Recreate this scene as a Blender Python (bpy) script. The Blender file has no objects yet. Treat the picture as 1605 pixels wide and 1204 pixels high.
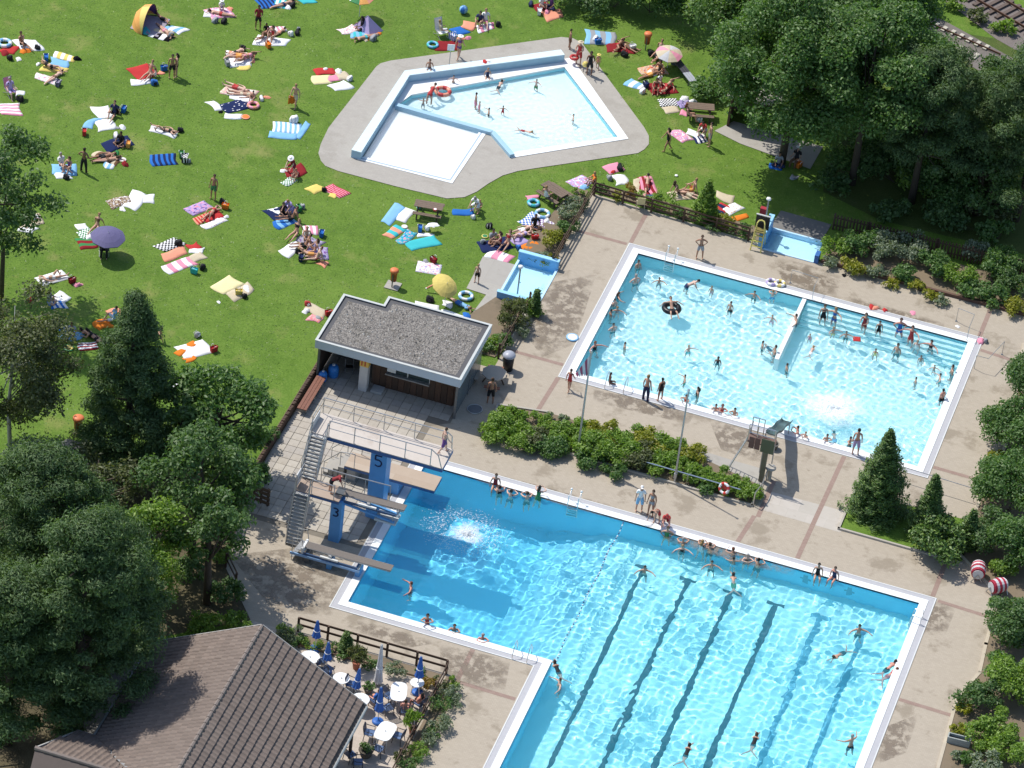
import bpy, bmesh, math, random
import numpy as np
from mathutils import Vector, Matrix
from mathutils.geometry import delaunay_2d_cdt
rnd = random.Random(7)
sc = bpy.context.scene
COL = sc.collection
# ---------------------------------------------------------------- camera (metres; upper pool corner at 0,0; x along the pools, y away)
F_PX = 6716.89
PITCH, ROLL, YAW = math.radians(37.6348), math.radians(6.99675), math.radians(-13.6528)
CAM = Vector((41.97963, -187.51256, 146.79283))
_fwd = Vector((math.sin(YAW)*math.cos(PITCH), math.cos(YAW)*math.cos(PITCH), -math.sin(PITCH)))
_r0 = Vector((math.cos(YAW), -math.sin(YAW), 0)); _u0 = _r0.cross(_fwd)
RIGHT = math.cos(ROLL)*_r0 + math.sin(ROLL)*_u0
UP = -math.sin(ROLL)*_r0 + math.cos(ROLL)*_u0
cam = bpy.data.objects.new('camera', bpy.data.cameras.new('camera')); COL.objects.link(cam); sc.camera = cam
cam.matrix_world = Matrix(((RIGHT.x, UP.x, -_fwd.x, CAM.x), (RIGHT.y, UP.y, -_fwd.y, CAM.y), (RIGHT.z, UP.z, -_fwd.z, CAM.z), (0, 0, 0, 1)))
cam.data.sensor_fit = 'HORIZONTAL'; cam.data.sensor_width = 36; cam.data.lens = 36*F_PX/1605
cam.data.clip_start = 1; cam.data.clip_end = 3000
# ---------------------------------------------------------------- daylight
SUN_EL, SUN_AZ = math.radians(56.5), math.radians(-69.5)      # azimuth clockwise from +y
world = bpy.data.worlds.new('World'); sc.world = world; world.use_nodes = True
_nt = world.node_tree; _sky = _nt.nodes.new('ShaderNodeTexSky'); _sky.sky_type = 'NISHITA'; _sky.sun_disc = False
_sky.sun_elevation = SUN_EL; _sky.sun_rotation = SUN_AZ
_nt.links.new(_sky.outputs[0], _nt.nodes['Background'].inputs[0]); _nt.nodes['Background'].inputs[1].default_value = 0.15
sl = bpy.data.lights.new('sun', 'SUN'); sl.energy = 4.2; sl.angle = math.radians(0.53); sl.color = (1, .955, .88)
sl.cycles.is_caustics_light = True
so = bpy.data.objects.new('sun', sl); COL.objects.link(so)
SUNV = Vector((math.sin(SUN_AZ)*math.cos(SUN_EL), math.cos(SUN_AZ)*math.cos(SUN_EL), math.sin(SUN_EL)))
so.rotation_euler = SUNV.to_track_quat('Z', 'Y').to_euler(); so.location = SUNV*200
sc.view_settings.view_transform = 'Standard'; sc.view_settings.look = 'None'; sc.view_settings.gamma = 1
sc.view_settings.use_curve_mapping = False; sc.view_settings.exposure = 0.12

# ---------------------------------------------------------------- helpers
def at(px, py, z=0.0):
    """Point of the place at height z that the photograph's pixel shows."""
    d = _fwd + RIGHT*((px-802.5)/F_PX) - UP*((py-602)/F_PX)
    return CAM + d*((z-CAM.z)/d.z)
def heading(px, py, dx, dy):
    a, b = at(px, py), at(px+dx, py+dy)
    return math.atan2(b.y-a.y, b.x-a.x)
DIRS = dict(E=(1, 0), W=(-1, 0), N=(0, -1), S=(0, 1), NE=(1, -1), NW=(-1, -1), SE=(1, 1), SW=(-1, 1))
MATS = {}
def nodes_of(name):
    m = bpy.data.materials.new(name); m.use_nodes = True
    n = m.node_tree.nodes; return m, n, m.node_tree.links, n['Principled BSDF']
def M(col, rough=.6, metal=0., var=.12, scale=3., bump=0., name=None, spec=.4):
    """Plain procedural surface: one colour with a little uneven wear."""
    key = (col, rough, metal, var, scale, bump, spec)
    if key in MATS: return MATS[key]
    m, n, l, p = nodes_of(name or 'surface')
    p.inputs['Roughness'].default_value = rough; p.inputs['Metallic'].default_value = metal
    p.inputs['Specular IOR Level'].default_value = spec
    tc = n.new('ShaderNodeTexCoord'); nz = n.new('ShaderNodeTexNoise'); nz.inputs['Scale'].default_value = scale; nz.inputs['Detail'].default_value = 5
    l.new(tc.outputs['Object'], nz.inputs['Vector'])
    mx = n.new('ShaderNodeMix'); mx.data_type = 'RGBA'
    mx.inputs[6].default_value = (*[c*(1-var) for c in col], 1); mx.inputs[7].default_value = (*[min(1, c*(1+var)) for c in col], 1)
    l.new(nz.outputs[0], mx.inputs[0]); l.new(mx.outputs[2], p.inputs['Base Color'])
    if bump:
        b = n.new('ShaderNodeBump'); b.inputs['Strength'].default_value = bump; b.inputs['Distance'].default_value = .02
        l.new(nz.outputs[0], b.inputs['Height']); l.new(b.outputs[0], p.inputs['Normal'])
    MATS[key] = m; return m
def ramp(n, stops):
    r = n.new('ShaderNodeValToRGB'); e = r.color_ramp.elements
    while len(e) < len(stops): e.new(.5)
    for k, (pos, c) in enumerate(stops):
        e[k].position = pos; e[k].color = (*c, 1)
    return r
def noise(n, l, vec, scale, detail=6, rough=.6):
    t = n.new('ShaderNodeTexNoise'); t.inputs['Scale'].default_value = scale; t.inputs['Detail'].default_value = detail; t.inputs['Roughness'].default_value = rough
    l.new(vec, t.inputs['Vector']); return t.outputs[0]
def mixc(n, l, fac, a, b, mode='MIX'):
    x = n.new('ShaderNodeMix'); x.data_type = 'RGBA'; x.blend_type = mode
    for s, v in ((0, fac), (6, a), (7, b)):
        if isinstance(v, (int, float)): x.inputs[s].default_value = v
        elif isinstance(v, tuple): x.inputs[s].default_value = (*v, 1)
        else: l.new(v, x.inputs[s])
    return x.outputs[2]
def mapr(n, l, v, a, b, c=0., d=1.):
    x = n.new('ShaderNodeMapRange'); l.new(v, x.inputs[0])
    for k, q in zip((1, 2, 3, 4), (a, b, c, d)): x.inputs[k].default_value = q
    return x.outputs[0]
def tag(o, label=None, cat=None, group=None, kind=None):
    if label: o['label'] = label
    if cat: o['category'] = cat
    if group: o['group'] = group
    if kind: o['kind'] = kind
    return o
def thing(name, label, cat, loc=(0, 0, 0), rz=0., group=None):
    o = bpy.data.objects.new(name, None); COL.objects.link(o); o.empty_display_size = .2
    o.location = loc; o.rotation_euler = (0, 0, rz); return tag(o, label, cat, group)
def wm(o):
    m = Matrix.LocRotScale(o.location, o.rotation_euler, o.scale)
    return wm(o.parent) @ m if o.parent else m
def link(name, me, parent=None, mats=()):
    for m in mats: me.materials.append(m)
    o = bpy.data.objects.new(name, me); COL.objects.link(o); o.parent = parent; return o
class MB:
    """Collects shapes and links them as ONE mesh object. Coordinates are the parent's own (local)."""
    def __init__(s): s.v, s.f, s.mi, s.cur = [], [], [], 0
    def mat(s, k): s.cur = k; return s
    def add(s, v, f):
        b = len(s.v); s.v += [tuple(p) for p in v]; s.f += [tuple(b+i for i in q) for q in f]; s.mi += [s.cur]*len(f); return s
    def box(s, x0, x1, y0, y1, z0, z1):
        v = [(x, y, z) for x in (x0, x1) for y in (y0, y1) for z in (z0, z1)]
        return s.add(v, [(0, 1, 3, 2), (4, 6, 7, 5), (0, 4, 5, 1), (2, 3, 7, 6), (0, 2, 6, 4), (1, 5, 7, 3)])
    def bar(s, a, b, w, h, up=(0, 0, 1)):
        """Rectangular bar from a to b."""
        a, b = Vector(a), Vector(b); d = (b-a).normalized(); u = Vector(up)
        if abs(d.dot(u)) > .99: u = Vector((1, 0, 0))
        r = d.cross(u).normalized(); u = r.cross(d)
        v = [p+r*(sx*w/2)+u*(sy*h/2) for p in (a, b) for sx, sy in ((-1, -1), (1, -1), (1, 1), (-1, 1))]
        return s.add(v, [(3, 2, 1, 0), (4, 5, 6, 7), (0, 1, 5, 4), (1, 2, 6, 5), (2, 3, 7, 6), (3, 0, 4, 7)])
    def tube(s, pts, r, n=6, r1=None, cap=True):
        pts = [Vector(p) for p in pts]; m = len(pts); v = []; pr = None
        for i, p in enumerate(pts):
            d = (pts[min(i+1, m-1)]-pts[max(i-1, 0)]).normalized()
            if pr is None: pr = d.cross(Vector((0, 0, 1)) if abs(d.z) < .9 else Vector((1, 0, 0))).normalized()
            pr = (pr-d*pr.dot(d)).normalized(); q = d.cross(pr)
            rr = r if r1 is None else r+(r1-r)*i/(m-1)
            if isinstance(r, (list, tuple)): rr = r[i]
            v += [p+(pr*math.cos(2*math.pi*k/n)+q*math.sin(2*math.pi*k/n))*rr for k in range(n)]
        f = [(i*n+k, i*n+(k+1) % n, (i+1)*n+(k+1) % n, (i+1)*n+k) for i in range(m-1) for k in range(n)]
        if cap: f += [tuple(range(n-1, -1, -1)), tuple((m-1)*n+k for k in range(n))]
        return s.add(v, f)
    def lathe(s, prof, n=12, c=(0, 0, 0), sx=1, sy=1):
        """prof: (radius, z) from bottom to top."""
        v = [(c[0]+r*sx*math.cos(2*math.pi*k/n), c[1]+r*sy*math.sin(2*math.pi*k/n), c[2]+z) for r, z in prof for k in range(n)]
        m = len(prof); f = [(i*n+k, i*n+(k+1) % n, (i+1)*n+(k+1) % n, (i+1)*n+k) for i in range(m-1) for k in range(n)]
        f += [tuple(range(n-1, -1, -1)), tuple((m-1)*n+k for k in range(n))]
        return s.add(v, f)
    def prism(s, poly, z0, z1):
        n = len(poly); a = sum(poly[i][0]*poly[(i+1) % n][1]-poly[(i+1) % n][0]*poly[i][1] for i in range(n))
        if a < 0: poly = poly[::-1]
        return s.add([(x, y, z0) for x, y in poly]+[(x, y, z1) for x, y in poly],
                     [tuple(range(n-1, -1, -1)), tuple(range(n, 2*n))]+[(i, (i+1) % n, n+(i+1) % n, n+i) for i in range(n)])
    def ball(s, c, r, nu=8, nv=6, sx=1, sy=1, sz=1):
        return s.lathe([(max(.001, r*math.sin(math.pi*j/nv)), -r*sz*math.cos(math.pi*j/nv)) for j in range(nv+1)], nu, c, sx, sy)
    def torus(s, c, R, r, n=18, k=8, tilt=None):
        v = []
        for i in range(n):
            a = 2*math.pi*i/n
            for j in range(k):
                b = 2*math.pi*j/k
                p = Vector(((R+r*math.cos(b))*math.cos(a), (R+r*math.cos(b))*math.sin(a), r*math.sin(b)))
                if tilt: p = tilt @ p
                v.append(p+Vector(c))
        return s.add(v, [(i*k+j, ((i+1) % n)*k+j, ((i+1) % n)*k+(j+1) % k, i*k+(j+1) % k) for i in range(n) for j in range(k)])
    def build(s, name, mats, parent=None, smooth=False, rebase=True):
        me = bpy.data.meshes.new(name)
        v = s.v
        loc = (0, 0, 0)
        if parent is None and rebase and v:
            xs, ys, zs = [p[0] for p in v], [p[1] for p in v], [p[2] for p in v]
            loc = ((min(xs)+max(xs))/2, (min(ys)+max(ys))/2, min(zs)); v = [(p[0]-loc[0], p[1]-loc[1], p[2]-loc[2]) for p in v]
        me.from_pydata(v, [], s.f)
        if not isinstance(mats, (list, tuple)): mats = [mats]
        for m in mats: me.materials.append(m)
        if len(mats) > 1: me.polygons.foreach_set('material_index', s.mi)
        if smooth: me.polygons.foreach_set('use_smooth', [True]*len(me.polygons))
        me.update()
        o = bpy.data.objects.new(name, me); COL.objects.link(o); o.location = loc; o.parent = parent; return o
def copy_tree(o, parent=None):
    c = o.copy(); COL.objects.link(c); c.parent = parent
    for ch in o.children: copy_tree(ch, c)
    return c
def inside(p, poly):
    x, y = p; r = False; n = len(poly)
    for i in range(n):
        (x0, y0), (x1, y1) = poly[i], poly[(i+1) % n]
        if (y0 > y) != (y1 > y) and x < (x1-x0)*(y-y0)/(y1-y0)+x0: r = not r
    return r
def sheet(name, outer, z, mat, holes=(), parent=None, thick=0.):
    """Flat paved or planted surface with holes."""
    vs, es = [], []
    for poly in [outer, *holes]:
        b = len(vs); vs += [Vector(p) for p in poly]; es += [(b+i, b+(i+1) % len(poly)) for i in range(len(poly))]
    v, _, f, *_ = delaunay_2d_cdt(vs, es, [], 0, 1e-5)
    ff = []
    for t in f:
        c = sum((v[i] for i in t), Vector((0, 0)))/len(t)
        if inside(c, outer) and not any(inside(c, h) for h in holes): ff.append(t)
    m = MB(); m.add([(p.x, p.y, z) for p in v], ff)
    if thick:
        for poly in [outer, *holes]:
            n = len(poly)
            m.add([(x, y, z) for x, y in poly]+[(x, y, z-thick) for x, y in poly], [(i, (i+1) % n, n+(i+1) % n, n+i) for i in range(n)])
    return m.build(name, mat, parent, rebase=False)
def offset(poly, d):
    """Move every edge of a polygon outwards by d."""
    n = len(poly); a = sum(poly[i][0]*poly[(i+1) % n][1]-poly[(i+1) % n][0]*poly[i][1] for i in range(n)); s = 1 if a > 0 else -1
    out = []
    for i in range(n):
        p0, p1, p2 = Vector(poly[i-1]), Vector(poly[i]), Vector(poly[(i+1) % n])
        e1, e2 = (p1-p0).normalized(), (p2-p1).normalized()
        n1, n2 = Vector((e1.y, -e1.x))*s, Vector((e2.y, -e2.x))*s
        k = n1+n2; k = k/(k.dot(n1)); out.append(tuple(p1+k*d))
    return out
def ring(name, poly, d0, d1, z0, z1, mat, parent=None):
    a, b = offset(poly, d0), offset(poly, d1); n = len(poly); m = MB()
    v = [(x, y, z) for pl, z in ((a, z1), (b, z1), (b, z0), (a, z0)) for x, y in pl]; f = []
    for k in range(4):
        for i in range(n):
            j = (i+1) % n; q = ((k+1) % 4)*n; f.append((k*n+i, k*n+j, q+j, q+i))
    m.add(v, f); return m.build(name, mat, parent, rebase=False)
def pix(pts, z=0.): return [tuple(at(x, y, z)[:2]) for x, y in pts]
# ================================================================ ground materials
def grass_mat(name, a, b, c, worn):
    m, n, l, p = nodes_of(name); p.inputs['Roughness'].default_value = .85; p.inputs['Specular IOR Level'].default_value = .15
    tc = n.new('ShaderNodeTexCoord').outputs['Object']
    fine = noise(n, l, tc, 9., 8, .75); mid = noise(n, l, tc, .9, 6, .6); big = noise(n, l, tc, .16, 4, .55)
    r = ramp(n, [(.3, a), (.5, b), (.68, c)]); l.new(fine, r.inputs[0])
    lush = mixc(n, l, mapr(n, l, mid, .38, .62), r.outputs[0], mixc(n, l, .55, r.outputs[0], a))
    pale = mixc(n, l, mapr(n, l, big, .46, .66, 0, .55), lush, mixc(n, l, .5, r.outputs[0], c))
    wm_ = noise(n, l, tc, .35, 7, .65)
    out = mixc(n, l, mapr(n, l, wm_, .56, .72, 0, .8), pale, worn)
    l.new(out, p.inputs['Base Color'])
    bp = n.new('ShaderNodeBump'); bp.inputs['Strength'].default_value = .8; bp.inputs['Distance'].default_value = .05
    l.new(noise(n, l, tc, 14, 6, .8), bp.inputs['Height']); l.new(bp.outputs[0], p.inputs['Normal']); return m
GRASS = grass_mat('lawn_grass', (.072, .142, .018), (.120, .208, .030), (.18, .268, .050), (.25, .26, .085))
def paving_mat(name, a, b, brick=(.2, .1), stain=(.16, .13, .1), amount=.8, mort=.85):
    """Small concrete pavers with wet patches, flecks and grime."""
    m, n, l, p = nodes_of(name); p.inputs['Roughness'].default_value = .8; p.inputs['Specular IOR Level'].default_value = .25
    tc = n.new('ShaderNodeTexCoord').outputs['Object']
    bk = n.new('ShaderNodeTexBrick'); l.new(tc, bk.inputs['Vector']); bk.inputs['Scale'].default_value = 1
    bk.inputs['Brick Width'].default_value = brick[0]; bk.inputs['Row Height'].default_value = brick[1]; bk.inputs['Mortar Size'].default_value = .006
    bk.inputs['Color1'].default_value = (*a, 1); bk.inputs['Color2'].default_value = (*b, 1); bk.inputs['Mortar'].default_value = (*[c*mort for c in a], 1)
    big = noise(n, l, tc, .22, 5, .6); fine = noise(n, l, tc, 2.2, 8, .7); fl = noise(n, l, tc, 1.5, 9, .62)
    c1 = mixc(n, l, mapr(n, l, big, .35, .65), bk.outputs[0], mixc(n, l, .3, bk.outputs[0], b))
    c2 = mixc(n, l, mapr(n, l, fine, .3, .75, 0, .35), c1, mixc(n, l, .5, c1, stain))
    wet = noise(n, l, tc, .42, 8, .68)
    c3 = mixc(n, l, mapr(n, l, wet, .545, .62, 0, amount*.5), c2, mixc(n, l, .75, c2, stain))
    c4 = mixc(n, l, mapr(n, l, fl, .66, .70, 0, .5), c3, stain)
    l.new(c4, p.inputs['Base Color'])
    bp = n.new('ShaderNodeBump'); bp.inputs['Strength'].default_value = .35; bp.inputs['Distance'].default_value = .01
    l.new(fine, bp.inputs['Height']); l.new(bp.outputs[0], p.inputs['Normal']); return m
PAVE = paving_mat('beige_pavers', (.39, .338, .27), (.43, .375, .30), (.2, .1), (.185, .15, .105), 1.35)
GREYPAVE = paving_mat('grey_pavers', (.37, .345, .31), (.40, .375, .335), (.3, .15), (.2, .175, .14), .55)
CONC = paving_mat('concrete', (.36, .34, .31), (.39, .37, .33), (3., 3.), (.2, .18, .15), .7)
ASPH = paving_mat('asphalt', (.17, .165, .16), (.2, .195, .185), (9, 9), (.09, .085, .08), .6)
REDP = paving_mat('red_pavers', (.285, .20, .165), (.325, .24, .20), (.2, .1), (.18, .11, .09), .6)
SOIL = paving_mat('soil', (.18, .14, .095), (.22, .17, .115), (7, 7), (.07, .065, .04), 1., 1.)
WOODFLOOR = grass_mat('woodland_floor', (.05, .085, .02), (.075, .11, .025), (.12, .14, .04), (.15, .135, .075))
WHITE = M((.80, .82, .82), .45, var=.03); OFFWHITE = M((.62, .63, .62), .5, var=.06)
GUTTER = M((.42, .42, .44), .6, var=.1, scale=6)
STEEL = M((.62, .63, .64), .28, .9, var=.05); GALV = M((.42, .43, .44), .42, .75, var=.1); DSTEEL = M((.16, .17, .18), .5, .5)
BLUE = M((.055, .18, .47), .4, var=.08); LBLUE = M((.30, .55, .78), .45, var=.05); MBLUE = M((.12, .34, .66), .45, var=.06)
WOOD = M((.075, .045, .03), .75, var=.3, scale=5, bump=.3); REDWOOD = M((.20, .085, .055), .6, var=.25, scale=6)
BROWN = M((.13, .085, .055), .7, var=.3, scale=6, bump=.2); BLACK = M((.012, .012, .014), .5); RUBBER = M((.012, .013, .015), .35)

# ================================================================ outlines
UP_POOL = [(0, 0), (20, 0), (20, 12.5), (0, 12.5)]
MAIN_POOL = [(-5.1, -23.9), (6.17, -23.9), (6.17, -36.4), (22.86, -36.4), (22.86, -11.38), (-5.1, -11.38)]
KID_R = pix([(645, 149), (884, 105), (968, 215), (800, 240), (772, 207), (622, 166)])
KID_L = pix([(622, 166), (752, 205), (704, 279), (570, 246)])
KID = pix([(645, 149), (884, 105), (968, 215), (800, 240), (772, 207), (752, 205), (704, 279), (570, 246), (622, 166)])
H_UP, H_MAIN, H_KID = offset(UP_POOL, .3), offset(MAIN_POOL, .3), KID
FB1 = [(-6.15, 5.0), (-3.95, 5.0), (-3.95, 8.85), (-6.15, 8.85)]
FB2 = [(6.6, 16.25), (9.75, 16.25), (9.75, 18.4), (6.6, 18.4)]
BIG = [(-500, -400), (500, -400), (500, 600), (-500, 600)]
lawn = tag(sheet('lawn', BIG, -.03, GRASS, [H_UP, H_MAIN, H_KID, FB1, FB2]), kind='structure')
DECK = [(-4.3, 17.2), (-4.3, 5.0), (-4.35, -1.6), (-13.2, -1.6), (-13.2, -17.6), (-11.9, -24.0), (-9.2, -27.4), (-12.0, -33.5), (-12.0, -48), (34, -48), (34, 16.6), (10.2, 16.45)]
deck = tag(sheet('pool_deck', DECK, 0., PAVE, [H_UP, H_MAIN, FB1, FB2]), kind='structure')
SUR = pix([(499, 240), (503, 225), (515, 200), (590, 104), (597, 99), (612, 95), (880, 58), (898, 60), (912, 67), (1010, 200), (1017, 213), (1017, 226), (1010, 234), (1000, 240), (850, 262), (812, 268), (788, 275), (765, 288), (748, 300), (728, 309), (700, 311), (620, 292), (530, 268), (510, 260), (503, 252)])
tag(sheet('paddling_pool_paving', SUR, 0., GREYPAVE, [H_KID]), kind='structure')
# smaller paved and planted patches, each a few millimetres above the one below
tag(sheet('footbath_path', pix([(757, 402), (812, 416), (870, 430), (838, 490), (776, 560), (742, 548), (727, 508), (762, 462), (731, 452)]), .004, CONC, [FB1]), kind='structure')
tag(sheet('shelter_path', pix([(1120, 205), (1150, 190), (1290, 230), (1270, 265), (1160, 225)]), .004, CONC), kind='structure')
tag(sheet('slide_path', pix([(1095, 705), (1150, 722), (1192, 734), (1192, 762), (1186, 765), (1100, 735)]), .004, CONC), kind='structure')
tag(sheet('entry_patch', pix([(1224, 330), (1303, 352), (1288, 378), (1206, 356)]), .004, ASPH), kind='structure')
tag(sheet('service_path', pix([(236, 1000), (250, 1010), (150, 1155), (85, 1180), (95, 1150), (185, 1020)]), .004, ASPH), kind='structure')
tag(sheet('garden_path', pix([(50, 712), (106, 688), (150, 700), (160, 728), (60, 735)]), .004, ASPH), kind='structure')
tag(sheet('concrete_patch', pix([(1205, 770), (1330, 803), (1318, 835), (1196, 800)]), .004, paving_mat('pale_concrete', (.44, .41, .36), (.50, .46, .41), (1.1, 1.1), (.25, .2, .15), 1.2)), kind='structure')
STRIP = [(-2.9, -4.7), (-.3, -4.15), (8.6, -4.35), (12.2, -5.3), (12.4, -7.25), (2.3, -7.15), (-2.7, -7.2)]
BED_R = pix([(1605, 540), (1580, 690), (1535, 785), (1503, 868), (1566, 935), (1545, 1010), (1535, 1055), (1500, 1095), (1470, 1204), (1460, 1250), (1800, 1250), (1800, 540)])
BED_T = [(17.35, -3.7), (17.35, -7.1), (24.2, -7.15), (24.2, -3.4)]
BED_H = [(10.2, 16.5), (34, 16.65), (34, 20.2), (10.2, 19.6)]
BED_F = [(-4.55, 17.3), (-4.55, 9.0), (-6.3, 9.0), (-6.3, 11), (-5.4, 17.3)]
BED_N = [(-4.2, 17.4), (6.2, 16.8), (6.2, 18.2), (-4.2, 18.3)]
BED_K = [(-6.3, 4.9), (-4.5, 4.9), (-4.6, -.6), (-7.4, -.6), (-7.2, 2.5)]
for nm, pl, mt in (('planting_bed', STRIP, SOIL), ('planting_bed', BED_R, SOIL), ('grass_bed', BED_T, GRASS), ('planting_bed', BED_H, SOIL), ('planting_bed', BED_F, SOIL), ('planting_bed', BED_N, SOIL), ('planting_bed', BED_K, SOIL)):
    tag(sheet(nm, pl, .03, mt, thick=.06), kind='structure')
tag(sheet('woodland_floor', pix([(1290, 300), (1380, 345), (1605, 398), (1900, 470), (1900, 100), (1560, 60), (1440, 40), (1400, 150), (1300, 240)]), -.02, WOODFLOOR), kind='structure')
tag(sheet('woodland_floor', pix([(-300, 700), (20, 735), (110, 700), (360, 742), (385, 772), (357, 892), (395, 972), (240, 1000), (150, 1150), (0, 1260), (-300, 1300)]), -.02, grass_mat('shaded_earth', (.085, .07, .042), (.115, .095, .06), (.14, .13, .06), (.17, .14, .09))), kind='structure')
# kerbs round the beds
def kerb(pts, w=.12, h=.11, mat=None):
    m = MB(); pl = [Vector((*p, 0)) for p in pts]
    for a, b in zip(pl, pl[1:]):
        d = (b-a).normalized()*w/2; m.bar(a-d*.98+Vector((0, 0, h/2)), b+d*.98+Vector((0, 0, h/2)), w, h)
    return tag(m.build('kerb', mat or M((.40, .37, .32), .8, var=.15), rebase=False), kind='structure')
kerb([STRIP[-1], STRIP[-2], STRIP[-3], STRIP[-4]]); kerb([STRIP[-1], (-3.1, -4.7), STRIP[1]])
kerb([(17.3, -3.6), (17.3, -7.15), (24.2, -7.2)]); kerb([(10.2, 16.42), (34, 16.55)], .16, .2, M((.12, .07, .05), .8, var=.3)); kerb(BED_R[:9], .18, .06, M((.46, .40, .31), .85, var=.15))
# red brick bands let into the deck
def band(a, b, w=.26):
    a, b = Vector(a), Vector(b); d = (b-a).normalized(); nrm = Vector((-d.y, d.x))*w/2
    tag(sheet('brick_band', [tuple(a+nrm), tuple(a-nrm), tuple(b-nrm), tuple(b+nrm)], .005, REDP), kind='structure')
for a, b in (((-.72, 13.35), (-.72, 16.5)), ((-4.2, 13.15), (-.9, 13.15)), ((20.5, 13.35), (20.5, 16.4)), ((20.85, 12.1), (24.2, 11.8)), ((16.0, -.85), (15.85, -10.5)), ((23.4, -7.4), (23.4, -10.5)), ((23.75, -10.75), (26.8, -10.9)),
             ((23.7, -19.3), (27.0, -19.4)), ((2.1, -24.75), (2.1, -27.3)), ((2.2, -27.45), (5.3, -27.5)), ((20.85, .35), (23.8, .3)), ((-.75, -.85), (-.9, -4.1)), ((-4.2, .4), (-.85, .4)), ((12.95, -4.6), (12.95, -8.0)), ((12.75, -8), (12.5, -10.5))): band(a, b)

# damp patches where bathers drip, ragged at the edge
def wet_mat():
    m, n, l, p = nodes_of('damp_pavers'); p.inputs['Roughness'].default_value = .42; tc = n.new('ShaderNodeTexCoord').outputs['Object']
    l.new(mixc(n, l, noise(n, l, tc, 3, 7), (.19, .15, .11), (.26, .21, .155)), p.inputs['Base Color'])
    f = n.new('ShaderNodeVectorMath'); f.operation = 'MULTIPLY'; f.inputs[1].default_value = (1, 1, 0); l.new(n.new('ShaderNodeTexCoord').outputs['Generated'], f.inputs[0]); g = f.outputs[0]; v = n.new('ShaderNodeVectorMath'); v.operation = 'DISTANCE'; l.new(g, v.inputs[0]); v.inputs[1].default_value = (.5, .5, 0); e = mapr(n, l, v.outputs['Value'], .18, .62, 1, 0)
    a = n.new('ShaderNodeMath'); a.operation = 'MULTIPLY'; l.new(e, a.inputs[0]); l.new(mapr(n, l, noise(n, l, tc, 1.6, 9, .7), .42, .56, 0, .85), a.inputs[1])
    t = n.new('ShaderNodeBsdfTransparent'); x = n.new('ShaderNodeMixShader'); l.new(a.outputs[0], x.inputs[0]); l.new(t.outputs[0], x.inputs[1]); l.new(p.outputs[0], x.inputs[2]); l.new(x.outputs[0], n['Material Output'].inputs[0]); return m
WETM = wet_mat()
for q in ([(700, 722), (960, 792), (1010, 826), (930, 806), (690, 738)], [(360, 870), (470, 858), (560, 905), (520, 965), (430, 960)], [(850, 445), (935, 430), (900, 540), (850, 560), (820, 520)], [(1210, 400), (1320, 430), (1310, 470), (1230, 450)], [(1110, 655), (1210, 680), (1205, 730), (1130, 705)], [(930, 610), (1090, 645), (1080, 665), (930, 630)], [(1320, 462), (1480, 505), (1480, 520), (1330, 482)], [(690, 1010), (800, 1035), (790, 1090), (690, 1060)], [(1440, 940), (1500, 950), (1480, 1000), (1435, 990)], [(1040, 830), (1250, 890), (1240, 905), (1040, 848)], [(1385, 1140), (1440, 1120), (1420, 1180), (1370, 1200)], [(560, 970), (690, 1008), (640, 1015), (540, 985)]): tag(sheet('wet_patch', pix(q), .009, WETM), kind='structure')

# ================================================================ pools
def pool_paint(name, col, var=.06):
    m, n, l, p = nodes_of(name); p.inputs['Roughness'].default_value = .6; p.inputs['Specular IOR Level'].default_value = .2
    tc = n.new('ShaderNodeTexCoord').outputs['Object']
    c = mixc(n, l, noise(n, l, tc, .8, 5), tuple(v*(1-var) for v in col), tuple(min(1, v*(1+var)) for v in col)); l.new(c, p.inputs['Base Color']); return m
P_UP = pool_paint('upper_pool_paint', (.70, .93, .94)); P_KID = pool_paint('paddling_paint', (.78, .92, .93), .03); P_KIDW = pool_paint('paddling_white', (.90, .92, .92), .03)
P_MAIN = pool_paint('main_pool_paint', (.44, .89, .93))
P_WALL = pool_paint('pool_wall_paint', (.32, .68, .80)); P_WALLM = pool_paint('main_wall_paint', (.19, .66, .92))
def depth_tint():  # light absorbed by deep water put into the floor colour, bluer towards the pit
    m, n, l, p = nodes_of('pit_depth_tint'); p.inputs['Roughness'].default_value = .6; p.inputs['Specular IOR Level'].default_value = .2
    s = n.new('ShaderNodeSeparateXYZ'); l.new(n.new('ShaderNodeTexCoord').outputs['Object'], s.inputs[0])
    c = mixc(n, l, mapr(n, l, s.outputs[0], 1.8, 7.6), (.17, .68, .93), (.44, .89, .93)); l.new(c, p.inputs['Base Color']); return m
PIT_TINT = depth_tint()
WATER = None
def water_mat(cloud=.13):
    m, n, l, p = nodes_of('pool_water')
    p.inputs['Base Color'].default_value = (1, 1, 1, 1); p.inputs['Roughness'].default_value = 0; p.inputs['IOR'].default_value = 1.33; p.inputs['Transmission Weight'].default_value = 1
    d = n.new('ShaderNodeBsdfDiffuse'); d.inputs[0].default_value = (.10, .74, .96, 1); x = n.new('ShaderNodeMixShader'); x.inputs[0].default_value = cloud      # slightly cloudy water
    l.new(p.outputs[0], x.inputs[1]); l.new(d.outputs[0], x.inputs[2]); l.new(x.outputs[0], n['Material Output'].inputs[0])
    return m
WATER = water_mat(); CLEAR = water_mat(.02)
def rcv(o):
    o.cycles.is_caustics_receiver = True; return o
def basin(root, poly, depth, wall_mat, floor_mat, floor=True, wall_depth=None):
    n = len(poly); m = MB(); wd = wall_depth or depth
    m.add([(x, y, .02) for x, y in poly]+[(x, y, -wd-.05) for x, y in poly], [(i, (i+1) % n, n+(i+1) % n, n+i) for i in range(n)])
    rcv(m.build('pool_wall', wall_mat, root))
    if floor: rcv(sheet('pool_floor', poly, -depth, floor_mat, parent=root))
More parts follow.
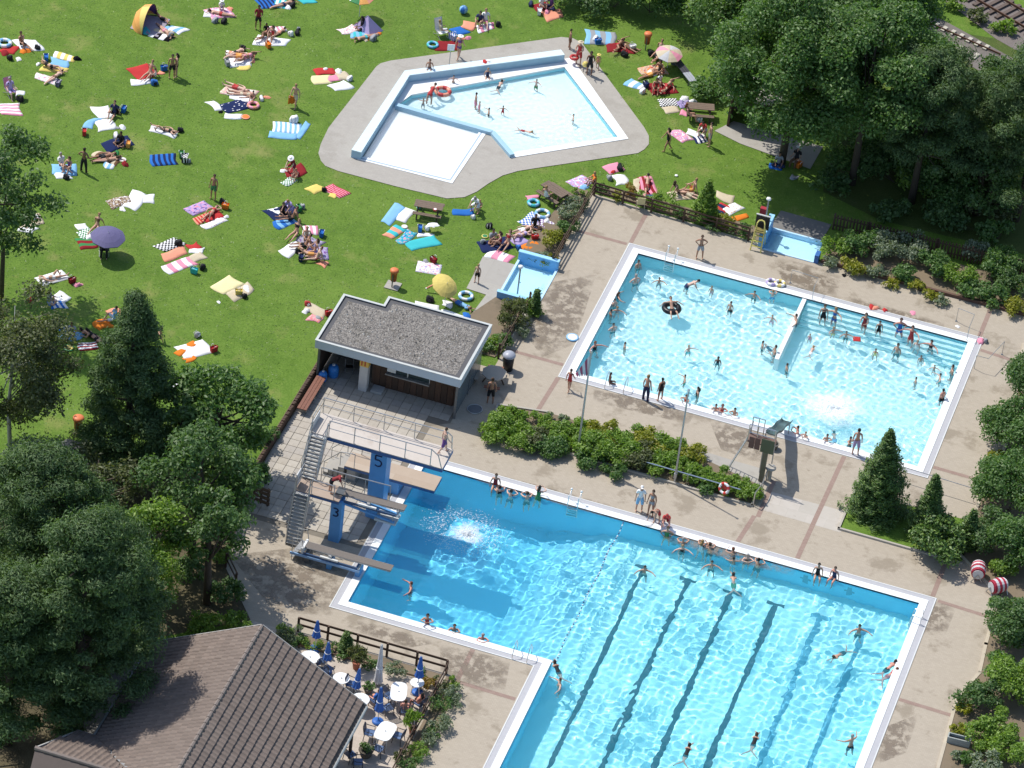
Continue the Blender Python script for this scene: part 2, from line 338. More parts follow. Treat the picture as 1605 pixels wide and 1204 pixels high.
def ripples(poly, z, step, waves, amp, kmin, kmax, seed, rings=(), calm=None, mat=None):
    """Water surface: a fine grid with a random sea of small waves."""
    g = np.random.default_rng(seed)
    xs = [p[0] for p in poly]; ys = [p[1] for p in poly]
    X, Y = np.meshgrid(np.arange(min(xs)-.05, max(xs)+.05+step, step), np.arange(min(ys)-.05, max(ys)+.05+step, step), indexing='ij')
    Z = np.zeros_like(X)
    for _ in range(waves):
        k = g.uniform(kmin, kmax); a = g.uniform(0, 6.283); Z += amp/k*g.uniform(.4, 1)*np.sin(k*(np.cos(a)*X+np.sin(a)*Y)+g.uniform(0, 6.283))
    mod = .75+.35*np.sin(.5*X+.3*Y+1)*np.sin(.37*Y-.4*X)
    Z = Z*mod
    if calm is not None: Z *= .42+.58/(1+np.exp(-(X-calm+.25*(Y+17))*1.3))
    for cx, cy, a, k, dec in rings:
        r = np.hypot(X-cx, Y-cy); Z += a*np.sin(k*r)*np.exp(-((r-dec)/(.45*dec+.01))**2)
    nx, ny = X.shape; idx = np.arange(nx*ny).reshape(nx, ny)
    f = np.stack([idx[:-1, :-1], idx[1:, :-1], idx[1:, 1:], idx[:-1, 1:]], -1).reshape(-1, 4)
    cxm = X[:-1, :-1].ravel()+step/2; cym = Y[:-1, :-1].ravel()+step/2
    pl = np.array(offset(poly, .08)); ins = np.zeros(len(cxm), bool)
    for i in range(len(pl)):
        (x0, y0), (x1, y1) = pl[i], pl[(i+1) % len(pl)]
        if y0 == y1: continue
        ins ^= ((y0 > cym) != (y1 > cym)) & (cxm < (x1-x0)*(cym-y0)/(y1-y0)+x0)
    f = f[ins]; used = np.unique(f); remap = np.full(nx*ny, -1); remap[used] = np.arange(len(used))
    v = np.stack([X.ravel(), Y.ravel(), Z.ravel()+z], -1)[used]; f = remap[f]
    me = bpy.data.meshes.new('water'); me.vertices.add(len(v)); me.vertices.foreach_set('co', v.astype(np.float32).ravel())
    me.loops.add(f.size); me.loops.foreach_set('vertex_index', f.astype(np.int32).ravel())
    me.polygons.add(len(f)); me.polygons.foreach_set('loop_start', np.arange(0, f.size, 4, dtype=np.int32)); me.polygons.foreach_set('use_smooth', np.ones(len(f), bool)); me.update()
    o = link('water', me, None, [mat or WATER]); o.cycles.is_caustics_caster = True; return tag(o, kind='structure')
def pool(name):
    o = bpy.data.objects.new(name, None); COL.objects.link(o); return tag(o, kind='structure')
WZ = -.09
up = pool('swimming_pool')
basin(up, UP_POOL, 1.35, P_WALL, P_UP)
ring('pool_rim', UP_POOL, 0, .42, -.06, .045, WHITE, up); ring('overflow_gutter', UP_POOL, .425, .72, -.3, .02, GUTTER, up); ring('gutter_edge', UP_POOL, .725, .79, -.3, .035, OFFWHITE, up)
for i in range(5):        # broad steps under water beside the far edge
    y1 = 12.5-.36*i; rcv(MB().box(10.35, 19.98, y1-.36, y1-.003, -1.34, -.28-.2*i).build('step', P_UP, up)); rcv(MB().box(10.36, 19.97, y1-.362, y1-.31, -.278-.2*i, -.274-.2*i).build('step_edge', M((.10, .30, .42), .6), up))
rcv(MB().box(10.05, 10.3, 6.2, 12.49, -1.34, -.02).build('divider', WHITE, up))
ripples(UP_POOL, WZ, .055, 80, .0235, 6.0, 19, 3, [(*at(1308, 650, WZ)[:2], .006, 7, 1.2)])
main = pool('swimming_pool')
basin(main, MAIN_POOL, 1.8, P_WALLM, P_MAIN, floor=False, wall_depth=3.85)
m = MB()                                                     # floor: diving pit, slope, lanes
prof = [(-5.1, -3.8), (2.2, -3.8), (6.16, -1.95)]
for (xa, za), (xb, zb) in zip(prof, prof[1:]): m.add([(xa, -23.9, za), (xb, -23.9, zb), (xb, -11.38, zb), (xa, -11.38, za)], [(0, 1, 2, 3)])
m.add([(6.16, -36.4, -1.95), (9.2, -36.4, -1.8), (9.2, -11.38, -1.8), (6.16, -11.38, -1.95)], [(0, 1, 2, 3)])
rcv(m.build('pit_floor', PIT_TINT, main, smooth=False))
rcv(MB().add([(9.2, -36.4, -1.8), (22.86, -36.4, -1.8), (22.86, -11.38, -1.8), (9.2, -11.38, -1.8)], [(0, 1, 2, 3)]).build('pool_floor', P_MAIN, main))
ring('pool_rim', MAIN_POOL, 0, .42, -.06, .045, WHITE, main); ring('overflow_gutter', MAIN_POOL, .425, .72, -.3, .02, GUTTER, main); ring('gutter_edge', MAIN_POOL, .725, .79, -.3, .035, OFFWHITE, main)
LANE = M((.004, .035, .065), .6, var=.05); LANE2 = M((.07, .30, .44), .6, var=.05)
for i in range(6):
    x = 8.2+2.46*i; zf = -1.8+(.005 if x > 9.2 else -.05)
    m = MB(); m.add([(x-.15, -36.3, zf+.006), (x+.15, -36.3, zf+.006), (x+.15, -13.5, zf+.006), (x-.15, -13.5, zf+.006)], [(0, 1, 2, 3)])
    m.add([(x-.5, -13.49, zf+.006), (x+.5, -13.49, zf+.006), (x+.5, -13.24, zf+.006), (x-.5, -13.24, zf+.006)], [(0, 1, 2, 3)])
    rcv(m.build('lane_line', LANE if i < 4 else LANE2, main))
    if i < 5:
        m = MB(); m.add([(x+.9, -11.385, -1.2), (x+1.15, -11.385, -1.2), (x+1.15, -11.385, -.35), (x+.9, -11.385, -.35)], [(0, 1, 2, 3)]); m.add([(x+.72, -11.386, -.9), (x+1.33, -11.386, -.9), (x+1.33, -11.386, -.7), (x+.72, -11.386, -.7)], [(0, 1, 2, 3)])
        rcv(m.build('wall_target', LANE2, main))
SPL = at(732, 838, WZ); SWM = at(650, 925, WZ)
ripples(MAIN_POOL, WZ, .055, 80, .029, 3.4, 18, 5, [(SPL.x, SPL.y, .006, 8.5, 1.6), (SWM.x, SWM.y, .003, 9, 1.2), (SWM.x-.5, SWM.y+.8, .0025, 6, 2.2)], 4.)
kid = pool('paddling_pool')
basin(kid, KID_R, .5, P_WALL, P_KID); basin(kid, KID_L, .16, P_KIDW, P_KIDW)
ripples(KID_R, -.07, .05, 40, .02, 7, 20, 9, mat=CLEAR); ripples(KID_L, -.05, .08, 24, .005, 4, 12, 11, mat=CLEAR)
kp = lambda pts, z=0.: pix(pts, z)
tag(sheet('white_ledge', kp([(571, 246), (640, 128), (884, 93), (886, 105), (645, 149), (622, 166), (570, 247)]), .03, WHITE, parent=kid, thick=.1))
sheet('white_edge', kp([(884, 93), (896, 91), (985, 218), (801, 248), (799, 240), (968, 215), (884, 105)]), .032, WHITE, parent=kid, thick=.1)
sheet('white_edge', kp([(752, 205), (763, 208), (709, 288), (560, 250), (570, 246), (704, 279)]), .03, WHITE, parent=kid, thick=.1)
sheet('edge_line', kp([(755, 206), (757, 206.5), (706, 284), (564, 249.2), (566, 248.2), (705, 282)]), .037, M((.35, .45, .55), .6), parent=kid)
KW = .5
m = MB()
O_ = pix([(551, 236), (634, 112), (879, 79)], KW); I_ = pix([(566, 240), (642, 119), (885, 87)], KW)
o_ = [Vector(p) for p in O_]; i_ = [Vector(p) for p in I_]
for k in range(2):
    m.prism([tuple(o_[k]), tuple(o_[k+1]), tuple(i_[k+1]), tuple(i_[k])], -.02, KW)
pwall = tag(m.build('low_wall', M((.33, .52, .64), .5, var=.08), rebase=False), 'long low blue wall bent round the paddling pool', 'wall')
m = MB()
for k in range(2): m.prism([tuple(o_[k]), tuple(o_[k+1]), tuple(i_[k+1]), tuple(i_[k])], KW+.003, KW+.06)
m.build('coping', M((.62, .76, .82), .5, var=.05), None, rebase=False); bpy.data.objects['coping'].parent = pwall
bpy.data.objects['coping'].location = -pwall.location
m = MB(); D_ = [Vector(p) for p in pix([(620, 163), (772, 206), (803, 242)], .22)]
for a, b in zip(D_, D_[1:]): m.bar((a.x, a.y, 0.0), (b.x, b.y, 0.0), .32, .44)
rcv(tag(m.build('divider_wall', M((.33, .52, .64), .5, var=.08), rebase=False), 'short blue wall dividing the white and the deeper paddling basin', 'wall'))
# ================================================================ kiosk at the head of the slab terrace
slabs = tag(bpy.data.objects.new('slab_terrace', None), kind='structure'); COL.objects.link(slabs)
SLABM = [paving_mat('terrace_slab', a, b, (5, 5), (.25, .2, .15), .5) for a, b in (((.42, .385, .33), (.45, .41, .35)), ((.46, .42, .36), (.48, .44, .38)), ((.40, .36, .305), (.43, .39, .33)), ((.385, .355, .315), (.41, .375, .33)))]
sheet('slab_joint', [(-13.15, -2.0), (-5.0, -2.0), (-5.0, -7.35), (-5.9, -8), (-5.95, -19.55), (-13.0, -19.6)], .006, M((.20, .175, .14), .9, var=.2), parent=slabs)
sq = []
for s_ in range(4):
    me = bpy.data.meshes.new('paving_slab'); b = MB().box(-.272, .272, -.272, .272, 0, .03); me.from_pydata(b.v, [], b.f); me.materials.append(SLABM[s_]); sq.append(me)
cells = [(-12.85+.57*i, -2.4-.57*j) for i in range(14) for j in range(31)]
cells = [c for c in cells if c[0] < (-5.2 if c[1] > -7.3 else -6.1) and c[1] > -19.4]
cells.sort(key=lambda c: ((-11 < c[0] < -6) and (-18 < c[1] < -6.5), -c[1] if c[1] > -7 else 9)); cells = cells[::-1]
ms = MB()
for k, (x, y) in enumerate(cells):
    if k < 290:
        o = link('paving_slab', sq[rnd.choice((0, 0, 1, 2, 3))], slabs); o.location = (x+rnd.uniform(-.006, .006), y+rnd.uniform(-.006, .006), .004+rnd.uniform(0, .008)); o.rotation_euler = (rnd.uniform(-.006, .006), rnd.uniform(-.006, .006), rnd.uniform(-.01, .01))
    else: ms.mat(rnd.randrange(4)).box(x-.272, x+.272, y-.272, y+.272, .005, .036)
if ms.v: tag(ms.build('paving_slabs_far', SLABM, slabs), kind='stuff')
# gravelled flat roof
K = thing('kiosk', 'flat gravel-roofed kiosk with white fascia at the head of the diving terrace', 'kiosk', (-9, -4.5, 0))
KL = lambda b: [(x+9, y+4.5) for x, y in b]
ROOF = [(-13.2, -7.05), (-4.8, -7.05), (-4.8, -1.62), (-10.82, -1.62), (-10.82, -2.48), (-13.2, -2.48)]
ROOF = KL(ROOF)
def gravel_mat():
    m, n, l, p = nodes_of('roof_gravel'); p.inputs['Roughness'].default_value = .95; p.inputs['Specular IOR Level'].default_value = .1
    tc = n.new('ShaderNodeTexCoord').outputs['Object']
    v = n.new('ShaderNodeTexVoronoi'); v.inputs['Scale'].default_value = 14; l.new(tc, v.inputs['Vector'])
    r = ramp(n, [(0, (.10, .095, .09)), (.35, (.20, .185, .17)), (.7, (.27, .25, .225)), (1, (.40, .375, .34))]); l.new(v.outputs['Color'], r.inputs[0])
    moss = noise(n, l, tc, .8, 7, .7)
    c = mixc(n, l, mapr(n, l, moss, .53, .64, 0, .8), r.outputs[0], (.075, .07, .055)); l.new(c, p.inputs['Base Color'])
    b = n.new('ShaderNodeBump'); b.inputs['Strength'].default_value = 1; b.inputs['Distance'].default_value = .05; l.new(v.outputs['Distance'], b.inputs['Height']); l.new(b.outputs[0], p.inputs['Normal']); return m
GRAV = gravel_mat()
MB().prism(ROOF, 2.62, 2.86).build('roof_slab', M((.09, .09, .095), .8), K)
rs = offset(ROOF, -.35)
gv = sheet('roof_gravel', rs, 2.868, GRAV, parent=K)
m = MB(); vs = offset(ROOF, -.5)
for _ in range(5200):
    x, y = rnd.uniform(-4.1, 4.1), rnd.uniform(-2.5, 2.8)
    if not inside((x, y), vs): continue
    r = rnd.uniform(.02, .055) if rnd.random() < .95 else rnd.uniform(.06, .1)
    a = rnd.uniform(0, 6); ca, sa = math.cos(a)*r, math.sin(a)*r
    m.mat(rnd.choice((0, 0, 1, 2, 3))).add([(x+ca, y+sa, 2.86), (x-sa, y+ca, 2.86), (x-ca, y-sa, 2.86), (x+sa, y-ca, 2.86), (x+rnd.uniform(-.01, .01), y, 2.86+r*rnd.uniform(.6, 1.3))], [(0, 1, 4), (1, 2, 4), (2, 3, 4), (3, 0, 4)])
tag(m.build('pebbles', [M((.24, .22, .2), .9), M((.33, .31, .28), .9), M((.14, .13, .12), .9), M((.46, .44, .40), .9)], K), kind='stuff')
ring('fascia', ROOF, .0, .055, 2.40, 2.93, M((.50, .56, .62), .5, var=.04), K); ring('roof_edge', ROOF, -.07, .075, 2.932, 2.96, M((.50, .52, .50), .5), K)
m = MB().box(-1.2, 3.75, 2.2, 2.35, 0, 2.6); m.box(3.6, 3.75, -1.35, 2.2, 0, 2.6); m.box(-1.2, -1.05, -1.3, 2.2, 0, 2.6); m.build('wall', M((.16, .10, .07), .8, var=.2, bump=.3), K)
MB().box(-4.05, -1.25, 1.75, 1.87, 0, 2.6).build('back_wall', M((.10, .075, .055), .8, var=.2), K)
for i in range(13):      # timber boards of the counter front
    x = -1.05+.36*i
    MB().box(x+.01, x+.35, -1.42, -1.36, .03, 1.0 if 1 < i < 9 else 2.5).build('plank', WOOD if i % 2 else M((.10, .055, .035), .75, var=.3, scale=5, bump=.3), K)
MB().box(-.4, 2.2, -1.5, -1.2, 1.0, 1.07).build('counter', M((.34, .33, .31), .5), K)
w_ = MB().box(-.35, 2.15, -1.33, -1.28, 1.12, 2.1).build('window', M((.04, .06, .06), .1, spec=.8), K); m = MB()
m.box(-.42, -.35, -1.38, -1.27, 1.08, 2.16).box(2.15, 2.22, -1.38, -1.27, 1.08, 2.16).box(-.35, 2.15, -1.38, -1.27, 2.1, 2.16).box(.85, .91, -1.37, -1.29, 1.12, 2.1).build('frame', OFFWHITE, w_)
MB().box(-.3, .2, -1.46, -1.43, 1.25, 1.8).build('price_board', WHITE, K)
MB().box(-2.6, -2.0, 1.6, 1.66, 1.55, 2.0).build('notice', OFFWHITE, K); MB().box(-.95, -.2, -1.47, -1.45, 1.9, 2.2).build('notice', OFFWHITE, K)
MB().box(-.95, -.4, -1.35, -1.30, .03, 2.0).build('door', M((.16, .20, .22), .5), K)
for x in (-4.05, 4.05): MB().box(x-.06, x+.06, -2.4, -2.28, 0, 2.6).build('post', DSTEEL, K)
gp = MB().box(4.0, 4.06, -2.2, 2.2, .12, 2.5).build('side_panel', M((.10, .13, .15), .25, spec=.6), K)
MB().box(3.98, 4.08, -.02, .06, .02, 2.6).build('mullion', DSTEEL, gp); MB().box(-4.12, -4.06, -2.3, 1.7, .1, 2.5).build('side_panel', M((.06, .045, .035), .7), K)
st = MB().box(-.95, -.3, -2.15, -1.55, .0, .18).build('step', M((.42, .42, .41), .7), None); tag(st, 'pale concrete step in front of the kiosk door', 'step'); st.location.x += K.location.x; st.location.y += K.location.y
def put(o, x, y, z=0, rz=0): o.location = (x, y, z); o.rotation_euler = (0, 0, rz); return o
t = thing('advert_pillar', 'white square pillar with yellow and red top band under the kiosk eave', 'pillar', (-10.42, -6.55, 0))
MB().box(-.24, .24, -.2, .2, .04, 1.75).build('shaft', M((.55, .54, .53), .6), t); MB().box(-.26, .26, -.22, .22, 1.75, 2.38).build('top_band', M((.75, .48, .10), .6), t)
MB().box(-.17, -.10, -.235, -.222, 1.82, 2.3).box(.02, .09, -.235, -.222, 1.82, 2.3).build('stripe', M((.5, .06, .04), .6), t)
for i, (x, y, s, lb) in enumerate(((-12.35, -6.15, 1, 'big blue plastic water drum in the shaded kiosk porch'), (-12.75, -6.75, .8, 'small blue plastic drum lying nearest the porch corner'))):
    t = thing('water_drum', lb, 'drum', (x, y, 0), i*.6, 'blue drums in the porch'); q = MB().lathe([(.22*s, 0), (.30*s, .08), (.30*s, .62*s), (.27*s, .72*s), (.16*s, .8*s)], 14)
    for zz in (.2, .45): q.torus((0, 0, zz*s+.05), .30*s, .025, 14, 6)
    q.build('drum_body', M((.035, .22, .62), .35), t, True); MB().lathe([(.09*s, .8*s), (.09*s, .88*s), (.05*s, .89*s)], 10).build('cap', M((.7, .75, .8), .4), t)
t = thing('stacked_chair', 'dark folded garden chair leaning in the kiosk porch', 'chair', (-11.6, -5.6, 0), .4)
m = MB()
for s in (-1, 1): m.bar((-.22*s, 0, 0), (-.22*s, .3, .9), .03, .03).bar((-.22*s, .3, 0), (-.22*s, 0, .5), .03, .03)
m.build('frame', DSTEEL, t); MB().bar((0, .02, .45), (0, .3, .42), .44, .03).build('seat', BLACK, t); MB().bar((0, .2, .6), (0, .3, .9), .44, .02, (0, 1, 0)).build('backrest', BLACK, t)
t = thing('wall_bench', 'long reddish brown plank bench against the timber lawn wall', 'bench', (-12.75, -8.6, 0))
for i in range(3): MB().box(-.28+.19*i, -.11+.19*i, -1.6, 1.6, .42, .47).build('plank', REDWOOD, t)
for y in (-1.3, 0, 1.3): MB().box(-.24, .22, y-.06, y+.06, .034, .42).build('leg', CONC, t)
lw = thing('retaining_wall', 'low dark timber wall holding the lawn edge beside the slab terrace', 'wall', (-13.3, -11, 0))
for i in range(60):
    y = 5.4-.2*i; h = .55+rnd.uniform(-.04, .04); MB().lathe([(.1, 0), (.1, h), (.06, h+.02)], 6, (0, y, -.03)).build('palisade_log', WOOD, lw)
MB().box(-.14, -.1, -6.6, 5.6, .2, .5).build('backing_board', BROWN, lw)
tag(sheet('lawn_step', [(-14.2, -5.4), (-13.4, -5.4), (-13.4, -17.6), (-15.6, -17.6)], .46, GRASS, thick=.5), kind='structure')
def rail_fence(name, label, pts, h, rails, gap=1.9, mat=WOOD, post=.1, group=None, rail_h=.11, cat='fence'):
    t = thing(name, label, cat, (*pts[0], 0), 0, group); o = Vector(pts[0])
    for a, b in zip(pts, pts[1:]):
        a, b = Vector(a)-o, Vector(b)-o; L = (b-a).length; k = max(1, round(L/gap)); d = (b-a)/L; nn = Vector((-d.y, d.x))*(post/2+.02)
        for i in range(k+1):
            p = a+d*(L*i/k)
            if i == 0 and a.length > 0: continue
            MB().box(p.x-post/2, p.x+post/2, p.y-post/2, p.y+post/2, -.02, h).build('post', mat, t)
        for i in range(k):
            p, q = a+d*(L*i/k), a+d*(L*(i+1)/k)
            for z in rails: MB().bar((p.x+nn.x, p.y+nn.y, z), (q.x+nn.x, q.y+nn.y, z), .04, rail_h).build('rail', mat, t)
    return t
rail_fence('rail_fence', 'dark wooden rail fence along the lawn edge of the upper pool deck', [(-4.2, 17.1), (-4.25, 9.05)], 1.05, (.35, .65, .95))
rail_fence('rail_fence', 'dark wooden rail fence between the blue footbath and the kiosk bench', [(-4.3, 4.8), (-4.4, -.6)], 1.05, (.35, .65, .95))
rail_fence('rail_fence', 'dark wooden rail fence along the far edge of the upper pool deck', [(-4.1, 17.0), (-.5, 16.85), (5.6, 16.6)], .95, (.3, .6, .88))
rail_fence('rail_fence', 'dark timber handrail fence under the trees beside the terrace corner', [(-13.2, -17.7), (-11.95, -23.9), (-10.9, -25.2)], .95, (.4, .85))
pf = thing('picket_fence', 'dark brown picket fence in shade behind the hedge of the upper deck', 'fence', (9.9, 19.9, 0), math.atan2(.5, 15))
for i in range(76): MB().box(.2*i, .2*i+.1, -.012, .012, .08, 1.15+rnd.uniform(-.03, .03)).build('picket', WOOD, pf)
for z in (.35, .9): MB().box(0, 15.2, .014, .05, z-.04, z+.04).build('rail', WOOD, pf)
for i in range(8): MB().box(2.1*i, 2.1*i+.1, .052, .14, -.02, 1.15).build('post', WOOD, pf)
t = thing('notice_screen', 'dark timber screen with slatted front at the terrace corner under the trees', 'screen', (-12.4, -18.2, 0), -.15)
for i in range(4): MB().box(-.6+.42*i, -.5+.42*i, -.05, .05, 0, 1.2).build('post', WOOD, t)
for z in (.25, .55, .85, 1.1): MB().box(-.65, .85, -.085, -.055, z-.1, z+.1).build('plank', BROWN, t)
# drinking-table corner right of the kiosk
t = thing('picnic_table', 'octagonal picnic table beside the kiosk end wall', 'table', (-3.95, -2.9, 0), .2)
MB().prism([(.72*math.cos(a*math.pi/4+.39), .72*math.sin(a*math.pi/4+.39)) for a in range(8)], .70, .75).build('tabletop', M((.36, .32, .26), .6), t)
for a in range(4):
    c, s = math.cos(a*math.pi/2), math.sin(a*math.pi/2)
    MB().bar((.25*c, .25*s, .7), (.6*c, .6*s, 0.01), .08, .06).build('leg', WOOD, t); MB().bar((.95*c-.45*s, .95*s+.45*c, .42), (.95*c+.45*s, .95*s-.45*c, .42), .22, .05).build('seat', REDWOOD if a % 2 else M((.34, .30, .24), .6), t)
t = thing('waste_bin', 'dark round litter bin with grey domed lid beside the kiosk end', 'litter bin', (-3.6, -1.35, 0))
MB().lathe([(.28, 0), (.33, .95), (.3, .96)], 14).build('bin_body', BLACK, t, True); MB().lathe([(.37, .96), (.38, 1.02), (.3, 1.14), (.06, 1.22)], 14).build('lid', M((.34, .36, .42), .4), t, True)
t = thing('shower_tray', 'round dark drain grid set in the shaded deck beside the kiosk', 'drain', (-4.15, -5.6, 0)); MB().lathe([(.42, 0), (.42, .02), (.38, .025)], 20).build('grid', DSTEEL, t); MB().torus((0, 0, .03), .42, .03, 20, 6).build('rim', GALV, t)

# ================================================================ diving tower
def tower_rail(m, pts, h, posts=(), mid=True):
    """Tubular handrail; pts along the floor edge."""
    up_ = Vector((0, 0, h)); P = [Vector(p) for p in pts]
    m.tube([p+up_ for p in P], .028, 6)
    if mid: m.tube([p+up_*.52 for p in P], .02, 6)
    for p in list(P)+[Vector(q) for q in posts]: m.tube([p, p+up_], .026, 6)
def lerp(a, b, t): return tuple(x+(y-x)*t for x, y in zip(a, b))
def digit(m, ch, x, y, z, s):
    """Painted figure on a column face looking to -y."""
    stroke = {'5': [[(1, 2), (0, 2), (0, 1.15), (.55, 1.22), (.95, .95), (1, .55), (.8, .15), (.4, 0), (0, .2)]], '3': [[(0, 1.9), (.5, 2), (.95, 1.8), (.95, 1.35), (.45, 1.08), (.95, .85), (1, .4), (.75, .08), (.4, 0), (0, .18)]]}[ch]
    for ln in stroke:
        for a, b in zip(ln, ln[1:]): m.bar((x+(a[0]-.5)*s, y, z+(a[1]-1)*s), (x+(b[0]-.5)*s, y, z+(b[1]-1)*s), .012, .085, (0, 0, 1) if abs(a[0]-b[0]) > .02 else (1, 0, 0))
PLAT = paving_mat('platform_concrete', (.52, .47, .42), (.55, .50, .45), (9, 9), (.26, .19, .14), .9)
TX, TY = -6, -18
T5 = thing('diving_tower', 'five metre diving platform on a blue column with the figure 5', 'diving tower', (TX, TY, 0))
tl = lambda x, y, z=0: (x-TX, y-TY, z)
def slab(name, x0, x1, y0, y1, z, th, root, ox, oy, top=None):
    MB().box(x0-ox, x1-ox, y0-oy, y1-oy, z-.05, z).build(name, top or PLAT, root); MB().box(x0-ox-.004, x1-ox+.004, y0-oy-.004, y1-oy+.004, z-th, z-.053).build('edge_beam', M((.05, .12, .30), .5), root)
slab('platform', -9.95, -2.55, -17.32, -15.5, 5.0, .26, T5, TX, TY)
co = MB().box(*[v-TX for v in (-6.62, -5.72)], *[v-TY for v in (-16.95, -16.1)], 0, 4.73).build('column', MBLUE, T5)
m = MB(); digit(m, '5', -6.17-TX, -16.958-TY, 4.0, .36); m.build('numeral', M((.008, .02, .09), .5), co)
m = MB(); tower_rail(m, [tl(-9.9, -17.28, 5), tl(-9.9, -15.54, 5), tl(-2.95, -15.54, 5)], 1.05, [tl(-9.9+1.72*i, -15.54, 5) for i in range(1, 5)]); m.tube([tl(-2.95, -15.54, 6.05), tl(-2.68, -15.54, 5.85), tl(-2.62, -15.54, 5.0)], .028)
m.build('handrail', GALV, T5)
m = MB(); tower_rail(m, [tl(-8.95, -17.28, 5), tl(-3.25, -17.28, 5)], 1.05, [tl(-8.95+1.425*i, -17.28, 5) for i in range(1, 4)]); m.tube([tl(-3.25, -17.28, 6.05), tl(-2.85, -17.28, 5.75), tl(-2.62, -17.28, 5.0)], .028); m.build('handrail', GALV, T5)
MB().box(-9.98-TX, -9.94-TX, -17.2-TY, -15.9-TY, 5.0, 5.45).build('side_plate', M((.6, .62, .63), .5), T5)
def stairs(root, x0, x1, ya, za, yb, zb, n, ox, oy):
    """Open steel stairs from (ya, za) up to (yb, zb)."""
    for x in (x0, x1): MB().bar((x-ox, ya-oy, za), (x-ox, yb-oy, zb), .05, .2).build('stringer', GALV, root)
    for i in range(n):
        t_ = (i+.6)/n; y = ya+(yb-ya)*t_-oy; z = za+(zb-za)*t_
        MB().box(x0-ox+.03, x1-ox-.03, y-.115, y+.115, z-.02, z+.02).build('tread', M((.5, .49, .46), .6, var=.2), root)
    for x in (x0, x1):
        m = MB(); a, b = Vector((x-ox, ya-oy, za)), Vector((x-ox, yb-oy, zb)); u = Vector((0, 0, .95))
        m.tube([a+u, b+u], .025); m.tube([a+u*.5, b+u*.5], .018)
        for t_ in (0, .33, .66, 1): p = a.lerp(b, t_); m.tube([p, p+u], .022)
        m.build('handrail', GALV, root)
stairs(T5, -9.86, -9.0, -18.75, 3.0, -17.36, 4.98, 12, TX, TY)
P1 = thing('diving_platform', 'one metre concrete diving platform with blue leg behind the tall column', 'diving platform', (-6, -14, 0))
slab('platform', -8.75, -3.6, -14.5, -13.2, 1.0, .2, P1, -6, -14, paving_mat('wet_concrete', (.40, .31, .23), (.50, .42, .34), (9, 9), (.24, .16, .11), 1.))
MB().box(-.45, .4, -.5, .5, 0, .8).build('leg', MBLUE, P1); MB().box(-2.6, -2.1, -.45, .75, 0, .8).build('leg', M((.35, .34, .33), .7), P1)
for i in range(4): MB().box(-3.1-.28*i, -2.78-.28*i, -.48, .75, .02, .8-.2*i).build('step', CONC, P1)
for y in (-.48, .78):
    m = MB(); m.tube([(-3.9, y, .9), (-3.0, y, 1.85), (-2.2, y, 1.95)], .025)
    for p in ((-3.9, y, 0), (-3.0, y, .9), (-2.2, y, 1.0)): m.tube([p, (p[0], y, p[2]+.95)], .022)
    m.build('handrail', GALV, P1)
T3 = thing('springboard_tower', 'three metre springboard on a blue column with the figure 3', 'diving tower', (-7.5, -19, 0))
slab('landing', -9.75, -7.3, -19.85, -18.6, 3.0, .2, T3, -7.5, -19, paving_mat('landing_concrete', (.36, .28, .22), (.42, .34, .28), (9, 9), (.22, .15, .11), .9))
c3 = MB().box(-.28, .32, -.62, -.05, 0, 2.78).build('column', MBLUE, T3); m = MB(); digit(m, '3', .02, -.63, 2.05, .27); m.build('numeral', M((.008, .02, .09), .5), c3)
stairs(T3, -9.72, -8.92, -20.8, 0.03, -19.9, 2.98, 15, -7.5, -19)
m = MB(); tower_rail(m, [(-2.2, -.82, 3), (-2.2, .3, 3)], .95); m.build('handrail', GALV, T3)
m = MB(); tower_rail(m, [(-1.25, .36, 3), (.1, .36, 3)], .95); m.tube([(.1, .36, 3.95), (2.6, .42, 3.95)], .03); m.tube([(1.2, .38, 2.9), (1.2, .38, 3.95)], .022); m.tube([(2.6, .42, 2.95), (2.6, .42, 3.95)], .022); m.build('handrail', GALV, T3)
m = MB(); tower_rail(m, [(-1.35, -.82, 3), (-.1, -.82, 3)], .95); m.build('handrail', GALV, T3)
MB().box(-2.28, -2.24, -.75, -.1, 3.1, 3.9).build('side_plate', M((.66, .67, .68), .5), T3)
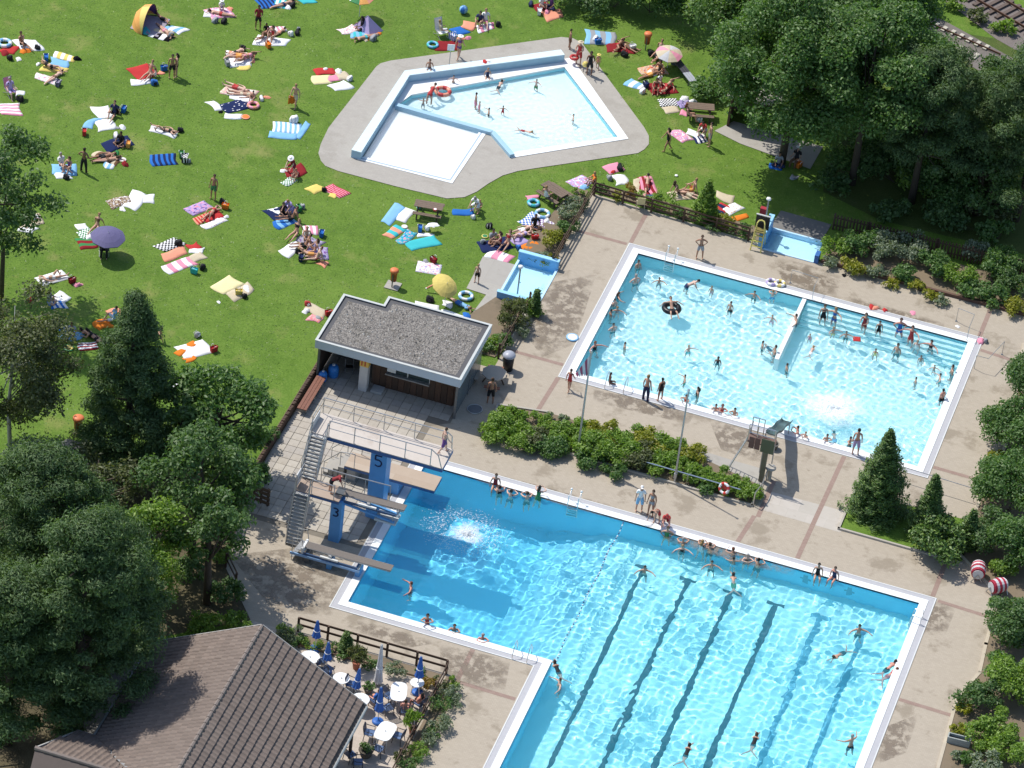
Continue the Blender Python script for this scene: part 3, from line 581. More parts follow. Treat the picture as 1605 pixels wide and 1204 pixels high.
def springboard(root, x0, x1, y, z, sag=.03):
    b = MB()
    n = 8
    for i in range(n):
        xa, xb = x0+(x1-x0)*i/n, x0+(x1-x0)*(i+1)/n; za = z+sag*(i/n)**2*2; zb = z+sag*((i+1)/n)**2*2
        b.add([(xa, y-.25, za), (xb, y-.25, zb), (xb, y+.25, zb), (xa, y+.25, za), (xa, y-.25, za-.05), (xb, y-.25, zb-.05), (xb, y+.25, zb-.05), (xa, y+.25, za-.05)], [(0, 1, 2, 3), (7, 6, 5, 4), (4, 5, 1, 0), (3, 2, 6, 7)]+([(0, 3, 7, 4)] if i == 0 else [])+([(1, 5, 6, 2)] if i == n-1 else []))
    bo = b.build('springboard', M((.165, .145, .13), .85, var=.15, scale=9), root)
    for s in (-1, 1): MB().box(x0+.1, x1-.02, y+s*.262-.012, y+s*.262+.012, z-.06, z-.012).build('board_edge', M((.42, .43, .44), .4, .6), bo)
    MB().box(x0+1.35, x0+1.5, y-.34, y+.34, z-.26, z-.065).build('fulcrum', M((.55, .55, .54), .5), root); MB().box(x0+.9, x0+1.9, y-.42, y-.3, z-.3, z-.2).box(x0+.9, x0+1.9, y+.3, y+.42, z-.3, z-.2).box(x0+.9, x0+.93, y-.3, y+.3, z-.3, z-.27).build('fulcrum_track', M((.7, .71, .7), .5), root)
    for s in (-1, 1): MB().bar((x0-.1, y+s*.36, z-.36), (x0+3.1, y+s*.36, z-.36), .07, .12).build('frame_beam', M((.05, .10, .2), .5), root)
    MB().box(x0+3.02, x0+3.12, y-.4, y+.4, z-.4, z-.3).build('cross_beam', M((.75, .76, .76), .5), root)
springboard(T3, .25, 3.65, -.02, 3.1)
MB().box(-.2, .5, -.3, .3, 2.99, 3.08).build('board_anchor', M((.10, .11, .12), .4), T3); m = MB().bar((.2, -.36, 2.6), (3.2, -.36, 2.25), .12, .1).bar((.2, .36, 2.6), (3.2, .36, 2.25), .12, .1); m.build('brace', MBLUE, T3)
m = MB().bar((3.1, -.36, 2.2), (3.1, -.36, 2.75), .05, .05).bar((3.1, .36, 2.2), (3.1, .36, 2.75), .05, .05); m.build('strut', GALV, T3); MB().box(2.1, 3.3, -.45, .45, 2.1, 2.2).build('support_plate', M((.5, .52, .52), .6), T3)
B1 = thing('low_springboard', 'one metre springboard on a low blue steel frame nearest the restaurant', 'diving board', (-7, -21.5, 0), .0)
springboard(B1, -1.35, 3.45, -.02, 1.0, .02)
MB().box(-1.5, -1.38, -.42, .42, .62, .98).build('end_plate', M((.72, .74, .75), .5), B1)
for x in (-1.2, .05, 1.65): MB().box(x-.13, x+.13, -.34, .34, 0, .58).build('leg', MBLUE if x > -1 else DSTEEL, B1)
MB().bar((-2.1, -.44, .5), (1.8, -.44, .5), .06, .14).build('side_beam', M((.25, .42, .66), .5), B1)
m = MB()
for y in (-.42, .42):
    m.tube([(-2.0, y, 0), (-2.0, y, 1.5), (-1.5, y, 1.6), (-1.4, y, 1.0)], .024)
m.build('ladder_rail', GALV, B1)
for i in range(4): MB().box(-2.08+.1*i, -1.86+.1*i, -.4, .4, .2+.2*i, .23+.2*i).build('rung', GALV, B1)

# ================================================================ water slide
S = thing('water_slide', 'steel water slide with ladder beside the near edge of the upper pool', 'slide', (12.3, -4.6, 0))
zz = lambda y: 2.85-2.1*((y+4.2)/5.2) if y < .4 else .9
n = 14; m = MB(); sect = [(-.30, .2), (-.27, .04), (-.17, 0), (.17, 0), (.27, .04), (.30, .2)]
v = []; pr = []
for i in range(n+1):
    y = -4.3+4.65*i/n; t_ = i/n; z = .45+2.4*(1-t_)**1.1+.06*math.sin(t_*12); pr.append((y, z)); v += [(a, y+4.6, z+b) for a, b in sect]+[(a*1.06, y+4.6, z+b-.05) for a, b in sect]
f = []
for i in range(n):
    for k in range(5): f += [(i*12+k, i*12+k+1, (i+1)*12+k+1, (i+1)*12+k), (i*12+6+k, (i+1)*12+6+k, (i+1)*12+7+k, i*12+7+k)]
    for k in (0, 5): f += [(i*12+k, (i+1)*12+k, (i+1)*12+k+6, i*12+k+6)]
m.add(v, f).build('chute', M((.06, .09, .09), .4), S, True)
for yy in (.35, 4.3):
    z = pr[int((yy-.3)/4.65*n)][1]
    for x in (-.3, .3): MB().tube([(x, yy, 0 if yy < 3 else -.3), (x, yy, z-.03)], .035).build('support', GALV, S)
MB().box(-.16, .10, -.42, -.18, 0, 2.55).build('column', M((.17, .15, .10), .6), S)
MB().box(-1.15, .38, -.5, .25, 2.55, 2.62).build('platform', M((.16, .10, .08), .7), S)
for x in (-1.0, -.68): MB().box(x, x+.3, -.53, -.505, 2.2, 2.95).build('panel', M((.16, .085, .07), .6), S)
MB().box(-.32, .42, -.55, -.52, 2.15, 3.05).build('panel', M((.10, .115, .065), .6), S)
m = MB(); tower_rail(m, [(-1.1, -.46, 2.6), (.36, -.46, 2.6)], 1.15, [(-.6, -.46, 2.6)]); tower_rail(m, [(-1.1, .22, 2.6), (-.42, .22, 2.6)], 1.15, [(-.75, .22, 2.6)]); m.build('guard_rail', STEEL, S)
for y in (-.42, .18): MB().tube([(-2.0, y, 0), (-1.15, y, 2.6), (-1.05, y, 3.5)], .03).build('ladder_rail', M((.55, .56, .56), .4, .5), S)
for i in range(9): t_ = (i+1)/10; MB().tube([(-2.0+.85*t_, -.42, 2.6*t_), (-2.0+.85*t_, .18, 2.6*t_)], .02).build('rung', GALV, S)
t = thing('plant_tub', 'small round dark tub standing on the deck beside the slide', 'tub', at(1212, 703), 0); MB().lathe([(.2, 0), (.27, .34), (.29, .36)], 14).build('tub_body', M((.14, .12, .09), .7), t, True); MB().lathe([(.24, .33), (.02, .36)], 14).build('filling', SOIL, t); MB().torus((0, 0, .36), .27, .03, 14, 6).build('rim', M((.25, .23, .2), .7), t)
t = thing('drinking_fountain', 'small concrete drinking fountain below the slide column', 'fountain', at(1205, 752), 0); MB().lathe([(.16, 0), (.12, .1), (.12, .7), (.3, .82), (.3, .9), (.24, .9), (.05, .84)], 14).build('basin', M((.40, .37, .32), .7), t, True); MB().tube([(.2, 0, .88), (.2, 0, 1.05), (.08, 0, 1.05)], .018).build('tap', STEEL, t)
# poles in the strip, rails and the lifebuoy
fl = thing('flagpole', 'tall steel flagpole with furled striped flag in the shrub strip', 'flagpole', at(905, 712), 0)
MB().tube([(0, 0, 0), (0, 0, 7.1)], .07, 8, .045).build('pole', GALV, fl); MB().ball((0, 0, 7.16), .08).build('finial', STEEL, fl)
b_ = MB()
for k in range(6):
    x0, x1 = -.07-.11*k, -.18-.11*k
    b_.mat(k % 2).add([(x0, .05*math.sin(k*1.3), 6.85-.25*k), (x1, .05*math.sin(k*1.3+1.3), 6.6-.25*k), (x1+.16, .06*math.sin(k), 5.35-.02*k), (x0+.12, .06*math.sin(k+1), 5.5-.02*k)], [(0, 1, 2, 3)])
    b_.add([(x0, .02+.05*math.sin(k*1.3), 6.85-.25*k), (x1, .02+.05*math.sin(k*1.3+1.3), 6.6-.25*k), (x1+.16, .02+.06*math.sin(k), 5.35-.02*k), (x0+.12, .02+.06*math.sin(k+1), 5.5-.02*k)], [(3, 2, 1, 0)])
b_.build('flag', [M((.72, .72, .74), .8), M((.42, .10, .17), .8)], fl)
lp = thing('light_mast', 'tall plain steel mast rising from the shrub strip beside the white handrail', 'mast', at(1057, 757), 0); MB().tube([(0, 0, 0), (0, 0, 6.4)], .065, 8, .04).build('pole', GALV, lp); MB().lathe([(.06, 6.4), (.07, 6.5), (.02, 6.56)], 8).build('cap', STEEL, lp); MB().box(-.08, .08, -.1, .1, .4, .7).build('junction_box', GALV, lp)
def pipe_rail(label, pts, h, z0=0, posts=None, mat=None, r=.035):
    t = thing('handrail', label, 'handrail', (*pts[0], z0)); o = Vector((*pts[0], 0)); P = [Vector((*p, 0))-o for p in pts]; u = Vector((0, 0, h))
    MB().tube([p+u for p in P], r, 6).build('top_rail', mat or STEEL, t)
    for p in (posts and [Vector((*q, 0))-o for q in posts] or P): MB().tube([p, p+u*.99], r*.9, 6).build('post', mat or STEEL, t)
    return t
pipe_rail('long pale pipe handrail along the near side of the shrub strip', [(6.2, -6.95), (11.6, -7.05)], .75, posts=[(6.6, -6.95), (8.6, -6.99), (10.6, -7.03)])
pipe_rail('bent pipe handrail at the end of the shrub strip below the slide', [(12.55, -4.9), (12.6, -6.2), (12.45, -7.2)], .9)
pipe_rail('thin steel frame handrail behind the two thujas', [(19.4, -1.5), (23.6, -1.7)], .9, mat=GALV, r=.022)
t = thing('lifebuoy', 'white and red lifebuoy on a short red stand at the shrub strip', 'lifebuoy', at(1134, 780), -.3); tl_ = Matrix.Rotation(math.radians(72), 3, 'X')
MB().torus((0, -.1, .72), .27, .075, 20, 8, tl_).build('ring', WHITE, t, True)
for a in range(4):
    m = MB(); c = Matrix.Rotation(a*math.pi/2+.5, 3, 'Z'); m.add([tl_ @ (c @ Vector(((.27+.085*math.cos(q)), w, .085*math.sin(q))))+Vector((0, -.1, .72)) for w in (-.09, .09) for q in [2*math.pi*j/8 for j in range(8)]], [(j, (j+1) % 8, 8+(j+1) % 8, 8+j) for j in range(8)]); m.build('band', M((.55, .05, .04), .5), t)
MB().box(-.05, .05, -.02, .06, 0, 1.05).build('stand', M((.5, .07, .05), .5), t); MB().box(-.2, .2, .0, .05, .55, .95).build('backing_board', M((.5, .07, .05), .5), t)

# ================================================================ pool ladders and grab rails
def pool_ladder(label, x, y, rz, h=.75, knobs=True):
    t = thing('pool_ladder', label, 'pool ladder', (x, y, 0), rz, 'pool ladders')
    for s in (-.28, .28):
        MB().tube([(s, .45, 0.0), (s, .42, h), (s, -.02, h-.12), (s, -.1, .1), (s, -.1, -1.0)], .024, 6).build('side_rail', STEEL, t)
        if knobs: MB().ball((s, .42, h+.05), .07).build('knob', WHITE, t)
    for i in range(4): rcv(MB().box(-.28, .28, -.16, -.04, -.2-.25*i, -.16-.25*i).build('rung', STEEL, t))
pool_ladder('steel pool ladder at the far corner of the upper pool', 1.95, 12.5, 0); pool_ladder('steel pool ladder on the far edge of the main pool between divers and swimmers', 3.4, -11.38, 0)
pool_ladder('steel pool ladder at the far corner of the main pool', 22.86, -12.75, -math.pi/2, .6, False)
def loop_rails(label, x, y, rz, w=1.0):
    t = thing('grab_rail', label, 'grab rail', (x, y, 0), rz, 'curved grab rails')
    for s in (-w/2, w/2): MB().tube([(s, .75, .0), (s, .72, .3), (s, .4, .75), (s, .1, .8), (s, -.12, .5), (s, -.12, -.3)], .022, 6).build('rail', STEEL, t)
loop_rails('curved steel grab rails at the near edge of the upper pool by the flagpole', 2.5, 0, math.pi, 1.1); loop_rails('pair of curved steel grab rails on the restaurant side of the main pool', 4.6, -23.9, math.pi, .8)
def hoop(label, pts, r=.02):
    t = thing('safety_rail', label, 'handrail', pts[0]); o = Vector(pts[0]); MB().tube([Vector(p)-o for p in pts], r, 6).build('rail', GALV, t); MB().tube([Vector(pts[0])-o+Vector((-.05, 0, .02)), Vector(pts[0])-o+Vector((.05, 0, .02))], .05).build('foot', GALV, t)
hoop('thin square steel rail frame on the far deck at the pool divider', [(9.0, 13.6, 0), (9.0, 13.6, .95), (10.6, 13.5, .95), (10.6, 12.6, .95), (10.6, 12.55, -.6)])
hoop('thin square steel rail frame on the far deck beside the broad steps', [(18.9, 14.2, 0), (18.9, 14.2, .95), (19.9, 14.0, .95), (19.9, 12.7, .95), (19.9, 12.6, 0)])
hoop('thin square steel rail frame at the end of the upper pool', [(22.1, 12.2, 0), (22.1, 12.2, .95), (21.6, 10.2, .95), (20.9, 10.2, .95), (20.9, 10.2, 0)])
# lane rope with floats across the diving area
t = thing('float_line', 'rope of small white and dark floats across the main pool', 'float line', (6.3, -11.4, -.1))
MB().tube([(0.05*math.sin(i), -.52*i, .0) for i in range(25)], .012, 5).build('rope', OFFWHITE, t)
for i in range(52): MB().lathe([(.02, -.045), (.042, -.03), (.042, .03), (.02, .045)], 6, (0.05*math.sin(i*.4), -.1-.239*i, .02)).build('float', WHITE if i % 2 else M((.08, .10, .25), .5), t)
# ================================================================ footbaths, shower posts, high chair
def footbath(label, poly, ends, wall_h):
    t = thing('footbath', label, 'footbath', (poly[0][0], poly[0][1], 0)); ox, oy = poly[0]; w, d = poly[2][0]-ox, poly[2][1]-oy
    m = MB().box(0, w, 0, d, -.3, -.26); m.build('basin_floor', M((.58, .80, .92), .4, var=.04), t)
    if ends == 'y':
        for y0, y1, h in ((-.22, 0, wall_h*.75), (d, d+.22, wall_h)): MB().box(-.12, w+.12, y0, y1, -.3, h).build('end_wall', M((.16, .42, .74), .45), t); MB().box(-.14, w+.14, y0-.02, y1+.02, h+.002, h+.05).build('coping', M((.33, .62, .86), .45), t)
        for x in (-.13, w): MB().box(x, x+.13, .003, d-.003, -.3, .04).build('kerb', M((.5, .72, .88), .5), t)
    else:
        MB().box(-.3, 0, -.12, d+.12, -.3, wall_h).build('end_wall', M((.16, .42, .74), .45), t); MB().box(-.32, .02, -.14, d+.14, wall_h+.002, wall_h+.05).build('coping', M((.33, .62, .86), .45), t); MB().box(w, w+.25, -.1, .45, -.3, .55).build('end_post', M((.04, .14, .38), .5), t)
        for y in (-.12, d): MB().box(.003, w-.003, y, y+.12, -.3, .05).build('kerb', M((.5, .72, .88), .5), t)
    wt = MB().add([(0, 0, -.1), (w, 0, -.1), (w, d, -.1), (0, d, -.1)], [(0, 1, 2, 3)]).build('water', FWATER, t)
def fwater():
    m = bpy.data.materials.new('shallow_water'); m.use_nodes = True; n = m.node_tree.nodes; l = m.node_tree.links
    tr = n.new('ShaderNodeBsdfTransparent'); tr.inputs[0].default_value = (.88, .97, 1, 1); gl = n.new('ShaderNodeBsdfGlossy'); gl.inputs['Roughness'].default_value = .02; fr = n.new('ShaderNodeFresnel'); mx = n.new('ShaderNodeMixShader')
    l.new(fr.outputs[0], mx.inputs[0]); l.new(tr.outputs[0], mx.inputs[1]); l.new(gl.outputs[0], mx.inputs[2]); l.new(mx.outputs[0], n['Material Output'].inputs[0]); return m
FWATER = fwater()
footbath('blue footbath with pale floor between the lawn path and the upper deck', FB1, 'y', .58); footbath('long blue footbath on the far edge of the upper pool deck', FB2, 'x', .9)
def shower(label, x, y, h):
    t = thing('shower_post', label, 'shower', (x, y, 0)); MB().tube([(0, 0, -.26), (0, 0, h)], .05, 8).build('post', GALV, t); MB().lathe([(.05, h), (.15, h+.05), (.14, h+.14), (.03, h+.18)], 12).build('shower_head', WHITE, t, True); MB().tube([(0, 0, 1.1), (.12, 0, 1.1)], .03).build('valve', STEEL, t)
shower('shower post with white head standing in the footbath by the lawn', -5.2, 5.35, 2.1); shower('shower post with white head beside the high yellow chair', 6.2, 17.9, 2.3)
t = thing('lifeguard_chair', 'tall yellow tubular lifeguard chair with dark backboard by the far footbath', 'chair', at(1187, 388), heading(1187, 388, -.5, 1))
for y in (-.32, .32):
    MB().tube([(.45, y, 0), (.05, y*.85, 1.3), (0, y*.7, 1.75), (-.1, y*.5, 1.85)], .04).build('leg', M((.62, .55, .16), .5), t); MB().tube([(-.45, y, 0), (-.2, y*.85, 1.3)], .04).build('leg', M((.62, .55, .16), .5), t)
MB().tube([(-.1, -.17, 1.85), (-.13, 0, 1.9), (-.1, .17, 1.85)], .04).build('top_hoop', M((.62, .55, .16), .5), t); MB().box(-.25, .22, -.28, .28, 1.2, 1.26).build('seat', M((.20, .17, .05), .6), t)
for i in range(3): MB().box(.30-.1*i, .42-.1*i, -.27, .27, .3+.32*i, .33+.32*i).build('rung', M((.62, .55, .16), .5), t)
MB().box(-.42, -.36, -.42, .42, 1.1, 2.05).build('backboard', BLACK, t); MB().box(-.44, -.34, -.44, .44, 2.05, 2.1).build('board_cap', M((.5, .5, .48), .6), t)
t = thing('fire_box', 'red box on a post between the yellow chair and the shower', 'box', (5.95, 18.3, 0)); MB().box(-.05, .05, -.05, .05, 0, .9).build('post', GALV, t); MB().box(-.22, .22, -.14, .14, .9, 1.4).build('casing', M((.36, .035, .05), .5), t)
# ================================================================ rope reels
def reel(label, px, py, rz):
    t = thing('rope_reel', label, 'rope reel', at(px, py), rz, 'lane rope reels')
    for k in range(11):
        x = -.36+.072*k; MB().lathe([(.1, -.036), (.43-.06*abs(k-5)/5, -.03), (.43-.06*abs(k-5)/5, .03), (.1, .036)], 16).build('rope_turn', M((.62, .60, .62), .6) if (k//2) % 2 else M((.42, .03, .06), .6), t)
        o = t.children[-1]; o.rotation_euler = (0, math.pi/2, 0); o.location = (x, 0, .55)
    for s in (-.45, .45):
        q = MB().lathe([(.3, -.012), (.3, .012)], 16).build('side_disc', M((.6, .6, .6), .5), t); q.rotation_euler = (0, math.pi/2, 0); q.location = (s, 0, .55)
        MB().bar((s*1.08, -.32, 0.02), (s*1.08, 0, .55), .04, .04).bar((s*1.08, .32, .02), (s*1.08, 0, .55), .04, .04).build('stand', GALV, t)
reel('red and white lane rope reel nearest the thujas', 1531, 905, 1.75); reel('dark red lane rope reel against the bushes at the deck edge', 1562, 930, .75)
# ================================================================ restaurant with tiled gable roof
RX, RY, YF, YB = -6.41, -34.3, -34.3, -52.0
RB = thing('restaurant', 'restaurant building with brown tiled gable roof at the diving end of the bath', 'building', (RX, -40, 0))
EL, ER, ZE, ZR = -12.15-RX, -.67-RX, 3.0, 6.2
yf, yb = YF+40, YB+40
WALLM = M((.42, .36, .28), .85, var=.15)
m = MB(); m.add([(EL+.9, yf-1.2, 0), (ER-.9, yf-1.2, 0), (ER-.9, yf-1.2, 3.1), (0, yf-1.2, ZR-.35), (EL+.9, yf-1.2, 3.1), (EL+.9, yb, 0), (ER-.9, yb, 0), (ER-.9, yb, 3.1), (0, yb, ZR-.35), (EL+.9, yb, 3.1)], [(0, 1, 2, 3, 4), (6, 5, 9, 8, 7), (1, 6, 7, 2), (5, 0, 4, 9)]); m.build('wall', WALLM, RB)
for y in (2.0, -1.2, -5.0):
    w = MB().box(ER-.9, ER-.84, y-1.1, y+1.1, .8, 2.2).build('window', M((.03, .04, .05), .1, spec=.8), RB); MB().box(ER-.89, ER-.82, y-1.2, y-1.1, .7, 2.3).box(ER-.89, ER-.82, y+1.1, y+1.2, .7, 2.3).box(ER-.89, ER-.82, y-1.1, y+1.1, 2.2, 2.3).box(ER-.89, ER-.80, y-1.1, y+1.1, .7, .8).build('frame', BROWN, w)
for y in (4.9, .6, -3.4): MB().box(ER-.42, ER-.28, y-.07, y+.07, 0, 2.9).build('post', WOOD, RB)
def roof_mat(name, a, b, c):
    m, n, l, p = nodes_of(name); p.inputs['Roughness'].default_value = .75; p.inputs['Specular IOR Level'].default_value = .25
    oi = n.new('ShaderNodeObjectInfo'); ge = n.new('ShaderNodeNewGeometry'); tc = n.new('ShaderNodeTexCoord').outputs['Object']
    ad = n.new('ShaderNodeMath'); ad.operation = 'ADD'; l.new(oi.outputs['Random'], ad.inputs[0]); l.new(ge.outputs['Random Per Island'], ad.inputs[1])
    fr = n.new('ShaderNodeMath'); fr.operation = 'FRACT'; l.new(ad.outputs[0], fr.inputs[0])
    r = ramp(n, [(0, a), (.5, b), (1, c)]); l.new(fr.outputs[0], r.inputs[0])
    l.new(mixc(n, l, mapr(n, l, noise(n, l, tc, 3, 6), .35, .75, 0, .4), r.outputs[0], (.10, .09, .08)), p.inputs['Base Color']); return m
TILE = roof_mat('roof_tile', (.180, .140, .118), (.200, .156, .132), (.222, .175, .148)); RIDGE = M((.20, .165, .145), .7, var=.15)
TW, TL = .30, .42
def tile_geo():
    v = []
    for j, (s, h) in enumerate(((0, .0), (TL+.05, .075))):
        for k in range(7):
            u = k/6; v.append((u*TW*1.02, s, h+.035*math.sin(u*math.pi*2)*(1 if u < .5 else .55)+.012))
    f = [(k, k+1, 8+k, 7+k) for k in range(6)]; b = len(v)
    v += [(p[0], p[1]-.03, p[2]-.07) for p in v[7:14]]; f += [(7+k, 8+k, b+k+1, b+k) for k in range(6)]; return v, f
tv, tf = tile_geo(); tme = bpy.data.meshes.new('roof_tile'); tme.from_pydata(tv, [], tf); tme.materials.append(TILE)
def frame_for(o, u, d):
    """Matrix with x along the courses, y down the slope, z out of the roof."""
    u, d = Vector(u).normalized(), Vector(d).normalized(); nz = u.cross(d)
    return Matrix(((u.x, d.x, nz.x, o[0]), (u.y, d.y, nz.y, o[1]), (u.z, d.z, nz.z, o[2]), (0, 0, 0, 1)))
def tiled(root, roofobj, o, u, d, L, W, clip=None, near=lambda p: True, budget=[300], seen=None):
    fm = frame_for(o, u, d); rest = MB(); R3 = fm.to_3x3()
    for j in range(int(W/TL)):
        for i in range(int(L/TW)):
            base = fm @ Vector((i*TW, j*TL, .02))
            if clip and not clip(base): continue
            jit = Vector((rnd.uniform(-.006, .006), rnd.uniform(-.008, .008), rnd.uniform(0, .008)))
            wpos = base+root.location
            if budget[0] > 0 and near(wpos):
                ob = link('roof_tile', tme, roofobj); ob.matrix_local = Matrix.Translation(base+R3 @ jit) @ R3.to_4x4(); budget[0] -= 1
            else: rest.add([base+R3 @ (Vector(p)+jit) for p in tv], tf)
    if rest.v: tag(rest.build('roof_tiles', TILE, roofobj), kind='stuff')
def to_px(p):
    q = Vector(p)-CAM; return 802.5+F_PX*q.dot(RIGHT)/q.dot(_fwd), 602-F_PX*q.dot(UP)/q.dot(_fwd)
infr = lambda p: (lambda a: -8 < a[0] < 1612 and -8 < a[1] < 1200)(to_px(p))
dk = MB(); dk.add([(EL, yf, ZE), (0, yf, ZR), (0, yb, ZR), (EL, yb, ZE), (EL, yf, ZE-.14), (0, yf, ZR-.14), (0, yb, ZR-.14), (EL, yb, ZE-.14)], [(0, 1, 2, 3), (7, 6, 5, 4), (0, 4, 5, 1), (3, 2, 6, 7), (0, 3, 7, 4)])
roofL = dk.build('roof', M((.10, .08, .07), .8), RB)
dk = MB(); dk.add([(ER, yf, ZE), (0, yf, ZR), (0, yb, ZR), (ER, yb, ZE), (ER, yf, ZE-.14), (0, yf, ZR-.14), (0, yb, ZR-.14), (ER, yb, ZE-.14)], [(3, 2, 1, 0), (4, 5, 6, 7), (1, 5, 4, 0), (7, 6, 2, 3), (4, 7, 3, 0)])
roofR = dk.build('roof', M((.10, .08, .07), .8), RB)
LR = math.hypot(ER, ZR-ZE); LL = math.hypot(EL, ZR-ZE)
bud = [150]
tiled(RB, roofR, (0, yf, ZR), (0, -1, 0), (ER, 0, ZE-ZR), yf-yb, LR, near=infr, budget=bud); bud[0] += 150
tiled(RB, roofL, (0, yb, ZR), (0, 1, 0), (EL, 0, ZE-ZR), yf-yb, LL, clip=lambda p: not (p.x < -3.2 and p.y < -1.9-abs(p.x+5.7)*1.02 and p.z < 4.95), near=infr, budget=bud)
for i in range(38): y = yf-.46*i; MB().tube([(0, y, ZR+.02), (0, y-.48, ZR+.035)], .10, 8, .12).build('ridge_tile', RIDGE, RB)
MB().tube([(ER+.06, yf, ZE-.06), (ER+.06, yb, ZE-.06)], .07, 8).build('gutter', M((.36, .38, .38), .45, .4), RB); MB().tube([(EL-.06, yf, ZE-.06), (EL-.06, -1.9, ZE-.06)], .07, 8).build('gutter', M((.36, .38, .38), .45, .4), RB)
for e in (EL, ER): MB().bar((e, yf+.03, ZE-.02), (0, yf+.03, ZR+.0), .05, .2).build('barge_board', M((.38, .37, .35), .6), RB)
# side wing
wy0, wyr, wz = -41.8+40, -45.8+40, 5.0
wl = -13.5-RX
dk = MB(); dk.add([(wl+.5, wy0, ZE), (-4.0, wy0, ZE), (-3.0, wyr, wz), (wl-.15, wyr, wz), (wl+.5, 2*wyr-wy0, ZE), (-4, 2*wyr-wy0, ZE), (wl+.5, wy0, ZE-.13), (-4., wy0, ZE-.13), (wl-.15, wyr, wz-.13), (wl+.5, 2*wyr-wy0, ZE-.13)], [(0, 1, 2, 3), (3, 2, 5, 4), (0, 6, 7, 1), (3, 8, 6, 0), (4, 9, 8, 3)])
roofW = dk.build('wing_roof', M((.10, .08, .07), .8), RB)
tiled(RB, roofW, (wl-.15, wyr, wz), (1, 0, 0), (0, wy0-wyr, ZE-wz), 4.6, math.hypot(wy0-wyr, wz-ZE), clip=lambda p: p.x < EL-.2+(wy0-p.y)*.72 and p.x > wl+.42-(wy0-p.y)*.14, near=infr, budget=[0])
for i in range(9): MB().tube([(-3.1-.46*i, wyr, wz+.02), (-3.58-.46*i, wyr, wz+.035)], .10, 8, .12).build('ridge_tile', RIDGE, RB)
MB().bar((wl+.5, wy0+.0, ZE-.02), (wl-.15, wyr, wz), .06, .16).build('barge_board', M((.5, .5, .48), .6), RB); MB().tube([(wl+.5, wy0+.06, ZE-.05), (EL-.1, wy0+.06, ZE-.05)], .06, 8).build('gutter', M((.30, .32, .33), .45, .4), RB)
MB().bar((EL+.02, wy0-.1, ZE+.05), (EL+2.9, wyr+.9, ZE+1.68), .2, .03).build('valley_sheet', M((.4, .41, .42), .5, .5), RB)
m = MB(); m.box(wl+1.1, EL+1, wy0-7.4, wy0-.5, 0, 2.95); m.build('wing_wall', WALLM, RB)
# ================================================================ terrace
TER = [(-9.3, -27.35), (1.3, -27.3), (1.25, -48), (-9.3, -48)]
tag(sheet('cafe_terrace', TER, .008, paving_mat('terrace_paving', (.44, .385, .325), (.52, .45, .385), (.4, .25), (.28, .20, .16), .3)), kind='structure')
tag(sheet('planting_bed', [(-7.6, -27.3), (1.25, -27.28), (1.25, -28.0), (-7.6, -28.25)], .03, SOIL, thick=.05), kind='structure'); tag(sheet('planting_bed', [(1.5, -27.3), (2.3, -27.35), (2.4, -33), (1.9, -38), (1.5, -38)], .03, SOIL, thick=.05), kind='structure')
rail_fence('terrace_fence', 'dark brown rail fence round the café terrace', [(-6.7, -27.15), (1.42, -27.12), (1.38, -38)], .95, (.42, .86), 1.7, WOOD, .11, None, .13)
rail_fence('bed_edging', 'low dark timber rail edging the café flower bed', [(-6.2, -28.35), (1.2, -28.1)], .22, (.16,), 2.4, BROWN, .08, None, .08, 'edging')
def table(label, px, py, rx, ry, rz, group='white terrace tables'):
    p = at(px, py, .72); t = thing('terrace_table', label, 'table', (p.x, p.y, .01), rz, group); n = 24
    pts = [(rx*math.copysign(abs(math.cos(a))**.6, math.cos(a)), ry*math.copysign(abs(math.sin(a))**.6, math.sin(a))) for a in [2*math.pi*k/n for k in range(n)]] if rx != ry else [(rx*math.cos(2*math.pi*k/n), rx*math.sin(2*math.pi*k/n)) for k in range(n)]
    MB().prism(pts, .69, .72).build('tabletop', WHITE, t); MB().lathe([(.03, -.0), (.045, .02), (.045, .04), (.015, .045)], 10, (0, 0, .72)).build('parasol_hole', M((.5, .5, .5), .5), t)
    for sx, sy in ((1, 1), (1, -1), (-1, 1), (-1, -1)): MB().tube([(sx*rx*.45, sy*ry*.45, .69), (sx*rx*.62, sy*ry*.62, 0)], .025, 6).build('leg', OFFWHITE, t)
table('round white plastic table tucked under the restaurant gable', 486, 1030, .5, .5, 0); table('round white plastic table beside the parasol leaning on a chair', 535, 1063, .43, .43, 0)
table('long oval white plastic table where the guests in red sit', 625, 1084, .42, .72, .25); table('small round white table pierced by a folded blue parasol', 654, 1070, .36, .36, 0)
table('white plastic table half hidden by the roof corner', 565, 1096, .47, .47, 0); table('oval white plastic table among empty blue chairs', 604, 1146, .46, .72, -.05)
CH = M((.035, .055, .115), .4); CHD = M((.03, .035, .05), .45)
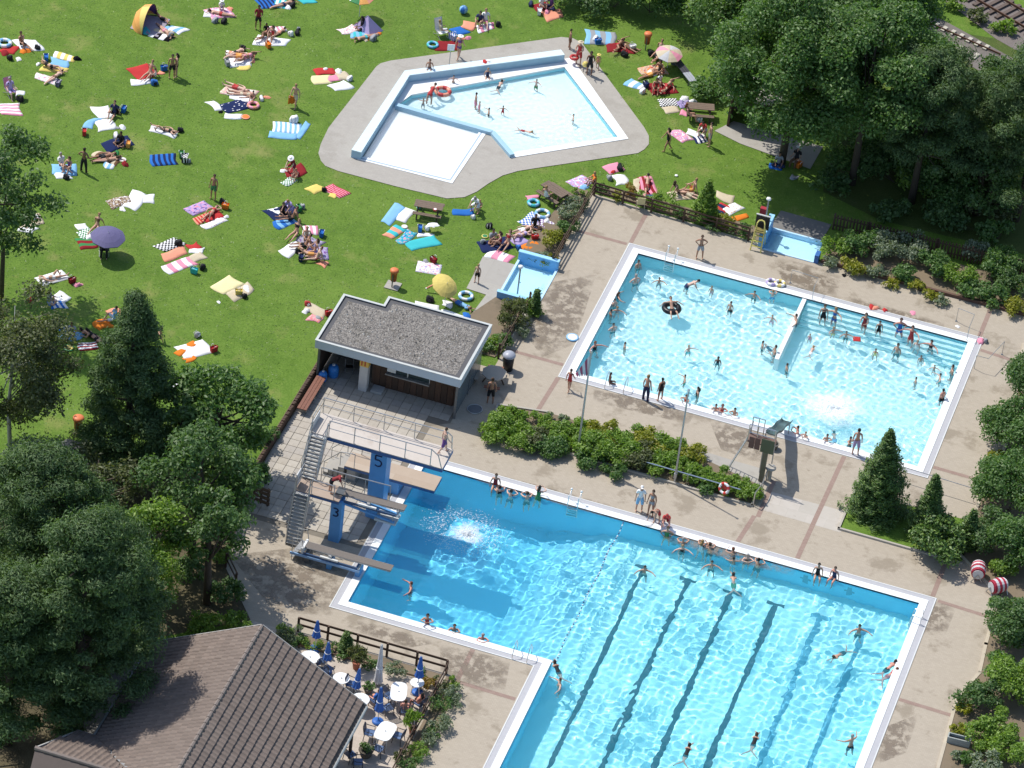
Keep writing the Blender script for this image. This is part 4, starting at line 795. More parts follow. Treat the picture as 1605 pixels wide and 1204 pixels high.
def chair_proto():
    t = thing('terrace_chair', 'x', 'chair', (0, 0, 0), 0, 'dark blue terrace chairs')
    for sx, sy in ((1, 1), (1, -1), (-1, 1), (-1, -1)): MB().tube([(sx*.2, sy*.22, .42), (sx*.25, sy*.26, 0)], .022, 5).build('leg', CHD, t)
    MB().prism([(-.23, -.2), (-.18, -.24), (.2, -.24), (.25, -.2), (.25, .2), (.2, .24), (-.18, .24), (-.23, .2)], .40, .44).build('seat', M((.10, .16, .30), .4), t)
    for s in (-1, 1): MB().tube([(.22, s*.25, .42), (.22, s*.28, .64), (-.1, s*.28, .66), (-.26, s*.25, .72)], .022, 5).build('armrest', CHD, t)
    MB().tube([(-.22, -.24, .42), (-.28, -.25, .8), (-.3, -.18, .9), (-.3, .18, .9), (-.28, .25, .8), (-.22, .24, .42)], .024, 6).build('back_frame', CHD, t)
    for k in range(5): MB().bar((-.22, -.16+.08*k, .44), (-.295, -.16+.08*k, .88), .045, .015, (1, 0, 0)).build('back_slat', CH, t)
    return t
cp = chair_proto(); first = True
CHAIRS = [(500, 1047, 2.3, 'dark blue plastic chair half under the restaurant gable beside the round table'), (513, 1058, 1.2, 'dark blue plastic chair partly hidden by the roof next to the parasol foot'), (550, 1082, 0, 'dark blue plastic chair with a folded parasol leaning on it'),
          (608, 1100, -.4, 'dark blue plastic chair with its back to the white parasol, at the guests\' table'), (607, 1119, 2.4, 'dark blue plastic chair between the blue parasol foot and the guests'), (578, 1158, 0.1, 'empty dark blue chair on the restaurant side of the oval table'),
          (624, 1163, 3.0, 'empty dark blue chair on the fence side of the oval table'), (592, 1183, 1.5, 'empty dark blue chair behind the oval table beside the dark planter'), (548, 1192, 1.0, 'dark blue chair in the roof shade below the planter'), (588, 1107, 2.6, 'dark blue chair in which the guest in the blue shirt lies back'), (634, 1123, 1.9, 'dark blue chair of the sunburnt guest with bare legs'), (657, 1112, 2.7, 'dark blue chair of the guest in red beside the fence'), (560, 1204, .4, 'dark blue chair at the shaded lower end of the café terrace')]
for px, py, rz, lb in CHAIRS:
    o = cp if first else copy_tree(cp); first = False; p = at(px, py); o.location = (p.x, p.y, .01); o.rotation_euler = (0, 0, rz); o['label'] = lb
def closed_parasol(label, px, py, h, cl, cr=.17, mat=None, base=True, tilt=0, group='folded blue parasols'):
    t = thing('folded_parasol', label, 'parasol', (at(px, py).x, at(px, py).y, .01), 0, group); t.rotation_euler = (0, tilt, .6)
    MB().tube([(0, 0, 0), (0, 0, h)], .025, 6).build('pole', OFFWHITE, t); n = 16; v = []; pr = [(.05, h), (cr*.45, h-.2*cl), (cr*.7, h-.5*cl), (cr, h-.85*cl), (cr*1.25, h-cl)]
    for r, z in pr: v += [(r*(1+.22*(k % 2))*math.cos(2*math.pi*k/n), r*(1+.22*(k % 2))*math.sin(2*math.pi*k/n), z) for k in range(n)]
    MB().add(v, [(i*n+k, i*n+(k+1) % n, (i+1)*n+(k+1) % n, (i+1)*n+k) for i in range(4) for k in range(n)]+[tuple(range(n))]).build('canopy', mat or M((.035, .13, .46), .75, var=.25), t); MB().lathe([(.03, h), (.03, h+.05), (.01, h+.08)], 6).build('finial', OFFWHITE, t)
    MB().torus((0, 0, h-.62*cl), cr*.95, .02, 12, 5).build('strap', WHITE, t)
    if base: MB().lathe([(.3, 0), (.3, .08), (.24, .14), (.05, .16), (.04, .3)], 18).build('base', M((.04, .15, .50), .45), t, True)
closed_parasol('folded blue parasol at the bed behind the gable table', 494, 1018, 1.95, 1.05); closed_parasol('folded blue parasol between the two round tables', 511, 1053, 2.0, 1.1); closed_parasol('folded blue parasol without a foot leaning on a chair', 556, 1088, 1.7, 1.2, base=False, tilt=.08)
closed_parasol('folded blue parasol on a blue foot in the middle of the terrace', 592, 1132, 2.35, 1.5); closed_parasol('folded blue parasol standing through the small round table by the fence', 654, 1086, 2.45, 1.3)
closed_parasol('big furled white parasol standing in the middle of the café terrace', 592, 1073, 2.7, 2.5, .17, M((.60, .61, .64), .7, var=.08), False, 0, None)
# ================================================================ vegetation
def leaf_mat(name, stops, trans=.45, rough=.48):
    m = bpy.data.materials.new(name); m.use_nodes = True; n = m.node_tree.nodes; l = m.node_tree.links; n.remove(n['Principled BSDF'])
    ge = n.new('ShaderNodeNewGeometry'); r = ramp(n, stops); l.new(ge.outputs['Random Per Island'], r.inputs[0])
    tc = n.new('ShaderNodeTexCoord').outputs['Object']; c = mixc(n, l, mapr(n, l, noise(n, l, tc, .9, 4), .35, .65, 0, .6), r.outputs[0], mixc(n, l, 1., r.outputs[0], (.62, .72, .6), 'MULTIPLY'))
    p = n.new('ShaderNodeBsdfPrincipled'); p.inputs['Roughness'].default_value = rough; p.inputs['Specular IOR Level'].default_value = .5; l.new(c, p.inputs['Base Color'])
    t = n.new('ShaderNodeBsdfTranslucent'); l.new(mixc(n, l, 1., c, (1.2, 1.3, .5), 'MULTIPLY'), t.inputs[0]); x = n.new('ShaderNodeMixShader'); x.inputs[0].default_value = trans
    l.new(p.outputs[0], x.inputs[1]); l.new(t.outputs[0], x.inputs[2]); l.new(x.outputs[0], n['Material Output'].inputs[0]); return m
LEAF = dict(
    dark=leaf_mat('dark_leaf', [(0, (0.067, 0.137, 0.043)), (.5, (0.107, 0.194, 0.061)), (1, (0.185, 0.281, 0.101))]),
    mid=leaf_mat('mid_leaf', [(0, (0.064, 0.148, 0.037)), (.5, (0.115, 0.219, 0.057)), (1, (0.224, 0.335, 0.118))]),
    light=leaf_mat('light_leaf', [(0, (0.117, 0.217, 0.031)), (.5, (0.203, 0.326, 0.049)), (1, (0.321, 0.456, 0.087))]),
    yellow=leaf_mat('yellow_leaf', [(0, (0.175, 0.214, 0.024)), (.5, (0.298, 0.314, 0.034)), (1, (0.473, 0.429, 0.060))]),
    grey=leaf_mat('grey_leaf', [(0, (0.123, 0.165, 0.111)), (.5, (0.228, 0.281, 0.196)), (1, (0.385, 0.429, 0.323))]),
    pine=leaf_mat('pine_needle', [(0, (0.061, 0.122, 0.048)), (.5, (0.106, 0.180, 0.067)), (1, (0.190, 0.274, 0.108))], .35, .6),
    olive=leaf_mat('olive_leaf', [(0, (0.079, 0.099, 0.043)), (.5, (0.140, 0.165, 0.071)), (1, (0.228, 0.247, 0.119))]),
    thuja=leaf_mat('thuja_leaf', [(0, (0.046, 0.109, 0.023)), (.5, (0.096, 0.178, 0.036)), (1, (0.193, 0.287, 0.059))], .2),
    rust=leaf_mat('rust_leaf', [(0, (0.245, 0.124, 0.034)), (.5, (0.350, 0.214, 0.051)), (1, (0.385, 0.330, 0.085))]))
BARK = M((.07, .055, .042), .9, var=.35, scale=4, bump=.6); BIRCH = M((.50, .49, .45), .8, var=.3, scale=5)
G = np.random.default_rng(21)
def leaf_mesh(name, c, nrm, size, mat, parent, aspect=.55, axis=None):
    """Many small folded leaf faces. c: centres, nrm: facing, size: length of each."""
    n = len(c); nrm = nrm/np.linalg.norm(nrm, axis=1, keepdims=True)
    r = G.normal(size=(n, 3)) if axis is None else axis+G.normal(size=(n, 3))*.35
    u = np.cross(nrm, r); u /= np.linalg.norm(u, axis=1, keepdims=True)+1e-9; w = np.cross(u, nrm)
    s = np.asarray(size).reshape(-1, 1)*np.ones((n, 1))
    fold = nrm*s*.14
    v = np.stack([c-w*s*.5, c+u*s*aspect*.5+fold, c+w*s*.5, c-u*s*aspect*.5+fold], 1).reshape(-1, 3)
    i = np.arange(n)*4; f = np.stack([i, i+1, i+2, i, i+2, i+3], 1).reshape(-1, 3)
    me = bpy.data.meshes.new(name); me.vertices.add(len(v)); me.vertices.foreach_set('co', v.astype(np.float32).ravel())
    me.loops.add(f.size); me.loops.foreach_set('vertex_index', f.astype(np.int32).ravel()); me.polygons.add(len(f)); me.polygons.foreach_set('loop_start', np.arange(0, f.size, 3, dtype=np.int32)); me.update()
    o = link(name, me, parent, [mat]); return o
def sph(n):
    d = G.normal(size=(n, 3)); return d/np.linalg.norm(d, axis=1, keepdims=True)
def lobes_leaves(centres, radii, per_m2, squash=.8, inner=.42):
    cs, ns = [], []
    for c, r in zip(centres, radii):
        k = max(12, int(4*math.pi*r*r*per_m2)); d = sph(k); d[:, 2] = np.where(d[:, 2] < -.45, -d[:, 2], d[:, 2])
        rad = r*(1-np.abs(G.normal(size=(k, 1)))*inner)*(1+.16*np.sin(d[:, :1]*7+c[0]*3)*np.cos(d[:, 1:2]*6+c[1]*2))
        cs.append(c+d*rad*np.array([1, 1, squash])+G.normal(size=(k, 3))*r*.1); ns.append(d*.55+G.normal(size=(k, 3))*.6+np.array([0, 0, .5]))
    return np.concatenate(cs), np.concatenate(ns)
def tree(name, label, base, h, cr, kind='mid', leaf=.24, dens=26, lobes=34, z0=.28, trunk=BARK, tr=.2, group=None, aspect=.6, gap=.62, squash=.75, lr=.33):
    """Broad-leaved tree: trunk, limbs and a crown of many leaf clumps."""
    t = thing(name, label, 'tree', (base[0], base[1], -.03), 0, group)
    cz, hz = h*(z0+1)/2, h*(1-z0)/2
    cen, rad = [], []
    for k in range(lobes):
        d = sph(1)[0]; d[2] = d[2]*.95; q = gap+(1-gap)*G.random()**.6
        p = np.array([d[0]*cr*q, d[1]*cr*q, cz+d[2]*hz*q]); taper = 1-.35*max(0, (p[2]-cz)/hz)
        p[:2] *= taper; cen.append(p); rad.append(cr*lr*G.uniform(.7, 1.25))
    c, nr = lobes_leaves(cen, rad, dens, squash)
    leaf_mesh('crown', c, nr, leaf*G.uniform(.6, 1.3, len(c)), LEAF[kind], t, aspect)
    m = MB(); bend = [Vector((0, 0, 0)), Vector((G.normal()*.12, G.normal()*.12, h*.3)), Vector((G.normal()*.25, G.normal()*.25, h*.62)), Vector((0, 0, h*.9))]
    m.tube(bend, [tr*1.25, tr, tr*.55, tr*.12], 8); m.build('trunk', trunk, t, True)
    for k in range(0, lobes, max(1, lobes//9)):
        p = Vector(cen[k]); a = bend[1].lerp(bend[2], G.random()); MB().tube([a, a.lerp(p, .5)+Vector((0, 0, -.15)), p], [tr*.42, tr*.26, tr*.06], 5).build('limb', trunk, t, True)
    return t
def conifer(name, label, base, h, r, kind='pine', whorls=16, per=11, needle=.3, dens=46, cat='tree', group=None, z0=.08, shape=.85, droop=.25, trunk=True, spread=.13):
    """Whorled conifer: boughs carrying flat sprays of needles."""
    t = thing(name, label, cat, (base[0], base[1], -.03), 0, group); cs, ns, ax = [], [], []
    for w in range(whorls):
        f = w/(whorls-1); z = h*(z0+(1-z0)*f*.97); R = r*((1-f)**shape)*G.uniform(.82, 1.12)+.12; a0 = G.random()*6.28
        for b in range(per):
            a = a0+6.283*b/per+G.normal()*.16; Lb = R*G.uniform(.68, 1.12); k = max(6, int(dens*Lb)); s = G.random(k)**.75
            wd = spread*Lb*(1.15-s)+.06; lat = G.normal(size=k)*wd
            x = s*Lb*math.cos(a)-lat*math.sin(a); y = s*Lb*math.sin(a)+lat*math.cos(a); zz = z-droop*Lb*s**1.5+G.normal(size=k)*.07+.1*np.abs(lat)
            cs.append(np.stack([x, y, zz], 1)); ns.append(np.stack([.35*math.cos(a)+G.normal(size=k)*.45, .35*math.sin(a)+G.normal(size=k)*.45, np.full(k, .9)], 1)); ax.append(np.tile([-math.sin(a), math.cos(a), 0], (k, 1)))
    c = np.concatenate(cs); n_ = np.concatenate(ns)
    leaf_mesh('crown', c, n_, needle*G.uniform(.6, 1.3, len(c)), LEAF[kind], t, .34, np.concatenate(ax))
    if trunk: MB().tube([(0, 0, 0), (0, 0, h*.95)], [.05*h**.8/1.4, .02], 7).build('trunk', BARK, t, True)
    return t
def pine(label, base, h, r, clumps=60, z0=.3, kind='pine', tr=.2, lr=.2, dens=120, needle=.22, cone=.35, group=None, col=BARK):
    """Scots pine: tufted needle clumps on bare limbs round a tall trunk."""
    t = thing('pine_tree', label, 'tree', (base[0], base[1], -.03), 0, group); cs, ns, cen = [], [], []
    for k in range(clumps):
        f = (k+.5)/clumps; z = h*(z0+(1-z0)*f); R = r*((1-f)**.75+.05 if cone > .7 else (1-cone*f**1.5)*(1 if f < .8 else math.sqrt(max(.05, 1-((f-.8)/.2)**2))))*G.uniform(.3, 1.08); a = k*2.399+G.normal()*.3
        p = np.array([R*math.cos(a), R*math.sin(a), z]); cen.append(p); rr = r*lr*G.uniform(.55, 1.35)*(1 if cone < .7 else 1.15-.55*f); q = max(20, int(4*math.pi*rr*rr*dens)); d = sph(q)
        cs.append(p+d*rr*np.array([1.25, 1.25, .55])*(G.random((q, 1))**.5)*(1+.35*G.normal(size=(q, 1))*.6)); ns.append(d+G.normal(size=(q, 3))*.5+np.array([0, 0, .5]))
    c = np.concatenate(cs); leaf_mesh('crown', c, np.concatenate(ns), needle*G.uniform(.6, 1.3, len(c)), LEAF[kind], t, .3)
    b = [Vector((0, 0, 0)), Vector((G.normal()*.15, G.normal()*.15, h*.5)), Vector((0, 0, h*.97))]; MB().tube(b, [tr*1.2, tr*.8, .03], 8).build('trunk', col, t, True)
    for k in range(0, clumps, 5): p = Vector(cen[k]); MB().tube([(0, 0, p.z-.5), p], [tr*.3, .025], 5).build('limb', col, t)
    return t
def bush(name, label, base, h, r, kind='mid', leaf=.14, dens=95, lobes=12, cat='shrub', group=None, ry=None, rz=0, aspect=.6, spiky=0):
    t = thing(name, label, cat, (base[0], base[1], 0), rz, group); ry = ry or r; cen, rad = [], []
    for k in range(lobes):
        a = G.random()*6.283; q = math.sqrt(G.random())*.85; s = min(r, ry, h*.9); z = h*(.28+.5*G.random()*(1-.45*q)); cen.append(np.array([r*q*math.cos(a), ry*q*math.sin(a), z])); rad.append(s*G.uniform(.28, .45))
    c, nr = lobes_leaves(cen, rad, dens, .85, .3); c[:, 2] = np.maximum(c[:, 2], .03); ax = None
    if spiky: ax = (c-np.array([0, 0, h*.1]))*spiky
    leaf_mesh('foliage', c, nr, leaf*G.uniform(.6, 1.35, len(c)), LEAF[kind], t, aspect, None if not spiky else ax)
    for k in range(3): MB().tube([(G.normal()*.06, G.normal()*.06, 0), Vector(cen[k])], [.03, .012], 4).build('stem', BARK, t)
    return t
B = lambda x, y: at(x, y)
# --- lawn side, nearest corner
tree('broad_tree', 'dark thin-crowned tree at the picture edge over the leopard blanket', B(2, 468), 11.5, 3.4, 'dark', .26, 20, 40, .30, gap=.5, tr=.13, lr=.26)
tree('birch_tree', 'grey-green birch with white stem beside the red litter bin', B(16, 712), 11.2, 3.7, 'olive', .2, 30, 60, .14, trunk=BIRCH, tr=.11, gap=.4, lr=.27)
pine('dark pine with pointed crown in front of the orange blankets', B(200, 735), 11.8, 3.0, 190, .08, cone=.78, lr=.19, dens=120)
tree('broad_tree', 'glossy broad tree with deep shade beside the slab terrace', B(335, 745), 6.6, 3.1, 'mid', .27, 30, 30, .22, gap=.55)
tree('broad_tree', 'rounded grey-leaved tree leaning against the pointed pine', B(280, 760), 6.0, 2.0, 'dark', .25, 28, 20, .25)
tree('broad_tree', 'dark tree on a tall stem left of the terrace screen', B(300, 880), 8.2, 2.9, 'dark', .24, 28, 32, .38); tree('broad_tree', 'dark slender tree between the screen and the restaurant peak', B(325, 945), 7.5, 2.0, 'dark', .24, 28, 22, .42); pine('dark edge pine at the very bottom corner', B(10, 1165), 10.5, 3.6, 120, .2, tr=.24, lr=.17, cone=.4)
pine('huge dark pine in the corner by the restaurant, nearest the bin path', B(60, 985), 11.5, 3.9, 150, .15, tr=.26, lr=.165, cone=.5)
pine('second huge dark pine overhanging the restaurant wing', B(122, 1150), 13.6, 3.5, 150, .2, tr=.26, lr=.17, cone=.4)
pine('tall dark pine shading the service path beside the restaurant', B(165, 1060), 10.5, 2.9, 120, .22, tr=.22, lr=.19, cone=.5)
tree('broad_tree', 'light green tree with bright tips between the dark pines', B(225, 950), 6.8, 2.5, 'light', .2, 34, 26, .15, gap=.5)
tree('broad_tree', 'olive tree behind the garden path and below the birch', B(150, 815), 4.6, 2.4, 'olive', .2, 30, 20, .08)
tree('broad_tree', 'grey-leaved low tree below the birch at the picture edge', B(35, 800), 4.2, 2.8, 'grey', .17, 34, 22, .05)
for x, y, h, r, k, lb in ((300, 905, 1.2, 1.0, 'dark', 'dark low shrub in the shade left of the terrace handrail'), (345, 880, .9, .7, 'light', 'small bright shrub at the foot of the terrace handrail'), (318, 985, 1.1, .9, 'light', 'round light green shrub behind the restaurant gable'), (370, 985, 1.0, .7, 'light', 'fine-leaved bright shrub at the peak of the restaurant gable'), (350, 945, 1.5, 1.0, 'dark', 'dark shrub beside the shaded deck corner'), (130, 700, 1.0, 1.0, 'olive', 'dry olive shrub beside the garden path'), (45, 735, 1.4, 1.3, 'grey', 'grey shrub at the end of the garden path'), (395, 700, 1.6, 1.0, 'mid', 'leafy shrub leaning over the palisade wall'), (420, 690, .8, .6, 'dark', 'low dark shrub on the lawn side of the palisade wall'), (400, 750, 1.2, .9, 'dark', 'dark shrub against the timber screen')):
    bush('shrub', lb, B(x, y), h, r, k, .16, 75, 11)
# --- far wood
tree('oak_tree', 'big broad tree with layered bright leaf tufts above the shelter path', B(1225, 255), 13.0, 4.9, 'mid', .225, 40, 70, .20, gap=.55, lr=.28)
tree('oak_tree', 'tall broad tree overhanging the long bench', B(1172, 110), 12.5, 4.3, 'mid', .225, 40, 44, .18, gap=.5, lr=.29)
tree('oak_tree', 'broad tree reaching over the hedge behind the far footbath', B(1335, 288), 13.2, 4.2, 'mid', .225, 40, 54, .26, gap=.5, lr=.28)
tree('oak_tree', 'dark broad tree at the top edge right of the bathers', B(1085, 22), 9.5, 3.0, 'dark', .22, 40, 32, .12)
tree('oak_tree', 'dense green tree filling the far corner below the railway', B(1318, 150), 12, 4.4, 'mid', .225, 40, 56, .2, lr=.28)
pine('tall pine with bare lower trunk behind the hedge', B(1428, 318), 10.8, 3.2, 115, .38, lr=.17, tr=.2, cone=.35); pine('dark pine at the picture edge behind the hedge', B(1592, 345), 12.5, 3.6, 125, .30, lr=.17, tr=.2, cone=.4)
pine('dark pine rising beside the disused track', B(1535, 285), 7.6, 2.5, 66, .25, tr=.18, cone=.5); pine('slim dark pine between the oaks and the disused track', B(1440, 230), 7.5, 2.4, 60, .2, cone=.6)
tree('broad_tree', 'low yellow-green tree in the wood behind the picket fence', B(1480, 300), 5.0, 2.4, 'mid', .24, 26, 20, .1); tree('broad_tree', 'dark undergrowth tree between the two bare pine trunks', B(1530, 335), 4.6, 2.4, 'dark', .24, 26, 20, .05)
for x, y, h, r, k, lb in ((905, 8, 2.4, 2.1, 'dark', 'dark bush at the top edge above the paddling pool'), (960, 10, 3.0, 2.4, 'dark', 'tall dark bush at the top edge behind the blue blanket'), (1020, 20, 2.6, 2.0, 'mid', 'green bush at the top edge behind the orange bin'), (1105, 150, 1.4, 1.2, 'mid', 'leafy bush at the end of the long bench'), (1300, 300, 1.3, 1.3, 'dark', 'dark bush under the big broad tree'), (1385, 335, 1.2, 1.5, 'dark', 'dark low bush behind the picket fence under the tall pine'), (1480, 352, 1.4, 1.5, 'dark', 'dark low bush behind the fence between the pines'), (1560, 375, 1.2, 1.3, 'mid', 'green low bush behind the fence near the edge pine'), (1420, 100, 2.4, 2.2, 'mid', 'green thicket beside the disused track'), (1480, 130, 2.0, 1.8, 'olive', 'dry thicket below the disused track'), (1560, 150, 2.2, 2.0, 'dark', 'dark thicket below the railway'), (1395, 20, 3.0, 2.6, 'dark', 'dark thicket at the top edge beside the railway verge'), (1492, 14, .9, 1.0, 'light', 'small bright shrub on the railway verge nearest the wood'), (1532, 34, .7, .9, 'olive', 'dry shrub in the middle of the railway verge'), (1572, 48, .8, .9, 'light', 'bright shrub on the railway verge by the picture edge'), (1345, 262, 2.4, 2.2, 'mid', 'green thicket under the tree that reaches over the hedge'), (1400, 285, 2.6, 2.2, 'dark', 'dark thicket left of the tall bare pine trunk'), (1455, 300, 2.2, 2.0, 'light', 'sunny light green thicket right of the tall bare pine trunk'), (1500, 318, 2.4, 2.2, 'mid', 'green thicket midway between the two bare pine trunks'), (1555, 335, 2.0, 2.0, 'olive', 'dry thicket left of the picture edge pine'), (1410, 235, 3.0, 2.6, 'mid', 'tall green thicket deep in the far wood'), (1490, 225, 2.8, 2.6, 'dark', 'dark thicket deep in the far wood by the slim pines'), (1575, 255, 3.0, 2.6, 'mid', 'tall thicket at the picture edge deep in the wood')):
    bush('thicket', lb, B(x, y), h, r, k, .22, 45, 13)
# --- hedge behind the upper pool
HG = [(1305, 395, 1.3, 1.0, 'light', 'bright leafy shrub at the end of the far footbath'), (1300, 418, .7, .55, 'grey', 'grey cushion plant beside the blue footbath post'), (1345, 392, 1.6, 1.2, 'mid', 'upright green shrub second from the far footbath'), (1335, 425, .9, .8, 'yellow', 'yellow-green low shrub near the far footbath'), (1385, 405, 1.7, 1.2, 'grey', 'tall grey-green shrub in the upper hedge'), (1375, 432, .8, .7, 'grey', 'grey low plant at the deck side of the hedge'), (1425, 400, 1.5, 1.1, 'grey', 'blue-grey shrub close to the picket fence'), (1415, 438, 1.0, .8, 'mid', 'mid green shrub in the middle of the hedge front'), (1395, 448, .5, .6, 'yellow', 'low yellow edging plant in mid hedge'), (1455, 425, 1.4, 1.1, 'mid', 'bushy green shrub in the hedge behind the broad steps'), (1440, 456, .6, .7, 'yellow', 'yellow edging plant behind the broad steps'), (1460, 468, .5, .55, 'yellow', 'second yellow edging plant nearer the pool corner'), (1475, 475, .55, .5, 'grey', 'silvery edging plant near the pool corner'), (1500, 440, 1.3, 1.1, 'light', 'feathery light green shrub in the hedge'), (1525, 402, 1.2, .9, 'grey', 'silver shrub close to the fence at the picture edge side'), (1520, 462, 1.1, .9, 'mid', 'leafy shrub in the hedge above the pool corner'), (1560, 430, 1.8, 1.4, 'mid', 'big glossy shrub in the hedge near the picture edge'), (1555, 472, 1.2, 1.0, 'mid', 'lower glossy shrub near the picture edge'), (1595, 455, 1.7, 1.2, 'dark', 'dark shrub at the picture edge of the hedge'), (1590, 490, .9, .8, 'yellow', 'yellow-green shrub at the hedge corner of the deck')]
for x, y, h, r, k, lb in HG: bush('hedge_shrub', lb, B(x, y), h, r, k, .15 if k != 'mid' else .18, 85, 11, group='hedge shrubs behind the upper deck')
conifer('conifer', 'bright green cone-shaped conifer at the upper deck fence', B(1103, 345), 2.9, .85, 'light', 16, 12, .2, 70, cat='conifer', z0=.02, droop=-.15, spread=.2)
for x, y, h, r, k, lb in ((1010, 318, .7, .6, 'light', 'low bright shrub behind the pale garden chair'), (985, 305, .6, .6, 'rust', 'rusty flowering shrub at the upper fence'), (965, 312, .5, .5, 'yellow', 'yellow low shrub at the upper fence'), (1040, 325, .9, .8, 'light', 'round green shrub beside the conifer'), (1070, 345, .7, .7, 'mid', 'mid green shrub below the conifer'), (1135, 355, .8, .8, 'yellow', 'yellowish shrub right after the conifer'), (1160, 368, .7, .7, 'mid', 'low green shrub beside the yellow chair'), (1120, 362, .5, .6, 'dark', 'dark creeping shrub at the fence foot by the conifer'),
                          (945, 300, .5, .5, 'mid', 'small green shrub in the fence corner')): bush('shrub', lb, B(x, y), h, r, k, .13, 95, 10)
for x, y, h, r, k, lb in ((905, 325, .8, .7, 'grey', 'silver shrub nearest the fence corner on the lawn side'), (890, 342, .7, .7, 'grey', 'second silver shrub along the lawn fence'), (890, 362, .9, .7, 'mid', 'green shrub midway along the lawn fence'), (866, 388, 1.3, .75, 'yellow', 'clipped golden shrub on a short stem at the lawn fence'), (845, 408, .6, .8, 'grey', 'grey ground plant above the footbath wall'), (862, 415, .6, .6, 'yellow', 'yellow-green plant at the footbath corner'), (880, 378, .7, .5, 'light', 'light green shrub beside the golden shrub'), (905, 306, .5, .4, 'light', 'small light shrub at the deck fence corner'),
                          (800, 508, 1.6, 1.15, 'olive', 'grassy ornamental shrub between footbath and kiosk'), (832, 490, .8, .7, 'light', 'light green plant below the footbath'), (775, 545, .7, .6, 'light', 'bright low plant behind the kiosk bench'), (760, 548, .6, .55, 'mid', 'green low plant at the kiosk wall'), (785, 540, .9, .7, 'mid', 'leafy plant at the lawn rail near the kiosk'), (815, 525, .8, .6, 'grey', 'greyish plant under the ornamental shrub')):
    bush('shrub', lb, B(x, y), h, r, k, .13 if k != 'olive' else .3, 95 if k != 'olive' else 60, 10, spiky=1 if k == 'olive' else 0, aspect=.6 if k != 'olive' else .16)
conifer('conifer', 'narrow dark conifer at the footbath corner', B(838, 492), 1.7, .28, 'thuja', 12, 9, .16, 90, cat='conifer', z0=.02, droop=-.3, spread=.3)
# --- strip between the pools
SB = [(785, 678, 1.35, 1.0, 'light'), (800, 655, 1.0, .8, 'light'), (815, 690, 1.2, .9, 'light'), (835, 668, .9, .9, 'light'), (845, 692, 1.1, .8, 'olive'), (870, 662, .6, .8, 'grey'), (862, 700, 1.1, .8, 'mid'), (885, 688, 1.2, .9, 'light'), (908, 672, .8, .8, 'light'), (930, 705, 1.35, 1.0, 'light'), (950, 688, 1.2, 1.0, 'yellow'), (925, 722, 1.0, .7, 'mid'), (965, 712, 1.4, 1.0, 'light'), (985, 692, 1.1, .9, 'light'), (1000, 722, 1.2, .9, 'olive'), (1015, 700, 1.2, 1.0, 'yellow'), (1035, 728, 1.1, .9, 'light'), (1048, 708, 1.2, .9, 'light'), (1075, 735, 1.0, .9, 'light'), (1080, 712, 1.0, .8, 'yellow'), (1100, 748, .9, .8, 'light'), (1125, 752, .9, .8, 'light'), (1150, 762, .9, .8, 'light'), (1170, 772, .8, .7, 'light'), (960, 738, .8, .6, 'mid'), (1110, 765, .6, .5, 'mid')]
for k, (x, y, h, r, kd) in enumerate(SB):
    bush('shrub', f'{dict(light="light green", mid="green", olive="olive green", grey="pale grey", dark="dark green", yellow="yellow green")[kd]} shrub in the strip between the pools, {["", "second ", "third ", "fourth ", "fifth ", "sixth ", "seventh ", "eighth ", "ninth ", "tenth ", "eleventh ", "twelfth ", "thirteenth ", "fourteenth ", "fifteenth ", "sixteenth ", "seventeenth "][sum(1 for q in SB[:k] if q[4] == kd)]}of its colour from the kiosk'.replace(', of', ', first of'), B(x, y+6), h*.92, r*1.22, kd, .15, 120, 17, group='shrubs between the pools')
